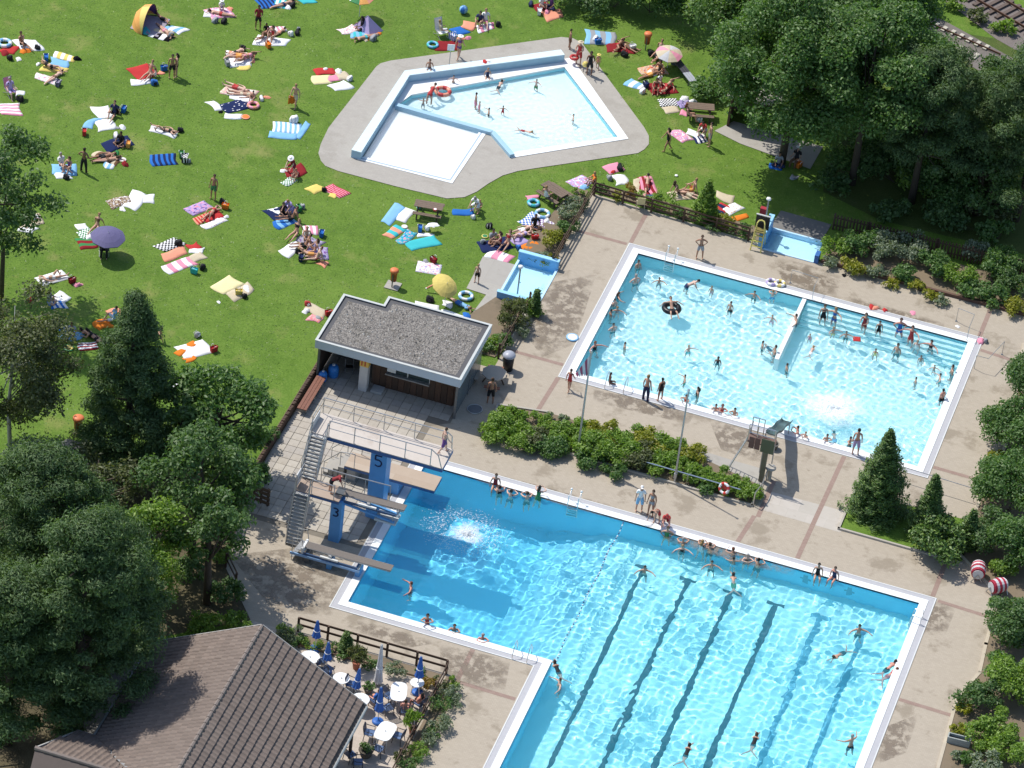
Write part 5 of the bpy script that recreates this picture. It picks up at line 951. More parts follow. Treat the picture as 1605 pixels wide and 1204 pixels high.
# --- thuja bed and deck-edge trees
conifer('conifer', 'tall pointed spruce-like conifer in the small grass bed', B(1372, 803), 5.9, 1.75, 'thuja', 26, 16, .16, 110, cat='conifer', z0=.03, droop=-.05, spread=.17); conifer('conifer', 'narrower conifer right of the tall one in the grass bed', B(1450, 835), 4.1, 1.05, 'thuja', 22, 14, .15, 120, cat='conifer', z0=.03, droop=-.25, spread=.22)
bush('shrub', 'round dark green bush in front of the narrower conifer', B(1475, 872), 2.3, 1.7, 'thuja', .2, 75, 18); conifer('conifer', 'brownish slim conifer at the corner of the grass bed', B(1515, 858), 2.6, .6, 'thuja', 14, 10, .2, 80, cat='conifer', z0=.03, droop=-.3, spread=.25)
ER_ = [(1590, 700, 4.2, 2.0, 'mid', 'tall leafy tree-like shrub at the right-hand deck edge'), (1610, 640, 4.0, 2.0, 'dark', 'dark tall shrub at the deck edge beyond the pool corner'), (1560, 725, .9, .6, 'yellow', 'yellow edging shrub at the deck edge above the thujas'), (1553, 745, .9, .7, 'grey', 'grey-green shrub at the deck edge above the thujas'), (1548, 768, .8, .6, 'yellow', 'small golden shrub nearest the frame handrail'), (1580, 800, 3.8, 2.1, 'mid', 'broad green shrub tree beside the thuja bed'), (1545, 860, 2.6, 1.4, 'dark', 'dark shrub above the rope reels'), (1590, 880, 3.2, 1.8, 'mid', 'big green shrub behind the rope reels'), (1575, 900, 1.2, .8, 'light', 'bright shrub right beside the rope reels'), (1590, 1010, 3.0, 1.7, 'dark', 'dark glossy shrub below the rope reels'), (1575, 975, 1.8, 1.1, 'mid', 'green shrub just below the rope reels'), (1530, 1110, 2.0, 1.15, 'dark', 'dark round shrub near the deck edge bench'), (1590, 1095, 2.6, 1.6, 'light', 'light green airy shrub above the border bench'), (1565, 1060, 1.6, 1.0, 'mid', 'middling green shrub over the dark round one'), (1512, 1118, .6, .45, 'yellow', 'yellow edging plant above the small bench'), (1500, 1150, .6, .45, 'yellow', 'second yellow edging plant beside the small bench'), (1535, 1168, 1.3, .95, 'light', 'feathery bright shrub right of the small bench'), (1565, 1150, 1.5, 1.0, 'light', 'long-leaved bright shrub in the lower border'), (1585, 1195, 1.6, 1.2, 'light', 'strappy light shrub in the lower border corner'), (1515, 1195, .7, .5, 'mid', 'small green plant below the small bench'), (1545, 1215, 1.4, 1.0, 'grey', 'soft grey-green shrub at the bottom edge'), (1497, 1190, .5, .35, 'grey', 'tiny grey plant at the kerb below the bench')]
for x, y, h, r, k, lb in ER_: bush('border_shrub', lb, B(x, y), h, r, k, .17, 80, 13 if r < 1.5 else 22, group='shrubs of the deck-edge border')
# --- terrace planting
TP = [(452, 1005, 1.3, .7, 'grey', 'tall grassy silver plant beside the terrace fence start', 1), (447, 1000, .9, .5, 'light', 'bright green plant at the gable edge of the terrace', 0), (470, 1012, .6, .6, 'mid', 'green plant at the gable end of the flower bed', 0), (490, 1015, .5, .6, 'light', 'light plant in the flower bed under the first parasol', 0), (523, 1025, .5, .6, 'mid', 'low plant in the flower bed behind the second parasol', 0), (545, 1028, .5, .6, 'mid', 'low plant between the flower bed conifer and the potted palm', 0), (582, 1045, .5, .6, 'mid', 'low plant in the flower bed beside the white parasol', 0), (620, 1055, .7, .6, 'grey', 'grey-green plant in the flower bed by the guests', 0), (660, 1060, .5, .5, 'mid', 'low plant behind the small round table', 0), (672, 1080, .9, .6, 'rust', 'rust-coloured shrub in the terrace fence corner', 0), (688, 1078, .8, .5, 'olive', 'olive shrub in the terrace fence corner', 0), (712, 1078, .8, .4, 'light', 'clipped bright shrub outside the terrace corner', 0), (705, 1092, .8, .65, 'grey', 'grey cushion shrub outside the terrace, nearest the corner', 0), (715, 1105, .6, .5, 'grey', 'grey cushion shrub on the deck side below the corner', 0), (690, 1112, .9, .6, 'mid', 'deep green shrub outside the terrace rail', 0), (688, 1140, .8, .7, 'grey', 'grey cushion shrub outside the terrace, midway', 0), (668, 1165, .8, .65, 'grey', 'grey cushion shrub outside the terrace, lowest', 0), (676, 1152, .6, .5, 'mid', 'small green shrub between the two lower grey cushions', 0), (655, 1185, .9, .6, 'light', 'light green shrub outside the lower terrace rail', 0), (640, 1205, .9, .6, 'mid', 'green shrub outside the terrace at the bottom edge', 0), (628, 1190, .7, .4, 'olive', 'thin grassy plant inside the terrace rail', 1)]
for x, y, h, r, k, lb, sp in TP: bush('shrub', lb, B(x, y), h, r, k, .26 if sp else .12, 70 if sp else 100, 9, spiky=sp, aspect=.14 if sp else .6)
conifer('conifer', 'small pointed conifer in the terrace flower bed', B(541, 1022), 1.3, .42, 'thuja', 12, 10, .14, 90, cat='conifer', z0=.02, droop=-.3, spread=.25)
def potted(label, px, py, h, r, kind, pot, spiky, pr=.2, ph=.4):
    p = B(px, py); t = thing('potted_plant', label, 'potted plant', (p.x, p.y, .01)); MB().lathe([(pr*.72, 0), (pr, ph), (pr*1.1, ph), (pr*1.1, ph+.05), (pr*.85, ph+.05)], 14).build('pot', pot, t); MB().lathe([(pr*.86, ph-.02), (.02, ph)], 12).build('soil', SOIL, t)
    b = bush('foliage_holder', 'x', (0, 0), h, r, kind, .36 if spiky else .13, 60 if spiky else 120, 9, spiky=spiky, aspect=.12 if spiky else .6)
    for c in list(b.children): c.parent = t; c.location = (0, 0, ph)
    bpy.data.objects.remove(b)
TC = M((.36, .12, .07), .75, var=.2)
potted('terracotta pot with spiky palm at the flower bed rail', 558, 1048, 1.1, .6, 'olive', TC, 1, .22, .42); potted('terracotta pot with bright leafy plant at the terrace rail', 646, 1150, 1.0, .55, 'light', TC, 1, .2, .38); potted('square-looking dark planter with dense green plant near the roof edge', 573, 1185, .55, .42, 'dark', M((.09, .075, .06), .8), 0, .36, .4); potted('low pot with green plant at the foot of the white parasol', 577, 1085, .45, .35, 'mid', M((.20, .17, .14), .8), 0, .25, .25)
# --- short grass standing on the lawn
STEP = [(-14.2, -5.4), (-13.4, -5.4), (-13.4, -17.6), (-15.6, -17.6)]; PATHS = [pix(q) for q in ([(757, 402), (812, 416), (870, 430), (838, 490), (776, 560), (742, 548), (727, 508), (762, 462), (731, 452)], [(1120, 205), (1150, 190), (1290, 230), (1270, 265), (1160, 225)], [(1224, 330), (1303, 352), (1288, 378), (1206, 356)])]
_n = 60000; _px = np.stack([G.uniform(-20, 1320, _n), G.uniform(-15, 770, _n)], 1); _bx = []
for a, b in _px:
    p = at(a, b, -.03)
    if any(inside((p.x, p.y), q) for q in (DECK, SUR, FB1, FB2, PATHS[0], PATHS[1], PATHS[2], STEP)): continue
    _bx.append((p.x, p.y))
_b = np.array(_bx); _k = len(_b); _a = G.uniform(0, 6.283, _k); _h = G.uniform(.01, .035, _k); _w = G.uniform(.03, .07, _k); _c = np.stack([np.cos(_a), np.sin(_a)], 1)*_w[:, None]
_z = np.full((_k, 1), -.035); _v = np.stack([np.hstack([_b+_c, _z]), np.hstack([_b-_c, _z]), np.hstack([_b+G.normal(size=(_k, 2))*.07, (_h-.03)[:, None]])], 1).reshape(-1, 3)
_me = bpy.data.meshes.new('grass'); _me.vertices.add(len(_v)); _me.vertices.foreach_set('co', _v.astype(np.float32).ravel()); _me.loops.add(len(_v)); _me.loops.foreach_set('vertex_index', np.arange(len(_v), dtype=np.int32)); _me.polygons.add(_k); _me.polygons.foreach_set('loop_start', np.arange(0, len(_v), 3, dtype=np.int32)); _me.update()
tag(link('grass', _me, None, [leaf_mat('grass_blade', [(0, (.09, .17, .022)), (.5, (.14, .235, .036)), (1, (.22, .31, .07))], .3)]), kind='stuff')
# ================================================================ people: one skinned body per pose, clothing and hair as children
def V3(*a): return Vector(a)
POSES = {  # torso, head, thigh L/R, shin L/R, upper arm L/R, forearm L/R, chest-forward
    'stand': dict(t=(0, 0, 1), th=((0, .10, -1), (.03, -.10, -1)), sh=((-.03, .03, -1), (-.03, -.03, -1)), ua=((-.05, .22, -1), (.05, -.22, -1)), fa=((.2, .05, -1), (.25, -.05, -1)), f=(1, 0, 0)),
    'walk': dict(t=(.06, 0, 1), th=((.38, .06, -1), (-.26, -.06, -1)), sh=((.10, 0, -1), (-.60, 0, -1)), ua=((-.35, .2, -1), (.38, -.2, -1)), fa=((.0, .05, -1), (.7, -.05, -.9)), f=(1, 0, 0)),
    'hips': dict(t=(0, 0, 1), th=((0, .16, -1), (0, -.16, -1)), sh=((0, .06, -1), (0, -.06, -1)), ua=((-.25, .75, -.7), (-.25, -.75, -.7)), fa=((.45, -.75, -.5), (.45, .75, -.5)), f=(1, 0, 0)),
    'bend': dict(t=(.85, 0, .42), th=((-.05, .1, -1), (.1, -.1, -1)), sh=((-.1, 0, -1), (-.05, 0, -1)), ua=((.35, .12, -1), (.45, -.12, -1)), fa=((.3, 0, -1), (.35, 0, -1)), f=(.42, 0, -.85)),
    'crouch': dict(t=(.55, 0, .85), th=((.85, .28, -.15), (.9, -.28, -.1)), sh=((-.5, 0, -1), (-.45, 0, -1)), ua=((.75, .1, -.6), (.75, -.1, -.6)), fa=((.7, -.1, -.5), (.7, .1, -.5)), f=(.85, 0, -.5)),
    'carry': dict(t=(-.05, 0, 1), th=((.03, .1, -1), (-.05, -.1, -1)), sh=((-.05, 0, -1), (-.1, 0, -1)), ua=((.4, .25, -.9), (.4, -.25, -.9)), fa=((.9, -.3, .15), (.9, .3, .15)), f=(1, 0, 0)),
    'arms': dict(t=(0, 0, 1), th=((.1, .14, -1), (-.05, -.14, -1)), sh=((-.1, 0, -1), (-.2, 0, -1)), ua=((.35, .95, -.12), (.4, -.95, -.2)), fa=((.75, .6, -.05), (.8, -.5, .0)), f=(1, 0, 0)),
    'sit': dict(t=(-.38, 0, 1), th=((1, .14, .12), (1, -.14, .05)), sh=((1, .02, -.16), (1, 0, -.10)), ua=((-.5, .35, -1), (-.5, -.35, -1)), fa=((-.35, .1, -1), (-.35, -.1, -1)), f=(1, 0, .38)),
    'knee': dict(t=(-.18, 0, 1), th=((1, .14, .10), (.72, -.12, .78)), sh=((1, .02, -.14), (.45, 0, -1)), ua=((-.35, .35, -1), (.55, -.15, -.7)), fa=((-.2, .1, -1), (.9, .1, -.1)), f=(1, 0, .18)),
    'hug': dict(t=(.12, 0, 1), th=((.75, .14, .72), (.78, -.14, .68)), sh=((.38, 0, -1), (.42, 0, -1)), ua=((.65, .22, -.6), (.65, -.22, -.6)), fa=((.85, -.45, -.2), (.85, .45, -.2)), f=(1, 0, -.12)),
    'cross': dict(t=(.1, 0, 1), th=((.75, .75, .06), (.75, -.75, .06)), sh=((.1, -1, -.12), (.2, 1, -.08)), ua=((.4, .3, -.9), (.4, -.3, -.9)), fa=((.9, -.25, -.3), (.9, .25, -.3)), f=(1, 0, -.1)),
    'chair': dict(t=(-.22, 0, 1), th=((1, .15, .04), (1, -.15, .04)), sh=((.15, 0, -1), (.22, 0, -1)), ua=((.15, .28, -1), (.15, -.28, -1)), fa=((.95, .1, -.1), (.95, -.1, -.1)), f=(1, 0, .22)),
    'edge': dict(t=(.05, 0, 1), th=((1, .14, -.04), (1, -.14, -.04)), sh=((.05, 0, -1), (.15, 0, -1)), ua=((-.2, .35, -1), (-.2, -.35, -1)), fa=((.1, .05, -1), (.1, -.05, -1)), f=(1, 0, 0)),
    'back': dict(t=(-1, 0, .03), th=((1, .13, .02), (1, -.13, .02)), sh=((1, .06, 0), (1, -.06, 0)), ua=((.75, .55, -.1), (.75, -.55, -.1)), fa=((.9, .1, -.02), (.9, -.1, -.02)), f=(0, 0, 1)),
    'backknee': dict(t=(-1, 0, .05), th=((.72, .12, .72), (1, -.13, .02)), sh=((.5, 0, -1), (1, -.06, 0)), ua=((-.75, .6, .05), (.7, -.6, -.1)), fa=((-.4, -.9, .1), (.9, .1, -.02)), f=(0, 0, 1)),
    'prone': dict(t=(-1, 0, .02), th=((1, .12, .0), (1, -.12, .0)), sh=((1, .05, .02), (1, -.05, .02)), ua=((-.65, .75, .0), (-.65, -.75, .0)), fa=((-.7, -.7, 0), (-.7, .7, 0)), f=(0, 0, -1)),
    'read': dict(t=(-.88, 0, .42), th=((1, .12, -.02), (1, -.12, -.02)), sh=((1, .05, .04), (.45, -.05, .9)), ua=((-.35, .2, -1), (-.35, -.2, -1)), fa=((-1, -.2, .05), (-1, .2, .05)), f=(-.42, 0, -.88)),
    'side': dict(t=(-1, .1, .10), th=((.9, .3, .12), (.75, .6, .0)), sh=((.9, -.35, .0), (.85, -.5, 0)), ua=((.3, .9, -.1), (-.9, .3, -.1)), fa=((.8, .4, -.1), (-.6, .7, .3)), f=(0.05, 1, .25)),
    'swim': dict(t=(-1, 0, .22), th=((1, .35, -.18), (1, -.35, -.18)), sh=((.75, .7, -.05), (.75, -.7, -.05)), ua=((-.8, .7, .0), (-.8, -.7, .0)), fa=((-.95, .3, -.02), (-.95, -.3, -.02)), f=(-.1, 0, -1)),
    'hang': dict(t=(.06, 0, 1), th=((-.12, .12, -1), (.05, -.12, -1)), sh=((-.4, 0, -1), (-.25, 0, -1)), ua=((.8, .55, .12), (.8, -.55, .12)), fa=((.45, -.8, .05), (.45, .8, .05)), f=(1, 0, 0)),
    'tube': dict(t=(-.75, 0, .62), th=((1, .25, .35), (1, -.25, .35)), sh=((.85, .1, -.5), (.85, -.1, -.5)), ua=((-.1, 1, -.1), (-.1, -1, -.1)), fa=((.5, .7, -.3), (.5, -.7, -.3)), f=(.6, 0, .75)),
}
SKINM = {}
def skin_mat(c):
    if c not in SKINM:
        m, n, l, p = nodes_of('skin'); p.inputs['Roughness'].default_value = .5; p.inputs['Subsurface Weight'].default_value = .0
        tc = n.new('ShaderNodeTexCoord').outputs['Object']; l.new(mixc(n, l, noise(n, l, tc, 6, 4), tuple(v*.9 for v in c), tuple(min(1, v*1.1) for v in c)), p.inputs['Base Color']); SKINM[c] = m
    return SKINM[c]
SK = dict(p=(.62, .40, .31), m=(.50, .29, .20), t=(.36, .185, .115), d=(.21, .105, .065), r=(.58, .27, .20), b=(.10, .05, .03))
HAIR = dict(b=(.018, .013, .01), k=(.055, .03, .016), l=(.30, .19, .08), g=(.32, .31, .30), r=(.14, .045, .02), w=(.62, .62, .60))
_bodies = {}
EYE = M((.01, .01, .012), .3)
def body(pose):
    """Continuous body mesh in one pose, its bone map and head frame."""
    if pose in _bodies: return _bodies[pose]
    P = POSES[pose]; U = lambda v: Vector(v).normalized(); t = U(P['t']); f = U(P['f']); f = (f-t*f.dot(t)).normalized(); lf = t.cross(f)
    J, E, R, BN = [], [], [], []
    def j(p, r, par=None, bone=None):
        J.append(Vector(p)); R.append(r); k = len(J)-1
        if par is not None: E.append((par, k)); BN.append(bone)
        return k
    pel = j((0, 0, 0), .118); wai = j(t*.19, .112, pel, 'belly'); che = j(t*.36, .138, wai, 'chest'); nb = j(t*.49, .075, che, 'top'); nk = j(t*.57, .052, nb, 'neck')
    hd = t if pose not in ('read', 'prone', 'swim') else (t*.75+Vector((0, 0, .65))).normalized()
    if pose == 'bend': hd = (t+Vector((0, 0, .1))).normalized()
    h1 = j(J[nk]+hd*.085, .088, nk, 'head'); h2 = j(J[h1]+hd*.10, .092, h1, 'head'); h3 = j(J[h2]+hd*.055, .055, h2, 'head')
    ff = (f-hd*f.dot(hd)).normalized()
    j(J[h1]+ff*.055-hd*.02, .055, h1, 'head')
    hands = []
    for s, k in ((1, 0), (-1, 1)):
        sh = j(t*.455+lf*s*.175, .062, che if False else nb, 'shoulder'); el = j(J[sh]+U(P['ua'][k])*.28, .040, sh, 'uarm'); wr = j(J[el]+U(P['fa'][k])*.25, .027, el, 'farm'); ha = j(J[wr]+U(P['fa'][k])*.075, .032, wr, 'hand'); hands.append((J[ha], U(P['fa'][k]), s))
        hp = j(lf*s*.095-t*.06, .098, pel, 'hip'); kn = j(J[hp]+U(P['th'][k])*.43, .058, hp, 'thigh'); ak = j(J[kn]+U(P['sh'][k])*.41, .036, kn, 'shin')
        sd = U(P['sh'][k]); fd = (ff*.9-sd*.15) if abs(sd.z) > .6 and abs(f.z) < .85 else (f*.95+sd*.4 if f.z > 0 else sd*.9+f*.4)
        if pose in ('bend', 'crouch', 'edge', 'chair', 'hug', 'knee'): fd = Vector((1, 0, -.12)) if sd.z < -.5 else fd
        fd = fd.normalized(); j(J[ak]+fd*.17-Vector((0, 0, .0)), .032, ak, 'foot')
        j(J[ak]-fd*.05+sd*.03, .034, ak, 'foot')
    me = bpy.data.meshes.new('sk'); me.from_pydata(J, E, []); o = bpy.data.objects.new('sk', me); COL.objects.link(o)
    md = o.modifiers.new('s', 'SKIN'); md.use_smooth_shade = True; md.branch_smoothing = .6
    lay = me.skin_vertices[0].data
    for i, r in enumerate(R): lay[i].radius = (r, r); lay[i].use_root = (i == 0)
    sub = o.modifiers.new('d', 'SUBSURF'); sub.levels = sub.render_levels = 1
    dg = bpy.context.evaluated_depsgraph_get(); ev = o.evaluated_get(dg); bm = bpy.data.meshes.new_from_object(ev); bpy.data.objects.remove(o)
    v = np.empty(len(bm.vertices)*3, np.float32); bm.vertices.foreach_get('co', v); v = v.reshape(-1, 3); nb_ = len(v)
    faces = [tuple(p.vertices) for p in bm.polygons]; bpy.data.meshes.remove(bm)
    # small features: nose, ears, eyes and five tapered fingers on each hand
    ex = MB()
    c = J[h1]*.45+J[h2]*.55
    def spike(a, d, r0, ln, bendv=None):
        d = Vector(d).normalized(); mid = Vector(a)+d*ln*.55; end = mid+((d+(bendv or Vector((0, 0, 0)))).normalized())*ln*.5; ex.tube([a, mid, end], [r0, r0*.9, r0*.55], 4)
    spike(c+ff*.078-hd*.02, ff-hd*.3, .017, .03); hl = hd.cross(ff)
    for s in (-1, 1):
        ex.add([c+hl*s*.085+ff*.02+hd*.03, c+hl*s*.11-ff*.005+hd*.015, c+hl*s*.088+ff*.01-hd*.035, c+hl*s*.085-ff*.02], [(0, 1, 2), (0, 3, 1), (1, 3, 2)])
    for p, d, s in hands:
        side = d.cross(f).normalized() if d.cross(f).length > .2 else d.cross(t).normalized(); q = side.cross(d)
        for i, ln in enumerate((.055, .072, .078, .07)): spike(p+d*.012+side*(i-1.5)*.019, d+side*(i-1.5)*.09, .0095, ln, q*.5)
        spike(p-d*.03+side*.03, d*.6+side*.9, .0105, .06, d*.6)
    ex.mat(1)
    for s in (-1, 1): ex.ball(c+hl*s*.034+ff*.080+hd*.012, .011, 5, 4)
    ex.bar(c+ff*.083-hd*.055+hl*.022, c+ff*.083-hd*.055-hl*.022, .012, .008, tuple(hd))
    jv = np.array([tuple(p) for p in J]); jr = np.array(R)
    def nearest(pts):
        best = np.full(len(pts), 9.); idx = np.zeros(len(pts), int); par = np.zeros(len(pts))
        for k, (a, b) in enumerate(E):
            A, D = jv[a], jv[b]-jv[a]; tt = np.clip(((pts-A)@D)/(D@D), 0, 1); rr = jr[a]+(jr[b]-jr[a])*tt; ds = np.linalg.norm(pts-(A+tt[:, None]*D), axis=1)/rr
            m_ = ds < best; best[m_] = ds[m_]; idx[m_] = k; par[m_] = tt[m_]
        return idx, par
    cent = np.array([v[list(q)].mean(0) for q in faces]); bi, bt = nearest(cent); bone = [BN[i] for i in bi]
    low = min(v[:, 2].min(), min(p[2] for p in ex.v))
    if pose in ('chair', 'edge'): low = -.125
    if pose == 'tube': low = -.12
    if pose == 'swim': low = -.02
    if pose == 'hang': low = J[pel].z-.9
    off = np.array([0, 0, -low], np.float32)
    if pose == 'stand' or pose == 'arms': pass
    bmx = bpy.data.meshes.new('person'); allv = [tuple(p) for p in v+off]+[tuple(Vector(p)+Vector(off.tolist())) for p in ex.v]
    bmx.from_pydata(allv, [], faces+[tuple(nb_+i for i in q) for q in ex.f]); bmx.materials.append(skin_mat(SK['p'])); bmx.materials.append(EYE)
    mi = [0]*len(faces)+[1 if k else 0 for k in ex.mi]; bmx.polygons.foreach_set('material_index', mi); bmx.polygons.foreach_set('use_smooth', [True]*len(bmx.polygons)); bmx.update()
    nrm = np.zeros_like(v)
    for q, pc in zip(faces, cent):
        a, b_, c_ = v[q[0]], v[q[1]], v[q[2]]; nn = np.cross(b_-a, c_-a); nrm[list(q)] += nn
    nrm /= np.linalg.norm(nrm, axis=1, keepdims=True)+1e-9
    hc = np.array(c); fwd_ = np.array(ff); upv = np.array(hd)
    _bodies[pose] = dict(me=bmx, v=v, n=nrm, faces=faces, bone=bone, bt=bt, cent=cent, off=off, hc=hc, ff=fwd_, hd=upv, E=E, BN=BN, garm={}, top=(v+off)[:, 2].max(), jn=J)
    return _bodies[pose]
COVER = {
    'trunks': lambda b, t: b == 'hip' or (b == 'thigh' and t < .5) or (b == 'belly' and t < .22), 'briefs': lambda b, t: b == 'hip' or (b == 'thigh' and t < .10) or (b == 'belly' and t < .12),
    'top': lambda b, t: (b == 'chest' and t > .35) or (b == 'top' and t < .25), 'suit': lambda b, t: b in ('hip', 'belly', 'chest') or (b == 'thigh' and t < .10) or (b == 'top' and t < .4),
    'tshirt': lambda b, t: b in ('belly', 'chest', 'shoulder') or (b == 'top' and t < .8) or (b == 'uarm' and t < .55), 'shorts': lambda b, t: b == 'hip' or (b == 'thigh' and t < .85) or (b == 'belly' and t < .3),
    'trousers': lambda b, t: b in ('hip', 'shin') or b == 'thigh' or (b == 'belly' and t < .25), 'dress': lambda b, t: b in ('hip', 'belly', 'chest') or (b == 'thigh' and t < .7) or (b == 'top' and t < .5)}
GNAME = dict(trunks='swim_trunks', briefs='bikini_bottom', top='bikini_top', suit='swimsuit', tshirt='shirt', shorts='shorts', trousers='trousers', dress='dress', short='hair', long='hair', cap='cap', hat='sun_hat')
def garment(pose, kind):
    B_ = body(pose)
    if kind in B_['garm']: return B_['garm'][kind]
    v, n = B_['v'], B_['n']
    if kind in ('short', 'long', 'cap', 'hat'):
        sel = []
        for k, (q, bn, c) in enumerate(zip(B_['faces'], B_['bone'], B_['cent'])):
            if bn not in ('head', 'neck'): continue
            d = c-B_['hc']; fw, u = d@B_['ff'], d@B_['hd']
            if u > .045 or (fw < -.005 and u > (-.075 if kind in ('short', 'cap', 'hat') else -.20)) or (abs(fw) < .045 and u > .0): sel.append(q)
        g = .022
    else: sel = [q for q, bn, t in zip(B_['faces'], B_['bone'], B_['bt']) if COVER[kind](bn, t)]; g = .012 if kind in ('suit', 'top', 'briefs') else .022
    used = sorted({i for q in sel for i in q}); mp = {i: k for k, i in enumerate(used)}; L = len(used)
    vv = [tuple(v[i]+n[i]*g+B_['off']) for i in used]; f = [tuple(mp[i] for i in q) for q in sel]
    if kind in ('cap', 'hat', 'long'):
        x = MB(); hc, hd, ff = Vector(B_['hc']), Vector(B_['hd']), Vector(B_['ff']); o_ = Vector(B_['off'].tolist()); s = hd.cross(ff)
        if kind == 'hat': ring_ = [hc+o_+hd*.06+(ff*math.cos(a)+s*math.sin(a))*r+hd*z for r, z in ((.09, 0), (.2, -.03)) for a in [2*math.pi*k/14 for k in range(14)]]; x.add(ring_, [(k, (k+1) % 14, 14+(k+1) % 14, 14+k) for k in range(14)])
        elif kind == 'cap': x.add([hc+o_+hd*.05+s*.07+ff*.08, hc+o_+hd*.05-s*.07+ff*.08, hc+o_+hd*.03-s*.05+ff*.18, hc+o_+hd*.03+s*.05+ff*.18], [(0, 1, 2, 3)])
        else: x.tube([hc+o_-ff*.06-hd*.02, hc+o_-ff*.105-hd*.14, hc+o_-ff*.10-hd*.27], [.075, .07, .03], 7)
        b = len(vv); vv += x.v; f += [tuple(b+i for i in q) for q in x.f]
    me = bpy.data.meshes.new(GNAME[kind]); me.from_pydata(vv, [], f); me.materials.append(EYE); me.polygons.foreach_set('use_smooth', [True]*len(f)); me.update(); B_['garm'][kind] = me; return me
CL = dict(bk=(.012, .012, .015), nv=(.02, .03, .09), bl=(.03, .14, .45), lb=(.22, .45, .68), rd=(.46, .045, .045), pk=(.72, .28, .38), wh=(.78, .78, .78), gy=(.30, .31, .33), or_=(.68, .20, .03), yl=(.70, .56, .16), gn=(.05, .22, .08), tq=(.06, .45, .48), pu=(.16, .07, .24), br=(.16, .09, .05), dr=(.24, .025, .03), bg=(.55, .47, .34), li=(.42, .34, .58), co=(.72, .30, .20), og=(.74, .36, .10), ck=(.5, .5, .52), sl=(.115, .105, .215), py=(.74, .66, .37))
def setmat(o, m):
    o.material_slots[0].link = 'OBJECT'; o.material_slots[0].material = m
NPEOPLE = []
def person(px, py, pose, face, skin, clothes, hair, label, s=1., z=0., group=None, wet=False, at2=None, rz=None):
    """px,py: pixel of what the person stands, sits or lies on; face: compass direction in the picture (or head pixel for lying)."""
    B_ = body(pose); p = at(px, py, WZ if wet else 0. if .1 < z < .45 else z); p.z = z
    if rz is None:
        if isinstance(face, tuple): a = at(*face, z); rz = math.atan2(a.y-p.y, a.x-p.x)+math.pi
        else: rz = heading(px, py, *DIRS[face])
    rz += rnd.uniform(-.12, .12)
    o = link('person', B_['me'], None); setmat(o, skin_mat(SK[skin])); o.location = p; o.rotation_euler = (0, 0, rz); o.scale = (s, s, s*rnd.uniform(.97, 1.03)); tag(o, label, 'person', group)
    kids = []
    for c in clothes.split():
        k, col = c.split(':'); g = link(GNAME[k], garment(pose, k), o); setmat(g, M(CL[col], .8, name='cloth')); kids.append(g)
    if hair:
        k, col = hair.split(':'); g = link('hair' if k in ('short', 'long') else GNAME[k], garment(pose, k), o); setmat(g, M(HAIR[col] if k in ('short', 'long') else CL[col], .75, name='hair')); kids.append(g)
    if wet:
        for q in [o]+kids: q.cycles.is_caustics_receiver = True
    NPEOPLE.append(o); return o
# ================================================================ towels, bags, beach gear
CLOTH = {}
def cloth(spec):
    """'col' plain, 's:a,b,n' stripes across, 'c:a,b,n' checks, 'f:a,b,c' flowers, 'd:a,b' dots."""
    if spec in CLOTH: return CLOTH[spec]
    m, n, l, p = nodes_of('towelling'); p.inputs['Roughness'].default_value = .95; p.inputs['Specular IOR Level'].default_value = .05
    tc = n.new('ShaderNodeTexCoord'); uv = tc.outputs['UV']
    if ':' not in spec: c = mixc(n, l, noise(n, l, uv, 3, 5), tuple(v*.88 for v in CL[spec]), tuple(min(.9, v*1.08) for v in CL[spec]))
    else:
        k, r = spec.split(':'); a = r.split(','); s = n.new('ShaderNodeSeparateXYZ'); l.new(uv, s.inputs[0])
        def tri(src, q):
            x = n.new('ShaderNodeMath'); x.operation = 'MULTIPLY'; l.new(src, x.inputs[0]); x.inputs[1].default_value = q
            y = n.new('ShaderNodeMath'); y.operation = 'FRACT'; l.new(x.outputs[0], y.inputs[0]); z = n.new('ShaderNodeMath'); z.operation = 'GREATER_THAN'; l.new(y.outputs[0], z.inputs[0]); z.inputs[1].default_value = .5; return z.outputs[0]
        if k == 's': c = mixc(n, l, tri(s.outputs[0], float(a[2])), CL[a[0]], CL[a[1]])
        elif k == 'l': c = mixc(n, l, tri(s.outputs[1], float(a[2])), CL[a[0]], CL[a[1]])
        elif k == 'c': c = mixc(n, l, tri(s.outputs[1], float(a[2])), mixc(n, l, tri(s.outputs[0], float(a[2])*1.6), CL[a[0]], CL[a[1]]), mixc(n, l, tri(s.outputs[0], float(a[2])*1.6), CL[a[1]], CL[a[0]]))
        elif k == 'f':
            r_ = ramp(n, [(.40, CL[a[0]]), (.46, CL[a[1]]), (.54, CL[a[1]]), (.6, CL[a[2]])]); l.new(noise(n, l, uv, 6.5, 2), r_.inputs[0]); c = r_.outputs[0]
        else:
            v = n.new('ShaderNodeTexVoronoi'); v.inputs['Scale'].default_value = 7; l.new(uv, v.inputs[0]); c = mixc(n, l, mapr(n, l, v.outputs[0], .2, .26), CL[a[1]], CL[a[0]])
    l.new(c, p.inputs['Base Color']); CLOTH[spec] = m; return m
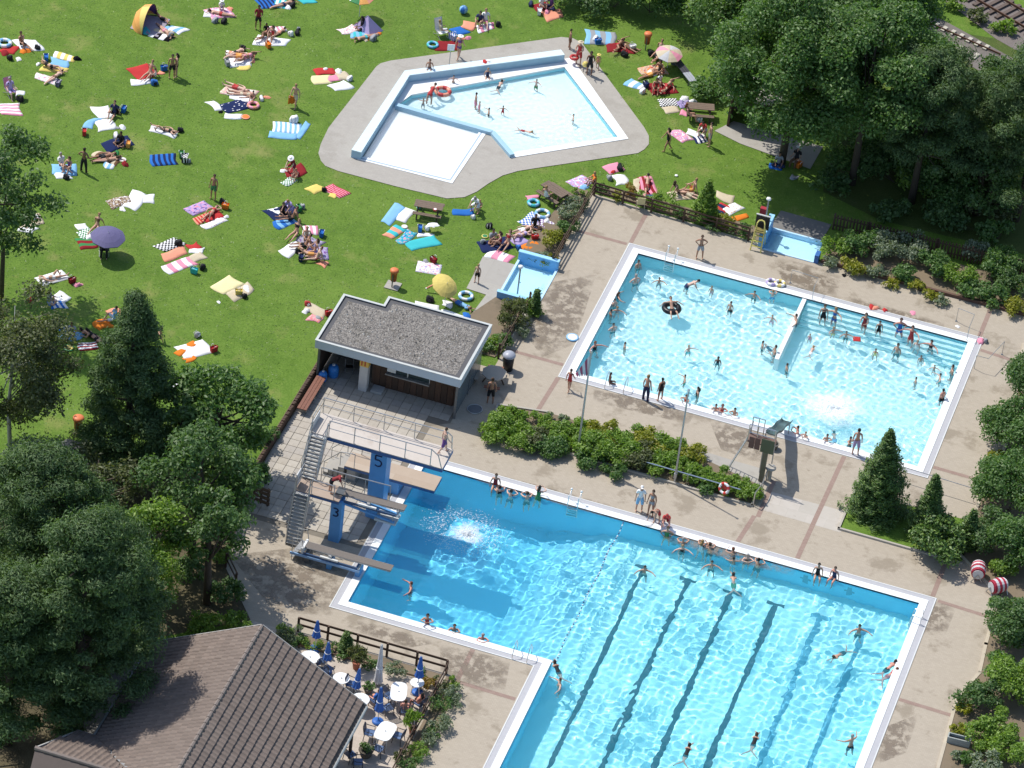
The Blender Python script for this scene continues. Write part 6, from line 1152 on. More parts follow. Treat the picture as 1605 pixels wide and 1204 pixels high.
def towel(x1, y1, x2, y2, w, spec, label, name='towel', group=None, z=-.02, rumple=1., cat=None):
    """Cloth lying from one pixel to the other, w metres wide, with creases and kicked-in edges."""
    a, b = at(x1, y1, z), at(x2, y2, z); L = (b-a).length; rz = math.atan2(b.y-a.y, b.x-a.x); nx, ny = max(6, int(L/.16)), max(4, int(w/.16)); v, uvs = [], []
    k1, k2, k3, q1, q2 = rnd.uniform(2, 5), rnd.uniform(3, 7), rnd.uniform(5, 11), rnd.uniform(0, 6), rnd.uniform(0, 6); e = [rnd.uniform(-.15, .15)*rumple for _ in range(8)]
    for i in range(nx+1):
        for j_ in range(ny+1):
            u, q = i/nx, j_/ny; x = (u-.5)*L; y = (q-.5)*w
            x += e[6]*math.sin(q*9+e[7]*40)*.25*abs(u-.5); x += e[0]*math.sin(q*3.1+e[1]*20)*(.5+abs(u-.5)); y += e[2]*math.sin(u*4+e[3]*30)+(e[4]*(1-u)+e[5]*u)*(q-.5)*1.6
            h = .016+.02*rumple*(1+math.sin(k1*x*2+k2*y+q1))+.03*rumple*max(0, math.sin(k3*y+k1*x*1.7+q2))**2
            if u in (0, 1) or q in (0, 1): h = .006+.03*rumple*max(0, rnd.random()-.6)
            v.append((x, y, h)); uvs.append((u, q))
    f = [(i*(ny+1)+j_, (i+1)*(ny+1)+j_, (i+1)*(ny+1)+j_+1, i*(ny+1)+j_+1) for i in range(nx) for j_ in range(ny)]
    if L < .1: raise ValueError(label)
    me = bpy.data.meshes.new(name); nv = len(v); bd = [i*(ny+1) for i in range(nx+1)]+[nx*(ny+1)+j_ for j_ in range(1, ny+1)]+[i*(ny+1)+ny for i in range(nx-1, -1, -1)]+[j_ for j_ in range(ny-1, 0, -1)]
    v2 = [(v[i][0], v[i][1], -.004) for i in bd]; f2 = [(bd[k], nv+k, nv+(k+1) % len(bd), bd[(k+1) % len(bd)]) for k in range(len(bd))]
    me.from_pydata(v+v2, [], f+f2); ul = me.uv_layers.new(name='UVMap'); al = uvs+[uvs[i] for i in bd]
    for lp_ in me.loops: ul.data[lp_.index].uv = al[lp_.vertex_index]
    me.polygons.foreach_set('use_smooth', [k < len(f) for k in range(len(me.polygons))]); o = link(name, me, None, [cloth(spec)]); o.location = (a+b)/2; o.rotation_euler = (0, 0, rz)
    return tag(o, label, cat or name.replace('_', ' '), group)
def heap(px, py, r, h, spec, label, name='clothes', cat='clothes', z=-.02):
    """Crumpled clothes."""
    m = MB(); n = 14
    v = [(0, 0, h*.8)]
    for k, (q, zz) in enumerate(((.35, .95), (.7, .6), (1, .02))):
        for i in range(n): a = 2*math.pi*i/n; rr = r*q*rnd.uniform(.72, 1.22); v.append((rr*math.cos(a)*1.25, rr*math.sin(a)*.85, max(.005, h*zz*rnd.uniform(.6, 1.2))))
    f = [(0, 1+i, 1+(i+1) % n) for i in range(n)]+[(1+k*n+i, 1+(k+1)*n+i, 1+(k+1)*n+(i+1) % n, 1+k*n+(i+1) % n) for k in range(2) for i in range(n)]
    me = bpy.data.meshes.new(name); me.from_pydata(v, [], f); ul = me.uv_layers.new(name='UVMap')
    for lp_ in me.loops: q = v[lp_.vertex_index]; ul.data[lp_.index].uv = (q[0]/r*.4+.5, q[1]/r*.4+.5)
    me.polygons.foreach_set('use_smooth', [True]*len(f)); o = link(name, me, None, [cloth(spec)]); o.location = at(px, py, z); o.rotation_euler = (0, 0, rnd.uniform(0, 6)); return tag(o, label, cat)
def backpack(px, py, col, label, s=1., col2='bk', z=-.02):
    t = thing('backpack', label, 'backpack', at(px, py, z), rnd.uniform(0, 6)); m = MB(); n = 12
    for r, zz in ((.8, 0), (1., .12), (1., .32), (.85, .44), (.4, .5)): pass
    s *= rnd.uniform(.68, .88); pr = [(.92, 0), (1., .06), (.97, .26), (.78, .36), (.5, .38)]; v = [(.27*s*r*math.copysign(abs(math.cos(a))**.45, math.cos(a))*(1+.12*math.sin(3*a+zz*9)), .17*s*r*math.copysign(abs(math.sin(a))**.5, math.sin(a))+.1*s*zz, zz*s*(1+.25*math.cos(a))) for r, zz in pr for a in [2*math.pi*k/n for k in range(n)]]
    m.add(v, [(i*n+k, i*n+(k+1) % n, (i+1)*n+(k+1) % n, (i+1)*n+k) for i in range(4) for k in range(n)]+[tuple(4*n+k for k in range(n))]); m.build('pack_body', M(CL[col], .8), t, True)
    MB().ball((0, .19*s, .17*s), .12*s, 8, 6, 1.2, .55, 1.).build('front_pocket', M(CL[col2], .8), t, True)
    for q in (-1, 1): MB().tube([(q*.1*s, -.14*s, .42*s), (q*.12*s, -.24*s, .28*s), (q*.1*s, -.17*s, .06*s)], .02*s, 5).build('strap', M(CL[col2], .8), t)
    return t
def tote(px, py, spec, label, w=.42, d=.2, h=.34, hcol='wh', name='beach_bag', z=-.02):
    t = thing(name, label, 'bag', at(px, py, z), rnd.uniform(0, 6)); b = [(-w/2*.85, -d/2), (w/2*.85, -d/2), (w/2*.85, d/2), (-w/2*.85, d/2)]; v = [(x, y, 0) for x, y in b]+[(x*1.2, y*1.25, h*rnd.uniform(.9, 1.05)) for x, y in b]+[(x*1.1, y*1.05, h*.75) for x, y in b]
    me = bpy.data.meshes.new('bag_body'); me.from_pydata(v, [], [(3, 2, 1, 0)]+[(i, (i+1) % 4, 4+(i+1) % 4, 4+i) for i in range(4)]+[(4+i, 4+(i+1) % 4, 8+(i+1) % 4, 8+i) for i in range(4)]+[(8, 9, 10, 11)]); ul = me.uv_layers.new(name='UVMap')
    for lp_ in me.loops: q = v[lp_.vertex_index]; ul.data[lp_.index].uv = (q[0]/w+.5+q[1]/w, q[2]/h)
    link('bag_body', me, t, [cloth(spec)])
    for s in (-1, 1): MB().tube([(-w*.22, s*d*.6, h*.95), (-w*.15, s*d*.75, h*1.3), (w*.15, s*d*.75, h*1.3), (w*.22, s*d*.6, h*.95)], .013, 5).build('handle', M(CL[hcol], .8), t)
    return t
def ringfloat(px, py, R, r, cols, label, name='swim_ring', z=-.02, wet=False, flat=True):
    t = thing(name, label, 'swim ring', at(px, py, z), rnd.uniform(0, 6)); n = 8
    for k in range(n):
        a0, a1 = 2*math.pi*k/n, 2*math.pi*(k+1)/n; m = MB(); v = []
        for i in range(4):
            a = a0+(a1-a0)*i/3; v += [((R+r*math.cos(b))*math.cos(a), (R+r*math.cos(b))*math.sin(a), r+r*math.sin(b)) for b in [2*math.pi*q/8 for q in range(8)]]
        m.add(v, [(i*8+q, (i+1)*8+q, (i+1)*8+(q+1) % 8, i*8+(q+1) % 8) for i in range(3) for q in range(8)]); o = m.build('segment', M(CL[cols[k % len(cols)]], .35), t, True)
        if wet: rcv(o)
    return t
def disc(px, py, r, c1, c2, label, name='frisbee', cat='frisbee', z=-.02, h=.05):
    t = thing(name, label, cat, at(px, py, z)); MB().lathe([(r*.9, 0), (r, .01), (r, h), (r*.9, h+.01)], 18).build('rim', M(CL[c1], .4), t, True); MB().lathe([(r*.78, h+.012), (r*.4, h+.02), (.01, h+.021)], 18).build('face', M(CL[c2], .4), t); return t
def ball(px, py, r, cols, label, z=-.02):
    t = thing('beach_ball', label, 'ball', at(px, py, z)); n = 6
    for k in range(n):
        v = [(r*math.sin(math.pi*j_/6)*math.cos(2*math.pi*(k+i/2)/n), r*math.sin(math.pi*j_/6)*math.sin(2*math.pi*(k+i/2)/n), r-r*math.cos(math.pi*j_/6)) for i in range(3) for j_ in range(7)]
        MB().add(v, [(i*7+j_, (i+1)*7+j_, (i+1)*7+j_+1, i*7+j_+1) for i in range(2) for j_ in range(6)]).build('panel', M(CL[cols[k % len(cols)]], .35), t, True)
    return t
def parasol(px, py, h, R, cols, label, tilt=(0, 0), poleh=None, z=-.02, fringe=.06, sag=.34):
    """Open parasol: one part per panel, ribs and pole."""
    t = thing('parasol', label, 'parasol', at(px, py, z)); hd = bpy.data.objects.new('canopy', None); COL.objects.link(hd); hd.parent = t; hd.location = (0, 0, h); hd.rotation_euler = (tilt[0], tilt[1], .2); n = 8
    for k in range(n):
        a0, a1 = 2*math.pi*k/n, 2*math.pi*(k+1)/n; v = []
        for q, (rr, zz) in enumerate(((.02, 0), (.35, -.07), (.7, -.19), (1, -sag), (.985, -sag-fringe))):
            for i in range(4):
                a = a0+(a1-a0)*i/3; bow = 1-.05*math.sin(math.pi*i/3)*rr; v.append((R*rr*bow*math.cos(a), R*rr*bow*math.sin(a), R*zz*1.0+.02*math.sin(math.pi*i/3)*rr))
        MB().add(v, [(q*4+i, q*4+i+1, (q+1)*4+i+1, (q+1)*4+i) for q in range(4) for i in range(3)]).build('panel', M(CL[cols[k % len(cols)]], .8, var=.06), hd)
        MB().tube([(0, 0, -.02), (R*.98*math.cos(a0), R*.98*math.sin(a0), -R*sag-.02)], .008, 4).build('rib', GALV, hd)
    MB().tube([(0, 0, -.05), (0, 0, .12)], .018, 6, .008).build('tip', OFFWHITE, hd); MB().tube([(0, 0, 0), (0, 0, h)], .022, 6).build('pole', OFFWHITE, t); return t
def deckchair(px, py, face, spec, label, back=1.0):
    t = thing('folding_chair', label, 'chair', at(px, py, -.02), heading(px, py, *DIRS[face]))
    for s in (-.27, .27): MB().tube([(.45, s, 0), (-.25, s, .45), (-.45, s, back)], .018, 5).build('frame_side', GALV, t); MB().tube([(-.4, s, 0), (.35, s, .42), (-.25, s, .42)], .018, 5).build('frame_side', GALV, t)
    m = MB(); pr = [(.42, .42), (.1, .33), (-.22, .38), (-.36, .7), (-.46, back)]; m.add([(x, y, z) for x, z in pr for y in (-.26, .26)], [(2*i, 2*i+1, 2*i+3, 2*i+2) for i in range(4)]); me = m.build('sling', cloth(spec), t); return t
def litter_bin(px, py, label, slab=True, s=1., z=-.02):
    t = thing('litter_bin', label, 'litter bin', at(px, py, z)); MB().lathe([(.17*s, .38), (.2*s, .95), (.2*s, .96)], 14).build('bin_body', M((.42, .11, .035), .5), t, True); MB().lathe([(.21*s, .97), (.26*s, 1.02), (.25*s, 1.14), (.17*s, 1.2), (.03, 1.21)], 14).build('lid', M((.66, .19, .07), .5), t, True); MB().box(-.03, .03, -.24, -.19, 0, .9).build('post', DSTEEL, t)
    if slab: MB().box(-.42, .42, -.42, .38, .0, .05).build('foot_slab', CONC, t)
    return t
def picnic(px, py, rz, label):
    t = thing('picnic_table', label, 'picnic table', at(px, py, -.02), rz); P_ = M((.16, .115, .085), .75, var=.25, scale=5)
    for k in range(4): MB().box(-.85, .85, -.36+.18*k, -.19+.18*k, .70, .745).build('plank', P_, t)
    for s in (-1, 1):
        for k in range(2): MB().box(-.85, .85, s*.62-.13+.14*k, s*.62-.01+.14*k, .41, .45).build('seat_plank', P_, t)
    for x in (-.6, .6):
        for s in (-1, 1): MB().bar((x, s*.28, .7), (x, s*.66, 0), .09, .06).build('leg', WOOD, t)
        MB().box(x-.03, x+.03, -.7, .7, .34, .40).build('crossbar', WOOD, t)
    return t
P, T, H, BP, TB = person, towel, heap, backpack, tote
# ---------------------------------------------------------------- lawn, top edge to the tent
T(27, 74, 62, 69, 1.25, 'wh', 'white blanket with seated brown bather at the upper lawn edge'); T(2, 77, 27, 79, .8, 'rd', 'red cloth beside the white blanket at the lawn edge')
ringfloat(7, 70, .36, .12, ('lb', 'wh'), 'pale blue swim ring at the lawn edge beside the red cloth'); BP(59, 77, 'bk', 'black backpack on the corner of the white blanket'); BP(15, 93, 'bk', 'black bag lying apart below the red cloth'); H(40, 80, .3, .12, 'or_', 'orange crumpled clothes on the white blanket'); H(29, 93, .2, .1, 'wh', 'small white heap beside the lone black bag'); H(8, 83, .3, .12, 'dr', 'dark red crumpled cloth below the red cloth')
P(34, 72, 'knee', 'SE', 't', 'trunks:bk', 'short:k', 'tanned bather sitting knee up on the white blanket at the lawn edge')
T(84, 86, 118, 93, .62, 's:wh,yl,3', 'white and yellow air mattress behind the sunbathing pair', 'air_mattress', cat='air mattress'); H(121, 93, .22, .22, 'bk', 'dark cushion at the end of the striped air mattress', 'cushion', 'cushion'); T(77, 97, 106, 101, .7, 'lb', 'light blue towel below the striped air mattress'); TB(72, 94, 'bl', 'blue beach bag at the end of the light blue towel'); T(67, 104, 104, 112, .9, 'yl', 'yellow towel of the sunbathing pair'); T(56, 118, 95, 131, .8, 'f:pk,wh,bg', 'pink flowered towel of the sunbathing pair'); TB(91, 134, 'f:pu,nv,wh', 'purple patterned bag below the flowered towel'); H(60, 101, .16, .1, 'wh', 'little white heap left of the yellow towel')
P(80, 110, 'side', (68, 105), 'm', 'briefs:bk top:bk', 'long:l', 'woman in black bikini lying on the yellow towel'); P(86, 122, 'prone', (99, 112), 'p', 'briefs:br', 'short:k', 'pale sunbather lying face down on the pink flowered towel')
deckchair(16, 148, 'SE', 'pk', 'pink folding chair at the lawn edge'); BP(31, 158, 'bk', 'black rucksack in front of the pink folding chair', 1.2); T(0, 172, 34, 171, 1.3, 'l:pk,wh,4', 'pink and white striped blanket at the lawn edge'); T(24, 148, 37, 145, .4, 'wh', 'white towel spread over the pink chair legs', z=.4); P(16, 149, 'chair', 'SE', 'p', 'tshirt:li shorts:li', 'short:g', 'person in lilac clothes in the pink folding chair', z=.3)
# beach tent
tent = thing('beach_tent', 'orange dome beach tent with grey open front', 'tent', at(238, 40, -.02), heading(238, 40, 1, .25)); n = 10
def dome(a, R=1.15, Hh=1.35): return [(-R*.15+R*.9*math.cos(a)*math.sin(q), R*math.cos(q)*1.1, Hh*math.sin(q)*(.25+.75*math.sin(a)) if 0 else Hh*math.sin(a)*math.sin(q)) for q in [math.pi*k/n for k in range(n+1)]]
arcs = [dome(a) for a in (math.pi*1.0, math.pi*.82, math.pi*.66, math.pi*.5)]
for k, cl in enumerate(('og', 'og', 'og')):
    for lo_, hi_, cc in ((0, 5, cl), (5, n, 'yl' if k == 2 else cl)):
        MB().add([p for q in (arcs[k], arcs[k+1]) for p in q[lo_:hi_+1]], [(i, i+1, hi_-lo_+2+i, hi_-lo_+1+i) for i in range(hi_-lo_)]).build('panel', M(CL[cc], .7, var=.05), tent, True)
MB().add([(p[0]-.01, p[1]*.97, p[2]*.98) for q in (arcs[1], arcs[3]) for p in q], [(i, i+1, n+2+i, n+1+i) for i in range(n)]).build('lining', M((.13, .055, .22), .8), tent)
MB().tube([(p[0]+.01, p[1], p[2]) for p in arcs[3]], .02, 5).build('pole', M((.10, .03, .05), .5), tent); MB().prism([(-1.1, -.9), (.8, -1.1), (.8, 1.1), (-1.1, .9)], .01, .03).build('groundsheet', M((.30, .27, .33), .7), tent)
T(220, 48, 234, 46, .75, 'tq', 'turquoise towel at the corner of the orange tent'); T(236, 52, 268, 62, .75, 's:wh,bk,2', 'white towel with black pattern in front of the orange tent'); T(243, 45, 272, 55, .7, 'bg', 'beige towel under the sunbather at the orange tent'); T(264, 41, 288, 52, .8, 's:lb,wh,2', 'pale blue towel at the tent mouth'); BP(268, 57, 'gy', 'grey bag at the foot end by the orange tent')
P(259, 50, 'prone', (268, 57), 'm', 'briefs:pk', 'short:l', 'sunbather face down in front of the orange tent'); P(253, 33, 'side', (246, 28), 't', 'trunks:bk', 'short:b', 'dark-haired child lying inside the orange tent', .8)
T(325, 24, 362, 19, 1.2, 'f:li,pk,wh', 'lilac flowered blanket on the upper lawn'); T(322, 20, 340, 28, .6, 'wh', 'white towel on the lilac blanket corner'); P(345, 23, 'prone', (330, 20), 'm', 'briefs:rd', 'short:k', 'bather lying on the lilac flowered blanket'); P(347, 14, 'hug', 'S', 'p', 'tshirt:wh trunks:lb', 'hat:wh', 'child in white hat sitting on the lilac flowered blanket', .7); BP(337, 35, 'gy', 'grey bag below the lilac flowered blanket'); BP(351, 36, 'bk', 'black bag below the lilac flowered blanket', .9); H(361, 14, .2, .1, 'co', 'coral clothes at the edge of the lilac blanket')
# red blanket group
T(208, 118, 240, 108, 1.35, 'rd', 'big bright red blanket on the upper lawn'); T(205, 128, 236, 129, .75, 'wh', 'white sheet below the red blanket'); P(235, 118, 'sit', 'SW', 'm', 'briefs:co top:co', 'short:l', 'woman leaning back at the edge of the red blanket'); P(244, 121, 'hug', 'W', 'p', 'suit:wh', 'short:k', 'child in white sitting between red blanket and blue bag', .65); TB(257, 110, 'bl', 'blue bag near the standing couple'); T(246, 113, 256, 116, .5, 'co', 'small coral towel next to the red blanket'); BP(242, 132, 'bl', 'slate blue rucksack at the corner of the white sheet'); P(269, 122, 'stand', 'S', 't', 'trunks:bk', 'short:b', 'standing bather in black trunks beside the red blanket'); P(276, 120, 'stand', 'W', 'm', 'briefs:bk top:bk', 'long:b', 'standing woman in dark bikini beside the red blanket')
# pair of sunbathers at 375,92
T(355, 84, 400, 92, .85, 's:wh,co,5', 'striped towel of three sunbathers near the upper lawn middle'); T(358, 98, 392, 96, .9, 'wh', 'white towel of the sunbathers in mid upper lawn'); P(370, 84, 'prone', (386, 78), 'p', 'briefs:bk', 'short:b', 'pale sunbather face down, farthest of three in mid lawn'); P(377, 89, 'back', (393, 90), 'm', 'trunks:og', 'short:k', 'sunbather on the back in the middle of three'); P(384, 94, 'side', (398, 88), 't', 'briefs:pk top:pk', 'long:k', 'tanned woman lying nearest of the three sunbathers'); TB(356, 102, 'gy', 'grey bag at the white towel of three sunbathers'); T(372, 104, 389, 108, .5, 'yl', 'narrow yellow towel below the white one'); BP(379, 76, 'bk', 'black bag above the three sunbathers', .8)
# family on navy star blanket
T(350, 140, 402, 150, .9, 'f:pk,bg,wh', 'pale pink towel of the reclining couple in upper mid lawn'); T(360, 150, 398, 155, .8, 'wh', 'white towel below the reclining couple'); P(372, 139, 'back', (396, 146), 'p', 'trunks:rd', 'short:k', 'man in red trunks lying on the pale pink towel'); P(380, 149, 'back', (402, 152), 'm', 'briefs:bg top:bg', 'long:l', 'woman in beige bikini lying beside the man in red trunks'); T(350, 172, 388, 160, 1.25, 'd:nv,wh', 'navy blanket with white dots in upper mid lawn'); T(352, 181, 379, 184, .75, 'd:wh,lb', 'white cloth with blue dots below the navy dotted blanket'); T(328, 159, 344, 173, .55, 'wh', 'white narrow towel apart on the left of the navy dotted blanket'); disc(385, 184, .26, 'co', 'or_', 'coral round dish float beside the dotted cloth'); ringfloat(397, 167, .3, .1, ('co', 'pk'), 'coral swim ring right of the navy dotted blanket'); P(397, 157, 'hug', 'SW', 'm', 'trunks:nv', 'short:b', 'child crouching beside the coral swim ring', .7); BP(410, 157, 'wh', 'white bag right of the reclining couple', .8); H(418, 153, .2, .1, 'co', 'coral clothes right of the white bag'); H(346, 176, .14, .1, 'bk', 'small dark heap at the narrow white towel')
T(149, 178, 176, 173, 1.15, 'wh', 'large cream white towel, upper one of a pair with reader'); T(149, 199, 177, 194, 1.2, 'wh', 'large cream white towel, lower one of a pair with reader'); T(136, 201, 154, 185, .55, 'lb', 'narrow sky blue towel left of the cream towels'); P(178, 181, 'knee', 'SW', 'm', 'tshirt:nv trunks:bk', 'short:k', 'man in navy shirt sitting on the cream towels'); TB(194, 175, 'bl', 'blue and white bag right of the man in navy shirt'); TB(184, 176, 'bk', 'black bag behind the man in navy shirt'); H(192, 200, .2, .18, 'wh', 'white helmet-like heap below the cream towels'); TB(132, 211, 'rd', 'red bag at the end of the sky blue towel'); T(180, 199, 190, 201, .3, 'gy', 'small grey cloth below the cream towels')
T(236, 200, 276, 213, .65, 'wh', 'white towel of the lone sunbather in mid lawn'); P(258, 206, 'backknee', (276, 209), 'm', 'briefs:bk top:bk', 'long:k', 'lone sunbather with one knee up in mid lawn'); BP(283, 206, 'bk', 'black bag at the head of the lone sunbather')
T(163, 232, 206, 220, 1.15, 'nv', 'navy blanket with seated dark-haired bather'); P(190, 226, 'cross', 'SW', 'd', 'tshirt:bk trunks:bk', 'short:b', 'dark-haired bather in black sitting on the navy blanket'); BP(182, 217, 'wh', 'white bag on the navy blanket'); TB(201, 230, 'og', 'orange bag on the corner of the navy blanket'); T(150, 240, 190, 256, .9, 's:bg,br,4', 'brown striped towel under the lying couple'); T(163, 256, 179, 262, .7, 's:lb,wh,2', 'white and blue towel end below the lying couple'); P(163, 247, 'back', (180, 243), 't', 'trunks:bk', 'short:k', 'tanned man lying on the brown striped towel'); P(170, 252, 'prone', (185, 250), 'm', 'briefs:br', 'long:k', 'woman lying beside the tanned man on the brown striped towel'); disc(192, 251, .24, 'bg', 'wh', 'straw hat lying right of the lying couple', 'straw_hat', 'hat'); H(196, 258, .22, .2, 'dr', 'dark red bag below the straw hat', 'bag', 'bag'); H(183, 240, .2, .14, 'gn', 'dark green clothes above the lying couple')
T(81, 266, 120, 266, 1.0, 'lb', 'white blue towel group blanket beside the standing man'); T(86, 274, 112, 277, .6, 'wh', 'white towel below the seated purple swimsuit'); P(109, 266, 'hug', 'SW', 'm', 'suit:pu', 'long:k', 'woman in purple swimsuit sitting beside the standing man'); P(96, 262, 'knee', 'SE', 'p', 'tshirt:wh trunks:dr', 'short:g', 'grey-haired man in white shirt left of the purple swimsuit'); BP(104, 280, 'bk', 'black bag below the woman in purple'); P(131, 270, 'hips', 'NE', 'd', 'trousers:bk', 'short:b', 'bare-chested man in black trousers standing on the left lawn')
T(237, 252, 278, 249, 1.05, 's:bl,nv,5', 'long blue ribbed blanket in mid lawn'); TB(289, 252, 's:wh,bk,3', 'black and white lettered-looking bag at the blue ribbed blanket', .55, .3, .4); TB(284, 246, 'gn', 'dark green bag at the blue ribbed blanket'); BP(295, 254, 'gy', 'grey bag at the end of the blue ribbed blanket', .8)
P(334, 312, 'stand', 'SW', 't', 'trunks:gn', 'short:k', 'tanned man in green shorts standing in mid lawn')
# left middle
T(25, 352, 67, 344, 1.2, 'f:br,bg,bk', 'leopard patterned blanket in the shade of the edge tree'); P(36, 346, 'prone', (50, 343), 't', 'briefs:bk', 'long:b', 'bather on the leopard blanket under the tree'); H(57, 342, .25, .2, 'wh', 'white clothes on the leopard blanket'); T(33, 357, 56, 362, .5, 'wh', 'white towel below the leopard blanket')
T(170, 322, 204, 312, 1.0, 'f:bg,br,wh', 'beige flowered towel beside two white ones'); T(200, 327, 221, 302, .95, 'wh', 'white towel between beige flowers and small white towel'); T(223, 311, 242, 313, .75, 'wh', 'small white towel at the end of the beige flowered one'); H(192, 328, .2, .08, 'wh', 'white heap below the beige flowered towel')
parasol(168, 400, 1.62, 1.02, ('sl',), 'big open purple-blue parasol on the left lawn', (.06, .04)); T(120, 357, 137, 354, .8, 'wh', 'white towel left of the purple parasol'); T(123, 369, 145, 364, .8, 'c:gn,wh,3', 'green checked towel left of the purple parasol'); T(123, 385, 150, 379, 1.0, 'l:dr,gn,2', 'maroon and green blanket left of the purple parasol'); P(152, 358, 'sit', 'SW', 'm', 'briefs:br top:br', 'short:l', 'sunbather half hidden behind the purple parasol'); deckchair(163, 396, 'S', 'bk', 'black folding chair under the purple parasol'); P(164, 396, 'chair', 'S', 'm', 'tshirt:nv trousers:bk', 'short:g', 'person in dark clothes under the purple parasol', z=.28); H(140, 372, .25, .15, 'wh', 'white clothes on the green checked towel')
T(295, 333, 328, 320, 1.0, 'f:pu,li,pk', 'purple patterned towel left of the red blanket pair'); T(306, 348, 328, 338, .8, 's:co,rd,5', 'red and coral striped towel in mid lawn'); T(320, 345, 346, 333, .8, 'rd', 'plain red towel under the reclining woman'); T(317, 355, 355, 344, .7, 'd:wh,rd', 'white towel with red spots below the red ones'); P(331, 337, 'backknee', (340, 324), 'm', 'briefs:rd top:rd', 'long:r', 'red-bikini woman reclining on the plain red towel'); BP(349, 318, 'bk', 'black rucksack beside the red towels'); TB(353, 327, 'or_', 'orange red bag beside the red towels'); H(355, 340, .16, .1, 'wh', 'white cap-like heap at the spotted towel')
T(248, 390, 283, 378, .95, 'c:bk,wh,4', 'black and white checked towel on the lower lawn'); T(254, 403, 293, 393, .7, 'co', 'coral towel below the checked one'); T(258, 423, 306, 409, 1.0, 's:wh,pk,3', 'large white patterned towel below the coral one'); T(296, 388, 314, 384, .6, 'rd', 'red towel end beside the checked group'); T(300, 408, 320, 398, .85, 'bg', 'tan towel right of the large white patterned towel'); T(298, 395, 318, 390, .5, 'wh', 'crumpled white towel above the tan one', rumple=2); BP(279, 384, 'bk', 'black bag on the checked towel'); BP(317, 421, 'bk', 'black bag below the tan towel'); TB(304, 428, 'tq', 'turquoise bag below the large white patterned towel')
T(60, 442, 104, 430, 1.05, 'wh', 'cream towel with the woman near the lawn birch'); P(82, 437, 'backknee', (73, 440), 'm', 'briefs:wh top:wh', 'hat:bg', 'woman in straw hat on the cream towel'); TB(113, 443, 'dr', 'dark red bag right of the cream towel'); H(122, 447, .22, .16, 'pk', 'bright pink clothes right of the cream towel'); T(84, 462, 105, 471, .8, 'wh', 'white towel of the person seated with back turned'); T(78, 480, 102, 475, .9, 's:bl,wh,3', 'blue and white towel of the person seated with back turned'); P(76, 474, 'cross', 'E', 'm', 'tshirt:gy trunks:gy', 'long:k', 'person in grey seen from behind below the cream towel'); BP(61, 456, 'bk', 'black bag behind the person in grey'); H(47, 470, .2, .15, 'rd', 'red bag in the tree shade behind the person in grey', 'bag', 'bag')
T(340, 456, 372, 438, 1.0, 'py', 'large pale yellow towel in the lower lawn'); T(362, 468, 392, 447, .75, 'bg', 'straw-coloured towel end beside the pale yellow one'); H(386, 453, .3, .1, 'wh', 'white clothes on the pale yellow towel'); BP(383, 466, 'bk', 'black bag on the pale yellow towel', .8); TB(374, 462, 'yl', 'yellow bag on the pale yellow towel'); H(343, 474, .12, .05, 'wh', 'scrap of white cloth below the pale yellow towel')
T(150, 512, 176, 506, 1.0, 'or_', 'orange blanket nearest the pointed pine'); T(168, 494, 190, 490, .8, 'co', 'coral red towel above the orange blanket'); P(178, 503, 'knee', 'W', 'm', 'tshirt:lb shorts:wh', 'short:k', 'person in pale blue shirt on the coral red towel'); P(143, 527, 'prone', (132, 522), 't', 'trunks:bk', 'short:b', 'tanned bather lying above the maroon towel'); T(124, 545, 154, 540, .9, 'l:dr,wh,3', 'maroon towel with pale stripes beside the pine'); P(150, 533, 'read', (138, 529), 'm', 'briefs:bk top:bk', 'long:b', 'woman in black propped up beside the maroon towel'); T(102, 532, 122, 520, .7, 'lb', 'light blue towel with the seated tree-shade bather'); P(112, 526, 'hug', 'S', 't', 'tshirt:gy trunks:bk', 'short:k', 'bather in grey hugging knees in the tree shade'); H(101, 519, .3, .2, 'bl', 'blue clothes in the tree shade'); disc(108, 546, .3, 'gn', 'yl', 'yellow-green round hat in the tree shade', 'sun_hat', 'hat'); TB(184, 527, 'tq', 'teal bag beside the pointed pine'); P(245, 535, 'sit', 'W', 'm', 'trunks:wh', 'short:k', 'pale bather sitting just right of the pine tip')
T(276, 556, 308, 537, .35, 'or_', 'orange towel edge under the big white towel'); T(280, 554, 326, 543, 1.15, 'wh', 'big white towel with orange border on the lower lawn'); T(288, 566, 306, 560, .45, 'or_', 'orange towel corner below the big white one'); TB(335, 551, 'rd', 'red bag beside the big white towel'); BP(309, 527, 'gy', 'grey white bag above the big white towel', 1., 'wh'); T(268, 608, 292, 603, .8, 'wh', 'white towel peeping out above the glossy tree'); H(289, 600, .25, .2, 'lb', 'blue white clothes above the glossy tree'); H(283, 614, .25, .12, 'bl', 'blue cloth at the crown of the glossy tree')
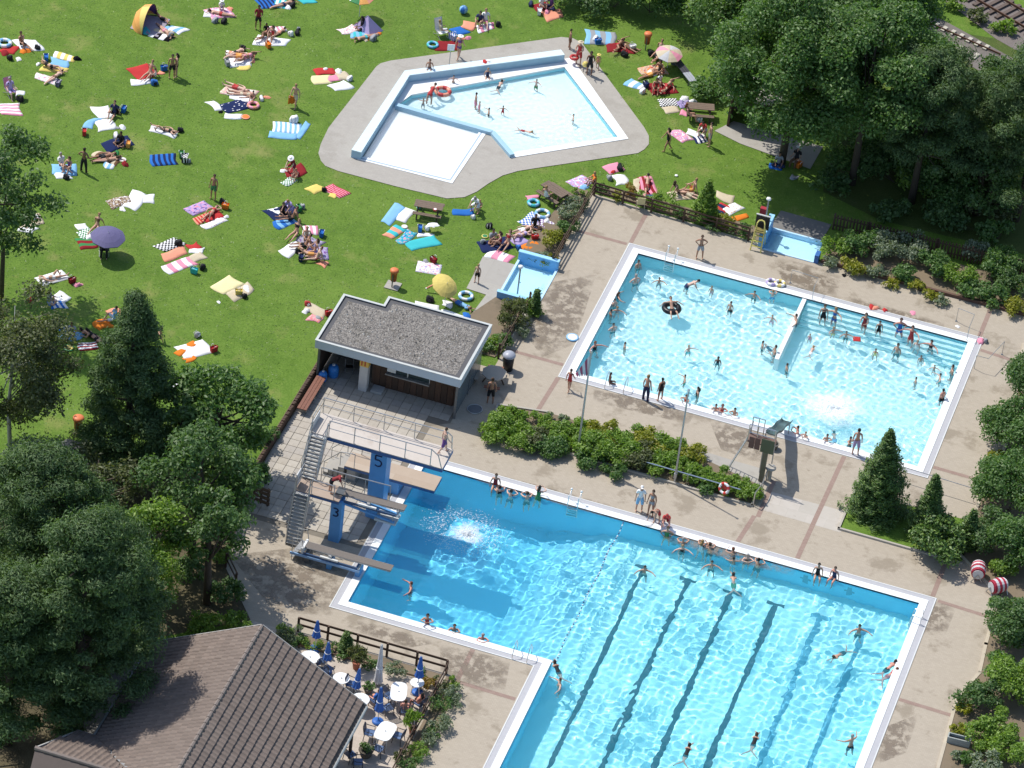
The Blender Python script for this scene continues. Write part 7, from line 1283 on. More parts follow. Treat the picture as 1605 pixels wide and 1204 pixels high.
# ---------------------------------------------------------------- lawn, middle and right
T(404, 7, 436, 3, 1.2, 's:bl,nv,5', 'blue striped blanket at the top edge'); T(428, 4, 452, 8, 1.0, 's:tq,wh,3', 'turquoise striped towel at the top edge'); P(445, 8, 'prone', (460, 4), 'm', 'briefs:nv', 'short:b', 'bather lying at the top edge beside the blue striped blanket'); BP(458, 11, 'bk', 'black bag at the top edge'); T(470, 3, 490, -2, .8, 'tq', 'turquoise towel at the top edge, right end'); H(452, 12, .2, .15, 'wh', 'white heap at the top edge')
P(404, 46, 'carry', 'S', 'd', 'tshirt:dr trunks:bk', 'short:b', 'person in dark red shirt standing on the upper lawn'); T(400, 62, 452, 68, 1.0, 'wh', 'white blanket of the red-clad family'); T(420, 48, 448, 44, .7, 's:pk,wh,4', 'pink towel above the red-clad family'); P(428, 60, 'hug', 'SW', 'm', 'suit:rd', 'long:b', 'woman in red swimsuit sitting in the family group'); P(413, 58, 'side', (425, 52), 't', 'trunks:br', 'short:b', 'man lying beside the woman in red swimsuit'); P(417, 50, 'cross', 'S', 'd', 'tshirt:bk', 'long:b', 'dark-haired child sitting behind the red-clad woman', .7); TB(420, 74, 'or_', 'orange bag below the white family blanket'); BP(455, 55, 'wh', 'white bag right of the red-clad family'); BP(466, 54, 'bk', 'black bag right of the white bag', .9); BP(468, 46, 'gy', 'dark grey small bag farthest right of the family', .6); P(438, 52, 'prone', (446, 47), 'm', 'briefs:co', 'short:k', 'child lying on the pink towel', .75)
parasol(563, 26, 1.75, .86, ('yl', 'pk', 'tq', 'rd', 'wh', 'gn', 'og', 'co'), 'rainbow parasol at the top edge of the lawn', (.05, 0)); T(531, 50, 558, 44, .8, 'f:pk,wh,co', 'pink flowered towel below the rainbow parasol'); T(549, 56, 576, 52, .8, 's:lb,tq,3', 'blue towel below the rainbow parasol'); T(566, 63, 592, 50, .8, 's:bg,or_,3', 'orange and straw striped towel below the rainbow parasol'); P(568, 45, 'cross', 'W', 'd', 'tshirt:bk trunks:bk', 'long:b', 'dark-haired person in black under the rainbow parasol'); BP(585, 63, 'gy', 'grey bag at the striped towel by the beach shelter'); P(572, 60, 'prone', (560, 64), 'm', 'briefs:tq', 'short:l', 'sunbather at the lower end of the striped towels')
sh = thing('beach_shelter', 'small lilac grey wind shelter beside the rainbow parasol', 'beach shelter', at(580, 44, -.02), heading(580, 44, -1, .4)); MB().add([(-.5, -.7, 0), (-.5, .7, 0), (.25, -.05, 1.0), (.25, .05, 1.0), (.7, -.8, 0), (.7, .8, 0)], [(0, 2, 3, 1), (0, 4, 2), (1, 3, 5), (2, 4, 5, 3)]).build('canopy', M(CL['li'], .7), sh); MB().tube([(.7, -.8, 0), (.25, 0, 1.02), (.7, .8, 0)], .015, 5).build('hoop', GALV, sh)
T(684, 70, 722, 74, 1.0, 'dr', 'dark red blanket at the paddling pool paving'); ringfloat(678, 72, .3, .09, ('lb', 'tq'), 'light blue swim ring beside the dark red blanket'); deckchair(690, 56, 'SE', 'wh', 'white folding chair behind the dark red blanket', 1.1); P(691, 56, 'chair', 'E', 'm', 'tshirt:bg shorts:wh', 'short:l', 'person in beige in the white folding chair', z=.28); TB(709, 62, 's:wh,bl,3', 'white blue striped bag behind the dark red blanket', .5, .25, .4); T(712, 51, 730, 46, .8, 'bl', 'royal blue towel between chair and coral towel'); H(722, 61, .2, .15, 'co', 'small coral heap right of the striped bag'); H(733, 60, .2, .15, 'pk', 'small pink heap right of the coral one'); ball(726, 21, .28, ('bl', 'lb'), 'blue beach ball at the top of the lawn'); T(723, 38, 744, 42, .9, 'co', 'coral towel of the person in dark shirt'); P(752, 38, 'hug', 'SW', 'm', 'tshirt:nv trunks:bk', 'short:b', 'person in dark shirt sitting above the paddling pool'); T(748, 46, 775, 40, .8, 's:wh,pk,3', 'white pink striped towel above the paddling pool'); BP(780, 40, 'bk', 'black bag at the end of the white pink striped towel', 1.1); P(760, 36, 'knee', 'S', 'p', 'tshirt:wh trunks:pk', 'short:l', 'fair person in white above the paddling pool'); P(718, 91, 'walk', 'NE', 'm', 'briefs:pu top:pu', 'hat:wh', 'woman in purple bikini walking on the paddling pool paving')
pl_ = thing('sign_post', 'small white sign on a thin post at the paddling pool wall', 'sign', at(704, 102), heading(704, 102, 0, 1)); MB().tube([(0, 0, 0), (0, 0, 1.35)], .025, 6).build('post', GALV, pl_); MB().box(.03, .06, -.22, .22, 1.1, 1.55).build('board', WHITE, pl_)
T(494, 115, 524, 110, .8, 'rd', 'bright red towel in the group left of the paddling pool'); T(491, 126, 520, 124, .8, 'py', 'pale yellow towel in the group left of the paddling pool'); T(512, 127, 530, 120, .6, 'pk', 'pink towel in the group left of the paddling pool'); T(525, 120, 545, 118, .9, 'bg', 'beige towel in the group left of the paddling pool'); T(520, 140, 546, 131, .8, 'wh', 'white towel in the group left of the paddling pool'); BP(548, 126, 'wh', 'white dark bag at the paving side of the towel group', 1., 'nv'); H(510, 109, .18, .14, 'wh', 'white small heap on the bright red towel'); H(531, 112, .25, .14, 'wh', 'white clothes at the back of the towel group')
P(462, 168, 'walk', 'SW', 'm', 'trunks:bg', 'short:l', 'man walking across the lawn with an orange towel'); _p = at(456, 167); m = MB()
for k in range(4): m.box(-.2+.1*k, -.1+.1*k, -.03+.025*(k % 2), .01+.025*(k % 2), .22+.03*(k % 2), .84-.02*k)
_o = m.build('towel', cloth('or_'), None); _o.location = (_p.x, _p.y, .2); _o.rotation_euler = (.08, 0, .5); tag(_o, 'orange towel hanging from the hand of the walking man', 'towel')
T(421, 211, 466, 214, .75, 'lb', 'long pale blue towel left of the paddling pool'); T(427, 200, 472, 202, .95, 's:wh,lb,6', 'white blue striped blanket left of the paddling pool'); T(466, 216, 483, 192, .6, 'lb', 'upright pale blue towel at the end of the striped blanket'); BP(460, 191, 'wh', 'large white rucksack on the striped blanket', 1.35, 'gy')
T(446, 272, 478, 264, 1.0, 'dr', 'dark red blanket with pink-clad child below mid lawn'); P(464, 279, 'hug', 'SW', 'm', 'trunks:pk tshirt:co', 'short:l', 'child in coral shirt on the dark red blanket', .75); P(459, 268, 'crouch', 'SW', 'p', 'tshirt:dr shorts:dr', 'hat:wh', 'woman in dark red clothes bending over the child'); H(444, 268, .2, .1, 'wh', 'white heap left of the dark red blanket'); T(444, 289, 462, 280, .7, 'c:gn,wh,3', 'green white checked towel below the dark red blanket')
T(484, 300, 505, 293, .85, 'yl', 'yellow towel above the blue group'); T(514, 291, 540, 308, .85, 'l:pk,rd,6', 'red white striped towel above the blue group'); T(515, 304, 526, 308, .4, 'yl', 'yellow towel corner beside the striped one'); BP(508, 299, 'bk', 'black bag between yellow and striped towels', .7)
T(422, 340, 462, 325, 1.1, 'nv', 'dark blue blanket with a family of three'); T(430, 352, 464, 343, .9, 's:bl,lb,3', 'blue striped towel of the family of three'); P(442, 336, 'cross', 'SE', 'm', 'tshirt:bk trunks:bk', 'short:b', 'dark-haired man in black of the family of three'); P(455, 334, 'crouch', 'SW', 'm', 'tshirt:li shorts:li', 'short:l', 'person in lilac shirt leaning over the blue blanket'); P(458, 345, 'sit', 'W', 't', 'trunks:bk', 'short:k', 'tanned bather sitting in front of the lilac shirt'); T(427, 335, 442, 330, .7, 'wh', 'white towel on the dark blue blanket'); TB(468, 330, 'gn', 'dark green bag right of the family of three'); BP(473, 327, 'gy', 'grey bag right of the family of three')
T(442, 398, 472, 383, .8, 'wh', 'white towel of the large circle of friends'); T(470, 372, 505, 385, 1.0, 'f:pu,gy,li', 'purple grey blanket of the large circle of friends'); T(482, 395, 515, 398, 1.1, 'f:pu,li,gy', 'mottled violet blanket of the large circle of friends'); T(474, 362, 498, 360, .8, 's:wh,pk,3', 'white pink towel behind the circle of friends'); P(464, 368, 'sit', 'SW', 'm', 'briefs:bk top:bk', 'long:l', 'fair woman in black bikini in the circle of friends'); P(480, 375, 'hug', 'S', 'm', 'suit:bg', 'short:l', 'fair person hugging knees in the circle of friends'); P(479, 388, 'sit', 'W', 't', 'trunks:bk', 'short:b', 'dark-haired man in the middle of the circle of friends'); P(493, 396, 'knee', 'W', 'm', 'briefs:li top:li', 'long:k', 'woman in lilac bikini on the mottled violet blanket'); P(484, 404, 'side', (473, 400), 'm', 'trunks:og', 'short:l', 'sunbather lying below the circle of friends'); P(496, 408, 'sit', 'W', 'p', 'briefs:rd', 'short:r', 'red-haired bather at the lower end of the circle'); TB(504, 370, 'bl', 'blue bag behind the circle of friends'); TB(472, 408, 'nv', 'navy bag left of the lying sunbather in the circle'); T(500, 416, 512, 412, .6, 'co', 'coral towel corner of the circle of friends'); BP(468, 396, 'bk', 'black bag between white towel and the dark-haired man')
T(604, 351, 628, 322, .75, 'lb', 'long pale blue towel beside the bench table'); T(627, 347, 644, 328, .75, 'wh', 'white towel between pale blue towel and bench table'); picnic(671, 337, .15, 'brown picnic bench table on the lawn near the turquoise towels'); T(604, 370, 632, 358, .75, 's:co,tq,2', 'teal and coral striped towel near the bench table'); T(626, 380, 648, 362, .75, 'f:pk,tq,bl', 'pink patterned towel near the bench table'); T(640, 388, 686, 375, 1.0, 'tq', 'bright turquoise towel near the bench table'); T(655, 368, 681, 370, .5, 'wh', 'white cloth above the bright turquoise towel'); TB(658, 362, 'bl', 'blue bag at the end of the bench table'); BP(669, 360, 'wh', 'white blue bag under the bench table edge', .8, 'bl'); disc(634, 356, .2, 'bg', 'wh', 'pale straw hat on the coral striped towel', 'straw_hat', 'hat'); disc(682, 330, .12, 'rd', 'wh', 'red white cup-like tin on the bench table', 'food_tin', 'tin', .72, .1); TB(655, 325, 's:wh,tq,2', 'pale bag behind the bench table'); heap(678, 353, .3, .08, 'wh', 'white clothes on the bench of the picnic table', z=.43)
T(653, 417, 691, 424, .85, 'f:li,wh,pk', 'pale lilac towel above the yellow parasol'); TB(679, 411, 'dr', 'red brown bag above the pale lilac towel'); H(667, 410, .18, .12, 'gy', 'grey heap above the pale lilac towel'); litter_bin(616, 448, 'orange red litter bin on a concrete foot in the middle of the lawn'); litter_bin(122, 680, 'orange litter bin beside the garden path under the birch', False, 1.25); litter_bin(1013, 76, 'orange litter bin at the edge of the wood beside the bathers', False); litter_bin(180, 1034, 'orange brown litter bin in the shade of the service path', False, 1.1)
parasol(697, 476, 1.45, .82, ('yl',), 'yellow parasol tilted behind the kiosk', (.25, .45)); T(650, 480, 688, 486, .8, 'wh', 'white towel left of the yellow parasol foot'); T(690, 492, 728, 499, .8, 'wh', 'white towel right behind the kiosk roof edge'); T(693, 474, 708, 479, .5, 'wh', 'narrow white pillow towel at the yellow parasol'); P(722, 478, 'prone', (735, 484), 'm', 'trunks:bl tshirt:lb', 'short:l', 'person in denim blue lying by the yellow parasol'); ringfloat(730, 466, .36, .1, ('wh', 'lb'), 'white pale blue swim ring beside the footbath path'); BP(674, 472, 'bk', 'black bag under the curved red mattress'); H(732, 496, .3, .16, 'bl', 'blue clothes behind the kiosk roof corner'); m_ = thing('swim_noodle', 'curved red white swim noodle beside the yellow parasol', 'swim noodle', at(687, 462, 0)); MB().tube([(-.75, 0, .2), (-.45, .16, .42), (0, .22, .52), (.45, .14, .5), (.7, 0, .42)], .055, 8).build('foam_body', M(CL['co'], .7), m_, True); MB().tube([(-.76, -.01, .19), (-.72, .02, .23)], .06, 8).build('end_cap', WHITE, m_)
T(477, 480, 510, 492, .85, 'bg', 'tan towel with belongings left of the kiosk'); BP(482, 478, 'rd', 'red white bag at the head of the tan towel', 1., 'wh'); H(480, 488, .24, .16, 'wh', 'white blue clothes at the tan towel'); TB(515, 494, 'rd', 'red bag at the kiosk end of the tan towel'); H(499, 499, .2, .14, 'gy', 'grey shoes heap on the tan towel', 'shoes', 'shoes'); T(485, 496, 503, 504, .5, 'f:bg,pk,or_', 'patterned towel edge below the tan one')
T(711, 334, 744, 330, .8, 'bl', 'cobalt blue towel below the paddling pool paving'); P(747, 330, 'crouch', 'SW', 'm', 'tshirt:wh shorts:wh', 'short:g', 'person in white bending over beside the cobalt towel'); P(752, 327, 'hug', 'SW', 'm', 'trunks:or_', 'short:l', 'child in orange trunks beside the cobalt towel', .7); BP(741, 342, 'wh', 'white black bag below the cobalt towel', .8, 'bk'); BP(766, 357, 'bk', 'black white bag above the navy family blanket', 1.1, 'wh')
T(752, 388, 800, 380, 1.2, 'nv', 'navy blanket of the family beside the footbath path'); T(764, 398, 803, 406, .75, 's:wh,pk,2', 'white towel with pink print at the footbath path'); P(771, 378, 'cross', 'SE', 't', 'tshirt:gy trunks:br', 'short:b', 'man in grey shirt on the navy family blanket'); P(784, 384, 'hug', 'W', 'm', 'suit:dr', 'long:k', 'woman in dark red swimsuit on the navy family blanket'); P(795, 384, 'sit', 'SW', 'm', 'briefs:rd top:rd', 'long:r', 'woman in red on the navy family blanket'); BP(757, 381, 'gy', 'grey bag at the left end of the navy family blanket'); disc(760, 371, .2, 'yl', 'gn', 'yellow-green hat above the navy family blanket', 'sun_hat', 'hat'); H(803, 374, .2, .2, 'wh', 'white clothes right of the navy family blanket'); P(747, 443, 'stand', 'SW', 'm', 'trunks:bk', 'short:l', 'child standing on the footbath path', .78)
T(820, 352, 846, 337, 1.0, 'c:bl,wh,4', 'blue white checked blanket beside the lawn fence'); T(840, 358, 868, 346, .9, 'c:pu,wh,4', 'purple white checked blanket beside the lawn fence'); P(820, 362, 'back', (838, 356), 'p', 'trunks:wh', 'short:k', 'pale sunbather with legs stretched by the checked blankets'); P(815, 372, 'backknee', (832, 368), 'p', 'briefs:li top:li', 'long:l', 'pale woman with bent knee by the lilac towel'); P(838, 355, 'cross', 'S', 't', 'tshirt:bk', 'short:b', 'dark person sitting between the checked blankets'); T(805, 380, 824, 372, .9, 'li', 'lilac towel near the lawn fence'); T(818, 392, 844, 380, .55, 'or_', 'orange towel near the golden shrub'); TB(838, 375, 'rd', 'red bag above the orange towel'); ringfloat(850, 337, .38, .1, ('lb', 'wh'), 'blue white swim ring near the second bench table'); picnic(868, 312, -.45, 'brown picnic bench table beside the lawn fence'); P(855, 318, 'chair', 'NE', 'm', 'suit:wh', 'short:l', 'person in white sitting at the table beside the fence', z=.42); ringfloat(836, 320, .3, .1, ('lb', 'tq'), 'pale blue swim ring left of the fence table'); T(824, 310, 844, 308, .5, 'pk', 'pink air mattress left of the fence table', 'air_mattress', cat='air mattress'); BP(812, 390, 'bl', 'blue bag below the lilac towel'); H(857, 347, .2, .2, 'wh', 'white clothes on the purple checked blanket')
T(897, 292, 922, 280, 1.0, 'f:pk,li,wh', 'pink lilac towel near the fence corner'); H(915, 294, .3, .12, 'lb', 'pale blue clothes on the pink lilac towel'); P(932, 291, 'hug', 'W', 'm', 'tshirt:or_ trunks:br', 'short:l', 'person in orange sitting near the fence corner'); T(950, 268, 974, 260, .8, 'pk', 'pale pink towel above the fence corner'); BP(972, 266, 'bk', 'black bag on the pale pink towel'); BP(955, 281, 'gy', 'grey white bag above the fence corner', .9, 'wh'); T(970, 275, 974, 291, .75, 'wh', 'white towel behind the fence corner'); H(961, 270, .16, .12, 'rd', 'red clothes on the pale pink towel')
T(1000, 280, 1008, 312, .35, 'bg', 'cream edge of the striped blanket at the upper fence'); T(1007, 278, 1022, 308, 1.15, 'l:dr,pk,3', 'red pink striped blanket at the upper fence'); P(1014, 293, 'read', (1017, 282), 'm', 'trunks:dr', 'short:b', 'bather in dark red lying on the red pink striped blanket'); T(1014, 310, 1032, 305, .6, 'bl', 'blue towel end at the upper fence'); P(1062, 304, 'sit', 'E', 'm', 'briefs:bk top:bk', 'long:k', 'woman sitting left of the cone-shaped conifer'); P(1078, 306, 'back', (1066, 301), 'p', 'trunks:bg', 'short:g', 'pale sunbather lying left of the cone-shaped conifer'); P(1086, 300, 'knee', 'W', 'm', 'trunks:og', 'short:l', 'bather sitting just behind the cone-shaped conifer'); T(1052, 310, 1088, 302, 1.0, 'bg', 'beige blanket left of the cone-shaped conifer'); T(1122, 304, 1150, 314, .75, 'bg', 'beige towel right of the cone-shaped conifer'); T(1123, 332, 1140, 322, .8, 's:nv,rd,2', 'navy red towel right of the cone-shaped conifer'); T(1134, 334, 1160, 322, .9, 'd:wh,or_', 'white towel with orange dots near the yellow chair'); T(1148, 344, 1172, 338, .5, 'or_', 'orange towel nearest the yellow chair'); disc(1060, 276, .1, 'wh', 'wh', 'tiny white disc on the grass by the wood', h=.06)
t_ = thing('garden_chair', 'pale yellow plastic garden chair at the upper deck fence gate', 'chair', at(1003, 326), 1.9)
for sx, sy in ((1, 1), (1, -1), (-1, 1), (-1, -1)): MB().tube([(sx*.2, sy*.22, .42), (sx*.25, sy*.26, 0)], .022, 5).build('leg', M(CL['bg'], .5), t_)
MB().box(-.24, .24, -.24, .24, .4, .44).build('seat', M(CL['bg'], .5), t_); MB().bar((-.24, 0, .44), (-.32, 0, .95), .48, .03, (1, 0, 0)).build('backrest', M((.62, .56, .30), .5), t_)
# right of the paddling pool
T(838, 14, 862, 8, 1.1, 'dr', 'dark red blanket at the top edge right of mid lawn'); T(852, 27, 880, 20, 1.0, 'co', 'coral orange towel at the top edge'); P(848, 12, 'hug', 'SE', 'm', 'tshirt:wh trunks:wh', 'short:b', 'person in striped white shirt at the top edge'); P(864, 11, 'cross', 'SW', 't', 'tshirt:pu trousers:nv', 'long:b', 'person in purple at the top edge'); BP(832, 9, 'nv', 'navy bag at the top edge'); TB(845, 22, 'wh', 'white bag at the top edge below the dark red blanket'); H(858, 20, .25, .2, 'pk', 'pink clothes at the top edge')
P(892, 76, 'stand', 'E', 't', 'trunks:br', 'short:b', 'tanned boy standing at the far corner of the paddling pool', .85); P(906, 101, 'carry', 'SW', 'm', 'dress:rd', 'hat:bg', 'woman in red dress and straw hat at the paddling pool'); ringfloat(900, 92, .22, .09, ('rd',), 'red swim ring in the hand of the woman in red', z=.4); P(923, 117, 'carry', 'S', 'd', 'dress:bk', 'long:b', 'woman in black dress at the paddling pool'); P(936, 108, 'walk', 'S', 'm', 'suit:co', 'hat:yl', 'child in coral swimsuit and sun hat behind the woman in black', .65); ball(917, 105, .2, ('yl',), 'yellow ball beside the woman in black dress', z=.3)
T(916, 58, 964, 60, 1.5, 's:lb,gy,3', 'grey blue blanket at the edge of the wood'); BP(933, 64, 'wh', 'white bag on the grey blue blanket', 1., 'nv'); TB(937, 68, 'bl', 'blue bag at the corner of the grey blue blanket'); T(951, 76, 995, 76, 1.1, 'dr', 'dark red blanket with two tanned sunbathers'); P(968, 76, 'side', (976, 66), 't', 'briefs:rd', 'long:b', 'tanned woman sprawled on the dark red blanket'); P(983, 74, 'back', (973, 68), 't', 'trunks:br', 'short:b', 'tanned man sprawled on the dark red blanket'); BP(979, 88, 'bk', 'black bag below the two tanned sunbathers'); TB(991, 77, 'wh', 'white bag right of the two tanned sunbathers')
parasol(1046, 106, 1.3, .86, ('bg', 'ck', 'bg', 'pk'), 'open flowered beige parasol by the wood', (.1, .05)); P(1033, 84, 'sit', 'SW', 'm', 'briefs:bg top:bg', 'short:l', 'bather sitting beside the flowered parasol'); P(1028, 92, 'side', (1036, 84), 'm', 'trunks:bk', 'short:k', 'man lying beside the flowered parasol'); BP(1020, 86, 'bk', 'black bag left of the flowered parasol', 1.2)
t_ = thing('long_bench', 'long dark plank bench with pale end below the flowered parasol', 'bench', at(1070, 118), 0); a_, b_ = at(1054, 98)-at(1070, 118), at(1085, 138)-at(1070, 118)
for k in range(3): o_ = Vector((-b_.y, b_.x, 0)).normalized()*(-.17+.17*k); c_ = a_.lerp(b_, .66); MB().bar(a_+o_+Vector((0, 0, .5)), c_+o_+Vector((0, 0, .5)), .15, .05).build('plank', M((.05, .05, .06), .5), t_); MB().bar(c_+o_+Vector((0, 0, .5)), b_+o_+Vector((0, 0, .5)), .15, .05).build('end_plank', M((.36, .38, .42), .4), t_)
for f_ in (.08, .92): c_ = a_.lerp(b_, f_); MB().box(c_.x-.2, c_.x+.2, c_.y-.06, c_.y+.06, -.03, .48).build('leg', DSTEEL, t_)
T(1002, 112, 1044, 108, 1.0, 'f:or_,bg,rd', 'orange patterned blanket in the crowded group'); T(1018, 140, 1060, 138, 1.1, 'dr', 'deep red blanket in the crowded group'); T(983, 128, 1010, 138, .9, 's:lb,wh,2', 'light blue towel of the crowded group'); P(1020, 118, 'prone', (1036, 112), 't', 'trunks:og', 'short:b', 'man lying on the orange patterned blanket'); P(1034, 112, 'cross', 'SW', 't', 'suit:br', 'long:b', 'long-haired woman sitting on the orange patterned blanket'); P(1034, 132, 'knee', 'SE', 'm', 'tshirt:wh trunks:rd', 'short:b', 'child in white shirt on the deep red blanket', .75); P(1028, 142, 'hug', 'S', 't', 'briefs:dr top:dr', 'long:b', 'woman in dark red bikini hugging knees'); P(1044, 140, 'side', (1052, 134), 'm', 'trunks:rd', 'short:k', 'man lying at the end of the deep red blanket'); BP(1007, 146, 'wh', 'white red bag below the light blue towel', .9, 'rd'); TB(1012, 136, 'nv', 'navy bag between the light blue towel and the red blanket'); T(1014, 110, 1028, 116, .6, 'wh', 'white towel on the orange patterned blanket')
T(1033, 162, 1062, 160, .9, 'c:bk,wh,4', 'black white checked blanket near the brown bench table'); T(1040, 174, 1062, 170, .8, 'bg', 'cream towel below the checked blanket'); T(1062, 164, 1083, 160, .9, 'f:nv,li,nv', 'navy patterned towel near the brown bench table'); H(1073, 155, .3, .18, 'wh', 'white pillow above the navy patterned towel', 'pillow', 'pillow'); H(1086, 160, .24, .2, 'wh', 'white bag heap at the end of the navy patterned towel'); picnic(1096, 182, .3, 'brown bench table in front of the wood'); P(1077, 190, 'chair', 'E', 'm', 'briefs:bk top:bk', 'long:r', 'woman in bikini sitting at the bench table by the wood', z=.42); BP(1095, 190, 'wh', 'white rucksack at the bench table by the wood', 1.1); T(1066, 176, 1078, 180, .6, 'pk', 'pink towel left of the bench table by the wood')
P(1045, 236, 'walk', 'W', 't', 'suit:bk', 'long:b', 'woman in black swimsuit walking below the bench table'); T(1056, 206, 1080, 222, .9, 'f:li,pk,wh', 'lilac flowered towel behind the woman in black swimsuit'); T(1076, 206, 1096, 212, .8, 'wh', 'white towel right of the lilac flowered one'); T(1088, 220, 1106, 216, .7, 's:nv,wh,3', 'navy striped towel near the shelter path'); P(1111, 229, 'stand', 'W', 'm', 'trunks:gy', 'short:b', 'bather in grey trunks standing beside the shelter path'); P(1103, 212, 'crouch', 'SW', 'm', 'tshirt:rd trunks:wh', 'short:b', 'person in red shirt crouching beside the navy striped towel'); BP(1098, 205, 'bk', 'black bag under the bench table by the wood')
P(1220, 258, 'cross', 'S', 't', 'tshirt:gy trousers:nv', 'short:b', 'person in grey sitting under the big broad tree'); P(1247, 256, 'chair', 'SW', 'm', 'tshirt:bk trousers:br', 'hat:wh', 'person in white hat sitting under the big broad tree', z=.25); T(1208, 262, 1224, 259, .7, 'bl', 'blue towel under the big broad tree'); TB(1252, 262, 'or_', 'orange brown bag under the big broad tree'); T(1240, 276, 1252, 279, .4, 'gy', 'grey towel at the edge of the tree shade')
# hut under the trees
t_ = thing('shelter_hut', 'grey flat-roofed shelter hut half hidden under the big trees', 'hut', at(1180, 190), .1); MB().box(-1.7, 1.7, -1.3, 1.3, 2.2, 2.35).build('roof', CONC, t_); MB().box(-1.5, 1.5, .9, 1.1, 0, 2.2).build('back_wall', M((.16, .12, .09), .8), t_)
for sx in (-1.4, 1.4): MB().box(sx-.07, sx+.07, -1.1, -.96, 0, 2.2).build('post', WOOD, t_); MB().box(sx-.06, sx+.06, -.9, .9, 0, 2.2).build('side_wall', BROWN, t_)
# ---------------------------------------------------------------- paddling pool
W0 = -.07; KD = 'bathers in the paddling pool'
P(673, 108, 'edge', 'S', 't', 'trunks:gy', 'short:b', 'tanned child sitting on the blue paddling pool wall', .8, .5); P(673, 160, 'bend', 'NE', 'm', 'suit:rd', 'short:k', 'woman in red swimsuit bending in the paddling pool', 1, -.35, KD, True); ringfloat(694, 146, .42, .13, ('rd', 'co'), 'big red swim ring in the paddling pool', z=W0, wet=True); P(663, 166, 'arms', 'N', 'm', 'trunks:gy', 'short:l', 'toddler beside the woman in red in the paddling pool', .52, -.45, KD, True)
P(710, 132, 'arms', 'S', 'p', 'trunks:bg', 'short:b', 'pale child at the far edge of the paddling pool', .6, -.5, KD, True); P(764, 121, 'edge', 'S', 'm', 'suit:nv', 'short:l', 'child sitting on the white ledge of the paddling pool', .75, 0, None); P(782, 136, 'swim', (787, 132), 'p', 'trunks:bk', 'short:b', 'boy lying flat in the shallow paddling water', .8, -.16, KD, True); P(745, 166, 'stand', 'E', 'm', 'trunks:pk', 'short:b', 'boy standing and looking down in the paddling pool', .8, -.5, KD, True); P(751, 172, 'stand', 'W', 'm', 'suit:pk', 'short:l', 'small child facing the standing boy', .58, -.5, KD, True); P(766, 178, 'arms', 'W', 'm', 'trunks:bk', 'short:b', 'child sitting low in the middle of the paddling pool', .62, -.75, KD, True); P(788, 176, 'arms', 'S', 'm', 'suit:rd', 'short:k', 'child with outstretched arms in red in the paddling pool', .55, -.55, KD, True); P(840, 138, 'arms', 'SW', 'p', 'trunks:gn', 'short:b', 'child alone in the far part of the paddling pool', .65, -.55, KD, True); P(898, 190, 'arms', 'W', 'p', 'trunks:wh', 'short:k', 'child alone near the right rim of the paddling pool', .6, -.6, KD, True); P(822, 205, 'swim', (828, 208), 'p', 'trunks:rd', 'short:l', 'child lying in the water near the paddling pool rim', .75, -.16, KD, True)
H(760, 97, .18, .08, 'rd', 'red towel scrap on the paddling pool wall', z=.56); H(766, 96, .15, .08, 'wh', 'white towel scrap on the paddling pool wall', z=.56)
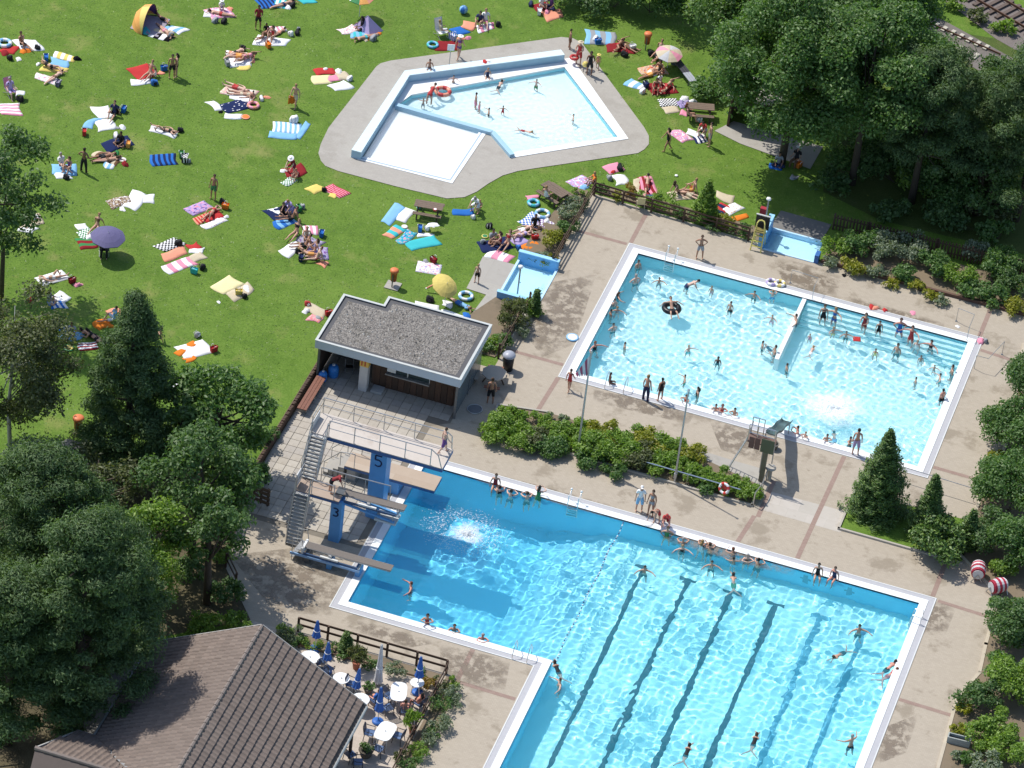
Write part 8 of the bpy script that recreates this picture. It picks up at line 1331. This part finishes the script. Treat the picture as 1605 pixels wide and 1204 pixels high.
# ---------------------------------------------------------------- upper pool
UPG = 'bathers in the upper pool'; uw = lambda px, py, pose, f, sk, cl, hr, lb, s=1., d=1.2: P(px, py, pose, f, sk, cl, hr, lb, s, WZ-d*s, UPG, True)
for a in ((1000, 418, 'stand', 'SE', 'm', 'trunks:bk', 'short:b', 'boy in black trunks in the far corner of the upper pool', .85), (996, 441, 'hips', 'SE', 'p', 'trunks:bk', 'short:g', 'pale man standing at the left wall of the upper pool'), (1033, 443, 'arms', 'S', 'm', 'trunks:gy', 'short:k', 'child with arms out near the upper pool corner ladder', .7), (1077, 449, 'bend', 'E', 'p', 'trunks:nv', 'short:b', 'pale man stooping in the far part of the upper pool', 1., .88), (1115, 456, 'stand', 'SW', 'm', 'briefs:pk', 'short:l', 'small child alone in the far part of the upper pool', .62), (1182, 465, 'arms', 'SW', 'm', 'trunks:bk', 'short:b', 'boy paddling beside the far wall of the upper pool', .75, 1.15), (1144, 487, 'stand', 'SW', 'm', 'trunks:bk', 'short:b', 'boy standing between black tube and divider', .78, .9),
          (969, 467, 'arms', 'E', 'm', 'suit:nv', 'long:k', 'first of the group along the left wall of the upper pool', .85), (963, 478, 'stand', 'SE', 'p', 'trunks:bk', 'short:b', 'dark-haired boy in the group along the left wall', .8), (967, 489, 'arms', 'S', 'm', 'briefs:gy top:gy', 'short:l', 'fair girl in the group along the left wall', .8), (957, 494, 'stand', 'E', 't', 'trunks:bk', 'short:b', 'tanned boy nearest the left wall in the group', .8), (961, 516, 'hips', 'SE', 'p', 'trunks:bk', 'short:b', 'pale boy in black trunks below the left wall group', .85), (979, 545, 'stand', 'E', 'm', 'trunks:bg', 'short:k', 'child walking in the water below the left wall group', .75), (932, 546, 'arms', 'SE', 'r', 'suit:bk', 'short:r', 'sunburnt woman in black swimsuit at the near left wall'), (1079, 549, 'arms', 'SE', 'p', 'trunks:tq', 'short:l', 'child in the middle of the upper pool', .72), (1125, 568, 'stand', 'S', 'd', 'suit:bk', 'long:b', 'girl in black swimsuit in the middle of the upper pool', .78), (1195, 543, 'stand', 'E', 'm', 'trunks:bk', 'short:b', 'boy reaching towards the man at the divider', .8), (1073, 597, 'arms', 'W', 'm', 'trunks:gn', 'short:b', 'boy in green trunks near the near rim', .75),
          (1211, 463, 'hang', 'N', 'p', 'trunks:bl', 'short:l', 'child holding the far rim near two swim rings', .75), (1210, 501, 'arms', 'SW', 'p', 'trunks:pk', 'short:l', 'small pale child left of the divider', .65), (1247, 503, 'arms', 'W', 'm', 'trunks:bk', 'short:b', 'man with outstretched arms leaning at the divider'), (1290, 499, 'stand', 'S', 'm', 'suit:bk', 'short:k', 'woman in black swimsuit on the broad steps', 1., .75), (1307, 503, 'arms', 'SW', 'm', 'briefs:bl top:bl', 'long:l', 'fair woman in blue bikini on the broad steps', 1., .75), (1306, 520, 'arms', 'SE', 'm', 'trunks:yl', 'short:l', 'child below the two women on the broad steps', .7), (1326, 527, 'arms', 'S', 'm', 'trunks:bk', 'short:b', 'child in dark trunks wading off the broad steps', .7), (1269, 530, 'stand', 'SW', 'p', 'suit:pk', 'short:l', 'toddler wading right of the divider', .55), (1354, 513, 'carry', 'SW', 'm', 'suit:dr', 'long:k', 'woman carrying a toddler on the broad steps', 1., .7), (1377, 520, 'stand', 'S', 'm', 'suit:bk', 'short:b', 'girl in black swimsuit on the broad steps', .8, .75), (1409, 522, 'hips', 'S', 'r', 'suit:bl', 'short:k', 'woman in blue swimsuit on the broad steps', 1.08, .7), (1427, 534, 'arms', 'SW', 'r', 'suit:rd', 'short:k', 'woman in red swimsuit on the broad steps', 1.05, .7), (1437, 542, 'stand', 'SW', 'p', 'suit:wh', 'short:l', 'pale child below the woman in red swimsuit', .8), (1459, 544, 'arms', 'SW', 'r', 'briefs:bk top:bk', 'short:b', 'sunburnt woman at the end of the broad steps'), (1406, 551, 'stand', 'SW', 'm', 'trunks:bk', 'short:b', 'man standing below the broad steps'), (1372, 554, 'stand', 'S', 'm', 'suit:yl', 'short:k', 'child in yellow swimsuit below the broad steps', .68), (1271, 553, 'swim', (1275, 546), 'p', 'trunks:wh', 'short:l', 'child floating right of the divider', .7, .05), (1233, 579, 'stand', 'E', 'm', 'trunks:bk', 'short:k', 'boy wading at the end of the divider', .78), (1214, 552, 'carry', 'W', 'm', 'trunks:bk', 'short:b', 'man at the divider end holding a floating girl'), (1207, 548, 'back', (1199, 542), 'p', 'suit:nv', 'long:b', 'girl floating in the arms of the man at the divider', .8, .22),
          (1443, 565, 'stand', 'S', 'm', 'trunks:wh', 'short:k', 'child walking towards the pale boy with armbands', .65), (1464, 579, 'arms', 'S', 'p', 'trunks:wh', 'short:l', 'pale child with red armbands in the upper pool', .6), (1492, 584, 'stand', 'W', 'm', 'trunks:nv', 'short:b', 'man standing near the right rim of the upper pool'), (1473, 594, 'arms', 'W', 'p', 'trunks:tq', 'short:b', 'boy in front of the man near the right rim', .8, 1.2), (1435, 599, 'stand', 'W', 'm', 'trunks:gy', 'short:b', 'child alone in the right part of the upper pool', .7), (1476, 627, 'stand', 'NW', 'r', 'trunks:bk', 'short:b', 'sunburnt boy at the right rim of the upper pool', .85, .8), (1093, 619, 'stand', 'W', 'm', 'suit:bk', 'long:b', 'long-haired woman in black near the near rim', .95), (1075, 632, 'hang', 'SW', 'm', 'suit:rd', 'short:k', 'girl resting her arms on the near rim', .85, 1.0), (1121, 646, 'hang', 'S', 'm', 'trunks:gy', 'short:b', 'boy at the near rim beside the laughing woman', .8, 1.0), (1131, 647, 'hang', 'S', 'r', 'briefs:rd top:rd', 'short:r', 'woman in red leaning on the near rim', .95, 1.0), (1151, 652, 'hang', 'SW', 'm', 'trunks:bk', 'short:b', 'boy leaning on the near rim left of the slide', .85, 1.0), (1250, 682, 'hang', 'W', 'r', 'trunks:bk', 'short:k', 'sunburnt man at the near rim right of the slide', .95, 1.0), (1262, 688, 'hang', 'SW', 'p', 'trunks:wh', 'short:l', 'child at the near rim right of the slide', .7, 1.0), (1295, 693, 'hang', 'S', 'm', 'trunks:bk', 'short:b', 'boy at the near rim below the splash', .8, 1.0), (1309, 684, 'swim', (1306, 678), 'm', 'trunks:lb', 'short:b', 'diver under water beside the splash', .85, .5), (1331, 697, 'hang', 'SE', 'm', 'trunks:bk', 'short:b', 'boy at the near rim beside the standing man', .85, 1.0)): uw(*a)
P(1346, 513+0, 'hug', 'S', 'p', 'suit:pk', 'short:l', 'toddler held by the woman on the broad steps', .5, .25, None) if False else None
ringfloat(1052, 487, .42, .17, ('bk',), 'large black inner tube floating in the upper pool', 'inner_tube', WZ-.12, True); P(1053, 487, 'tube', (1050, 480), 'm', 'trunks:bk', 'short:b', 'man lounging in the black inner tube', .95, WZ-.02, None, True)
T(1337, 531, 1349, 532, .45, 'rd', 'red float board in the upper pool', 'kickboard', z=WZ+.02, rumple=0, cat='float board'); ringfloat(1209, 444, .26, .09, ('li', 'wh'), 'lilac white swim ring on the far rim', z=.04); ringfloat(1222, 446, .26, .09, ('wh', 'yl'), 'white swim ring on the far rim', z=.04); disc(897, 530, .36, 'lb', 'wh', 'pale blue round float board on the deck left of the upper pool', 'round_float', 'float board', .0, .08); H(1366, 481, .2, .12, 'rd', 'red armbands on the far rim of the upper pool', 'armbands', 'armbands', .04); H(1372, 483, .2, .12, 'co', 'second pair of coral armbands on the far rim', 'armbands', 'armbands', .04); H(1387, 486, .16, .1, 'rd', 'small red float on the far rim', 'float', 'float', .04); H(1431, 491, .2, .05, 'pk', 'pink towel scrap on the far deck', z=0.); H(1501, 512, .14, .06, 'wh', 'white cloth scrap at the far corner of the upper pool', z=0); H(1323, 432, .14, .08, 'bk', 'small black bag dropped on the far deck', 'bag', 'bag', 0)
BP(1544, 536, 'gy', 'grey blue rucksack at the corner of the upper pool', .8, 'bk', 0.); H(1537, 535, .26, .16, 'pk', 'pink towel heap at the corner of the upper pool', z=.02)
P(1096, 405, 'hips', 'S', 't', 'trunks:gy', 'short:k', 'man with hands on hips on the far deck of the upper pool', .97); P(955, 600, 'edge', 'E', 'd', 'suit:bk', 'short:b', 'dark-haired girl sitting on the near rim of the upper pool', .8, .045); P(891, 612, 'walk', 'NE', 'm', 'suit:rd', 'short:k', 'girl in red swimsuit walking beside the flagpole', .85); P(1011, 628, 'stand', 'NE', 'm', 'trousers:nv', 'short:l', 'bare-chested man in long dark trunks at the near rim', 1.03); P(1034, 628, 'stand', 'NW', 't', 'suit:bk', 'short:b', 'woman in black swimsuit talking at the near rim', .95); P(1340, 712, 'stand', 'N', 'm', 'shorts:li', 'short:b', 'man in pale shorts standing on the near rim', 1.03, .045); P(768, 632, 'stand', 'N', 't', 'shorts:bk', 'short:k', 'bare-backed man in black shorts beside the kiosk', 1.02)
# ---------------------------------------------------------------- main pool
MPG = 'bathers in the main pool'; mw = lambda px, py, pose, f, sk, cl, hr, lb, s=1., d=1.25: P(px, py, pose, f, sk, cl, hr, lb, s, WZ-d*s, MPG, True)
P(776, 762, 'edge', 'S', 'm', 'suit:dr', 'short:k', 'woman sitting on the diving rim with feet in the water', .95, .045)
for a in ((783, 772, 'hang', 'N', 'p', 'suit:bk', 'short:b', 'dark-haired swimmer looking up at the seated woman'), (800, 778, 'hang', 'NE', 'p', 'trunks:nv', 'short:b', 'swimmer hanging at the rim in the middle of the divers'), (826, 782, 'hang', 'N', 'p', 'trunks:bk', 'short:k', 'swimmer with both elbows on the diving rim'), (843, 783, 'hang', 'NE', 'p', 'suit:gn', 'long:b', 'woman in dark green leaning at the diving rim', 1., .8), (1045, 841, 'hips', 'S', 'm', 'suit:gn', 'short:k', 'woman standing in the main pool below the red chair', 1., 1.0), (1070, 853, 'hang', 'N', 'm', 'suit:gy', 'short:g', 'swimmer at the rim, first after the standing woman'), (1069, 863, 'arms', 'S', 'p', 'suit:bk', 'short:l', 'swimmer just off the rim below the first one', .9), (1099, 858, 'hang', 'NE', 'm', 'suit:wh', 'long:l', 'fair swimmer resting at the rim of the lanes'), (1112, 862, 'hang', 'N', 'm', 'trunks:bk', 'short:k', 'swimmer beside the fair one at the rim'), (1115, 888, 'arms', 'S', 'm', 'trunks:bk', 'short:b', 'dark-haired swimmer a stroke away from the rim', .9), (1149, 868, 'hang', 'NW', 'm', 'suit:nv', 'short:r', 'red-haired swimmer at the rim of the lanes'), (1149, 882, 'arms', 'N', 'm', 'trunks:lb', 'short:b', 'child swimming behind the red-haired swimmer', .75), (1171, 877, 'hang', 'S', 'p', 'suit:bk', 'short:g', 'grey-haired swimmer with back to the rim'), (1187, 886, 'hang', 'NE', 'm', 'trunks:bk', 'short:b', 'swimmer in black nearest the middle of the far rim'), (1010, 896, 'arms', 'S', 'm', 'trunks:bk', 'short:b', 'dark-haired swimmer at the head of the first lane', .9),
          (1346, 990, 'arms', 'S', 'm', 'trunks:bk', 'short:b', 'swimmer treading water in the right part of the lanes'), (1319, 1024, 'swim', (1313, 1030), 'm', 'trunks:bk', 'short:k', 'swimmer lying flat in the right part of the lanes', 1., .12), (1333, 1170, 'arms', 'NW', 'm', 'trunks:bk', 'short:g', 'grey-haired man wading near the bottom right rim', 1., .95), (1150, 915, 'swim', (1150, 905), 'm', 'trunks:gn', 'short:b', 'breaststroke swimmer at the head of the third lane', 1., .12), (876, 1053, 'swim', (868, 1043), 'm', 'suit:bk', 'short:b', 'dark swimmer rounding the inner corner of the pool', 1., .12), (877, 1075, 'arms', 'W', 'p', 'trunks:gy', 'short:k', 'pale swimmer below the inner corner of the pool'), (1075, 1183, 'swim', (1078, 1173), 'm', 'suit:bk', 'short:b', 'swimmer in black near the bottom edge between lanes', 1., .12), (1181, 1166, 'swim', (1184, 1155), 'm', 'suit:bk', 'short:k', 'swimmer in dark suit near the bottom edge of the fourth lane', 1., .12), (644, 922, 'arms', 'W', 'r', 'trunks:rd', 'short:r', 'swimmer in the diving pit making rings in the water'), (669, 979, 'hang', 'S', 'm', 'suit:dr', 'long:b', 'dark-haired woman leaning out over the restaurant side rim', 1., .9), (712, 987, 'hang', 'S', 'm', 'trunks:bk', 'short:k', 'man hanging at the restaurant side rim'), (756, 1002, 'hang', 'S', 'r', 'trunks:gy', 'short:g', 'sunburnt man with elbows on the restaurant side rim'),
          (1391, 1048, 'swim', (1400, 1042), 'r', 'trunks:bk', 'short:b', 'sunburnt swimmer holding the right rim, upper of a pair', 1., .12), (1392, 1059, 'swim', (1403, 1055), 'r', 'briefs:rd top:rd', 'short:r', 'sunburnt woman in red holding the right rim', 1., .12)): mw(*a)
P(1281, 902, 'edge', 'S', 'm', 'suit:bk', 'short:b', 'woman in black sitting on the far rim near the lane end', .95, .045); P(1307, 907, 'edge', 'SW', 'r', 'suit:nv', 'short:k', 'woman in navy sitting on the far rim near the lane end', .95, .045)
P(1001, 801, 'stand', 'S', 'm', 'tshirt:wh shorts:lb', 'cap:wh', 'pool attendant in white shirt and cap on the middle deck', 1.04); P(1019, 808, 'stand', 'SW', 't', 'briefs:gy top:gy', 'short:k', 'woman in grey bikini beside the attendant'); P(1028, 820, 'bend', 'SW', 'm', 'trunks:rd', 'short:b', 'bather in red trunks bending at the rim beside the attendant', .95); P(1042, 823, 'crouch', 'S', 'r', 'tshirt:rd trunks:rd', 'cap:rd', 'person in red squatting at the rim beside the bending bather', .9); H(1017, 822, .25, .08, 'wh', 'white towel dropped on the rim beside the bending bather', z=.05)
P(694.6, 709.5, 'walk', 'E', 'p', 'shorts:pu', 'short:k', 'man in purple shorts walking to the end of the top platform', 1., 5.0); P(519, 772, 'bend', 'E', 'm', 'trunks:bk tshirt:dr', 'short:b', 'bather in dark red bending on the three metre board landing', .92, 3.0); P(227, 1000, 'stand', 'E', 'm', 'tshirt:wh trousers:wh', 'short:g', 'person in white beside the restaurant on the shaded path', 1.0)
P(199, 998, 'stand', 'E', 'd', 'tshirt:br trousers:br', 'short:b', 'person in brown in deep shade on the service path', 1.0)
# café guests
P(589, 1106, 'chair', 'W', 'm', 'tshirt:bl shorts:co', 'short:k', 'guest in blue shirt lying back beside the white parasol', 1., .3, rz=2.6); P(634, 1122, 'chair', 'NW', 'r', 'trunks:co', 'short:k', 'bare-chested sunburnt guest at the oval white table', 1., .3, rz=1.9); P(656, 1111, 'chair', 'W', 'r', 'tshirt:co shorts:bk', 'long:b', 'guest in coral top with dark hair beside the fence', 1., .3, rz=2.7)
# small planter bench at the lower right
t_ = thing('planter_trough', 'short grey planter trough jutting from the lower border', 'planter', at(1502, 1165), heading(1502, 1165, 1, .25)); MB().box(-.6, .6, -.2, -.14, 0, .42).box(-.6, .6, .14, .2, 0, .42).box(-.6, -.54, -.14, .14, 0, .42).box(.54, .6, -.14, .14, 0, .42).build('trough_wall', M((.33, .36, .34), .7), t_); MB().box(-.54, .54, -.14, .14, 0, .25).build('soil', BLACK, t_)
# ---------------------------------------------------------------- splashes
FOAM, n_, l_, p_ = nodes_of('foam'); p_.inputs['Base Color'].default_value = (.93, .95, .96, 1); p_.inputs['Roughness'].default_value = .6; p_.inputs['Subsurface Weight'].default_value = 0
_t = n_.new('ShaderNodeBsdfTranslucent'); _t.inputs[0].default_value = (.95, .97, .98, 1); _x = n_.new('ShaderNodeMixShader'); _x.inputs[0].default_value = .5; l_.new(p_.outputs[0], _x.inputs[1]); l_.new(_t.outputs[0], _x.inputs[2]); l_.new(_x.outputs[0], n_['Material Output'].inputs[0])
def veil(R):
    m, n, l, p = nodes_of('bubbles'); n.remove(p); tc = n.new('ShaderNodeTexCoord').outputs['Object']; ln = n.new('ShaderNodeVectorMath'); ln.operation = 'LENGTH'; l.new(tc, ln.inputs[0])
    a = mapr(n, l, ln.outputs['Value'], R*.1, R*1.35, 1, 0); q = mapr(n, l, noise(n, l, tc, 4.5, 9, .75), .28, .56, 0, 1); mu = n.new('ShaderNodeMath'); mu.operation = 'MULTIPLY'; l.new(a, mu.inputs[0]); l.new(q, mu.inputs[1])
    d = n.new('ShaderNodeBsdfDiffuse'); d.inputs[0].default_value = (.93, .96, .97, 1); t = n.new('ShaderNodeBsdfTransparent'); x = n.new('ShaderNodeMixShader'); l.new(mu.outputs[0], x.inputs[0]); l.new(t.outputs[0], x.inputs[1]); l.new(d.outputs[0], x.inputs[2]); l.new(x.outputs[0], n['Material Output'].inputs[0]); return m
def splash(px, py, R, n, hgt, label, seed, ring=0.):
    """Thrown-up drops and foam flecks on the water."""
    g = random.Random(seed); m = MB(); c = at(px, py, WZ)
    for _ in range(n):
        r = abs(g.gauss(0, .5))*R if not ring else R*(1+g.gauss(0, ring)); a = g.uniform(0, 6.283); lump = .75+.35*math.sin(a*3+seed)+.2*math.sin(a*7+seed*2); r *= lump if not ring else 1
        z = .03+abs(g.gauss(0, .3))*hgt*max(0, 1.1-r/R); s = g.uniform(.015, .06)*(1.35-.7*min(1, r/R)); x, y = r*math.cos(a)*1.15, r*math.sin(a); q = g.uniform(0, 6)
        m.add([(x+s*math.cos(q+k*2.094)*g.uniform(.7, 1.6), y+s*math.sin(q+k*2.094), z) for k in range(3)]+[(x, y, z+s*.5)], [(0, 1, 3), (1, 2, 3), (2, 0, 3), (2, 1, 0)])
    if not ring:                                          # thin veil of bubbles round the drops
        nr, na = 7, 40; b0 = len(m.v); m.cur = 1
        for q in range(nr+1):
            for k in range(na): a = 2*math.pi*k/na; rr = R*1.5*q/nr*(.8+.2*math.sin(3*a+seed)+.12*math.sin(5*a)); m.v.append((rr*math.cos(a)*1.15, rr*math.sin(a), .035+.03*g.random()))
        for q in range(nr):
            for k in range(na): m.f.append((b0+q*na+k, b0+q*na+(k+1) % na, b0+(q+1)*na+(k+1) % na, b0+(q+1)*na+k)); m.mi.append(1)
    o = m.build('splash', [FOAM, veil(R)], None, rebase=False); o.location = c; tag(o, label, 'splash', kind='stuff')
splash(732, 838, .8, 700, .2, 'white splash where a diver has just entered the water', 3); splash(1306, 640, 1.5, 420, .15, 'white splash at the foot of the slide in the upper pool', 5); splash(728, 834, 1.5, 1300, .02, 'ring of foam flecks round the diver splash', 8, .24)
# ---------------------------------------------------------------- railway beyond the wood
tag(sheet('ballast', pix([(1440, -30), (1500, -40), (1700, 60), (1700, 140), (1560, 60)]), -.012, paving_mat('ballast_stone', (.17, .145, .135), (.22, .19, .175), (.09, .07), (.08, .07, .065), .6)), kind='structure')
tag(sheet('trackbed', pix([(1432, 18), (1458, 20), (1600, 98), (1600, 150), (1470, 72), (1425, 40)]), -.01, paving_mat('old_ballast', (.16, .14, .13), (.20, .18, .16), (.09, .07), (.09, .08, .06), .8)), kind='structure')
rw = thing('railway_track', 'rusty railway track with dark sleepers in the far corner', 'railway track', at(1560, 12)); RM = M((.13, .07, .045), .6, .3, var=.2); a_, b_ = at(1500, -27)-at(1560, 12), at(1660, 66)-at(1560, 12); d_ = (b_-a_).normalized(); n_ = Vector((-d_.y, d_.x, 0))
for s in (-.72, .72): MB().bar(a_+n_*s+Vector((0, 0, .2)), b_+n_*s+Vector((0, 0, .2)), .07, .15).build('rail', RM, rw)
L_ = (b_-a_).length
for k in range(int(L_/.62)): c_ = a_+d_*(.62*k); MB().bar(c_-n_*1.25+Vector((0, 0, .06)), c_+n_*1.25+Vector((0, 0, .06)), .24, .12).build('sleeper', M((.12, .09, .075), .9, var=.25), rw)
dt = thing('disused_track', 'disused track with pale concrete sleeper ends in the wood edge', 'railway track', at(1500, 60)); o0 = at(1500, 60)
a_, b_ = at(1456, 33)-o0, at(1572, 84)-o0; d_ = (b_-a_).normalized(); n_ = Vector((-d_.y, d_.x, 0)); L_ = (b_-a_).length
MB().bar(a_-n_*.35+Vector((0, 0, .12)), b_-n_*.35+Vector((0, 0, .12)), .06, .13).build('rail', RM, dt)
for k in range(int(L_/.62)): c_ = a_+d_*(.62*k); MB().bar(c_-n_*.5+Vector((0, 0, .03)), c_+n_*.1+Vector((0, 0, .03)), .26, .14).build('sleeper_end', M((.46, .43, .36), .85, var=.2), dt); (rnd.random() < .6) and MB().bar(c_-n_*rnd.uniform(1.6, 2.2)+Vector((0, 0, .03)), c_-n_*rnd.uniform(1.2, 1.5)+Vector((0, 0, .03)), .25, .13).build('sleeper_end', M((.46, .43, .36), .85, var=.2), dt)
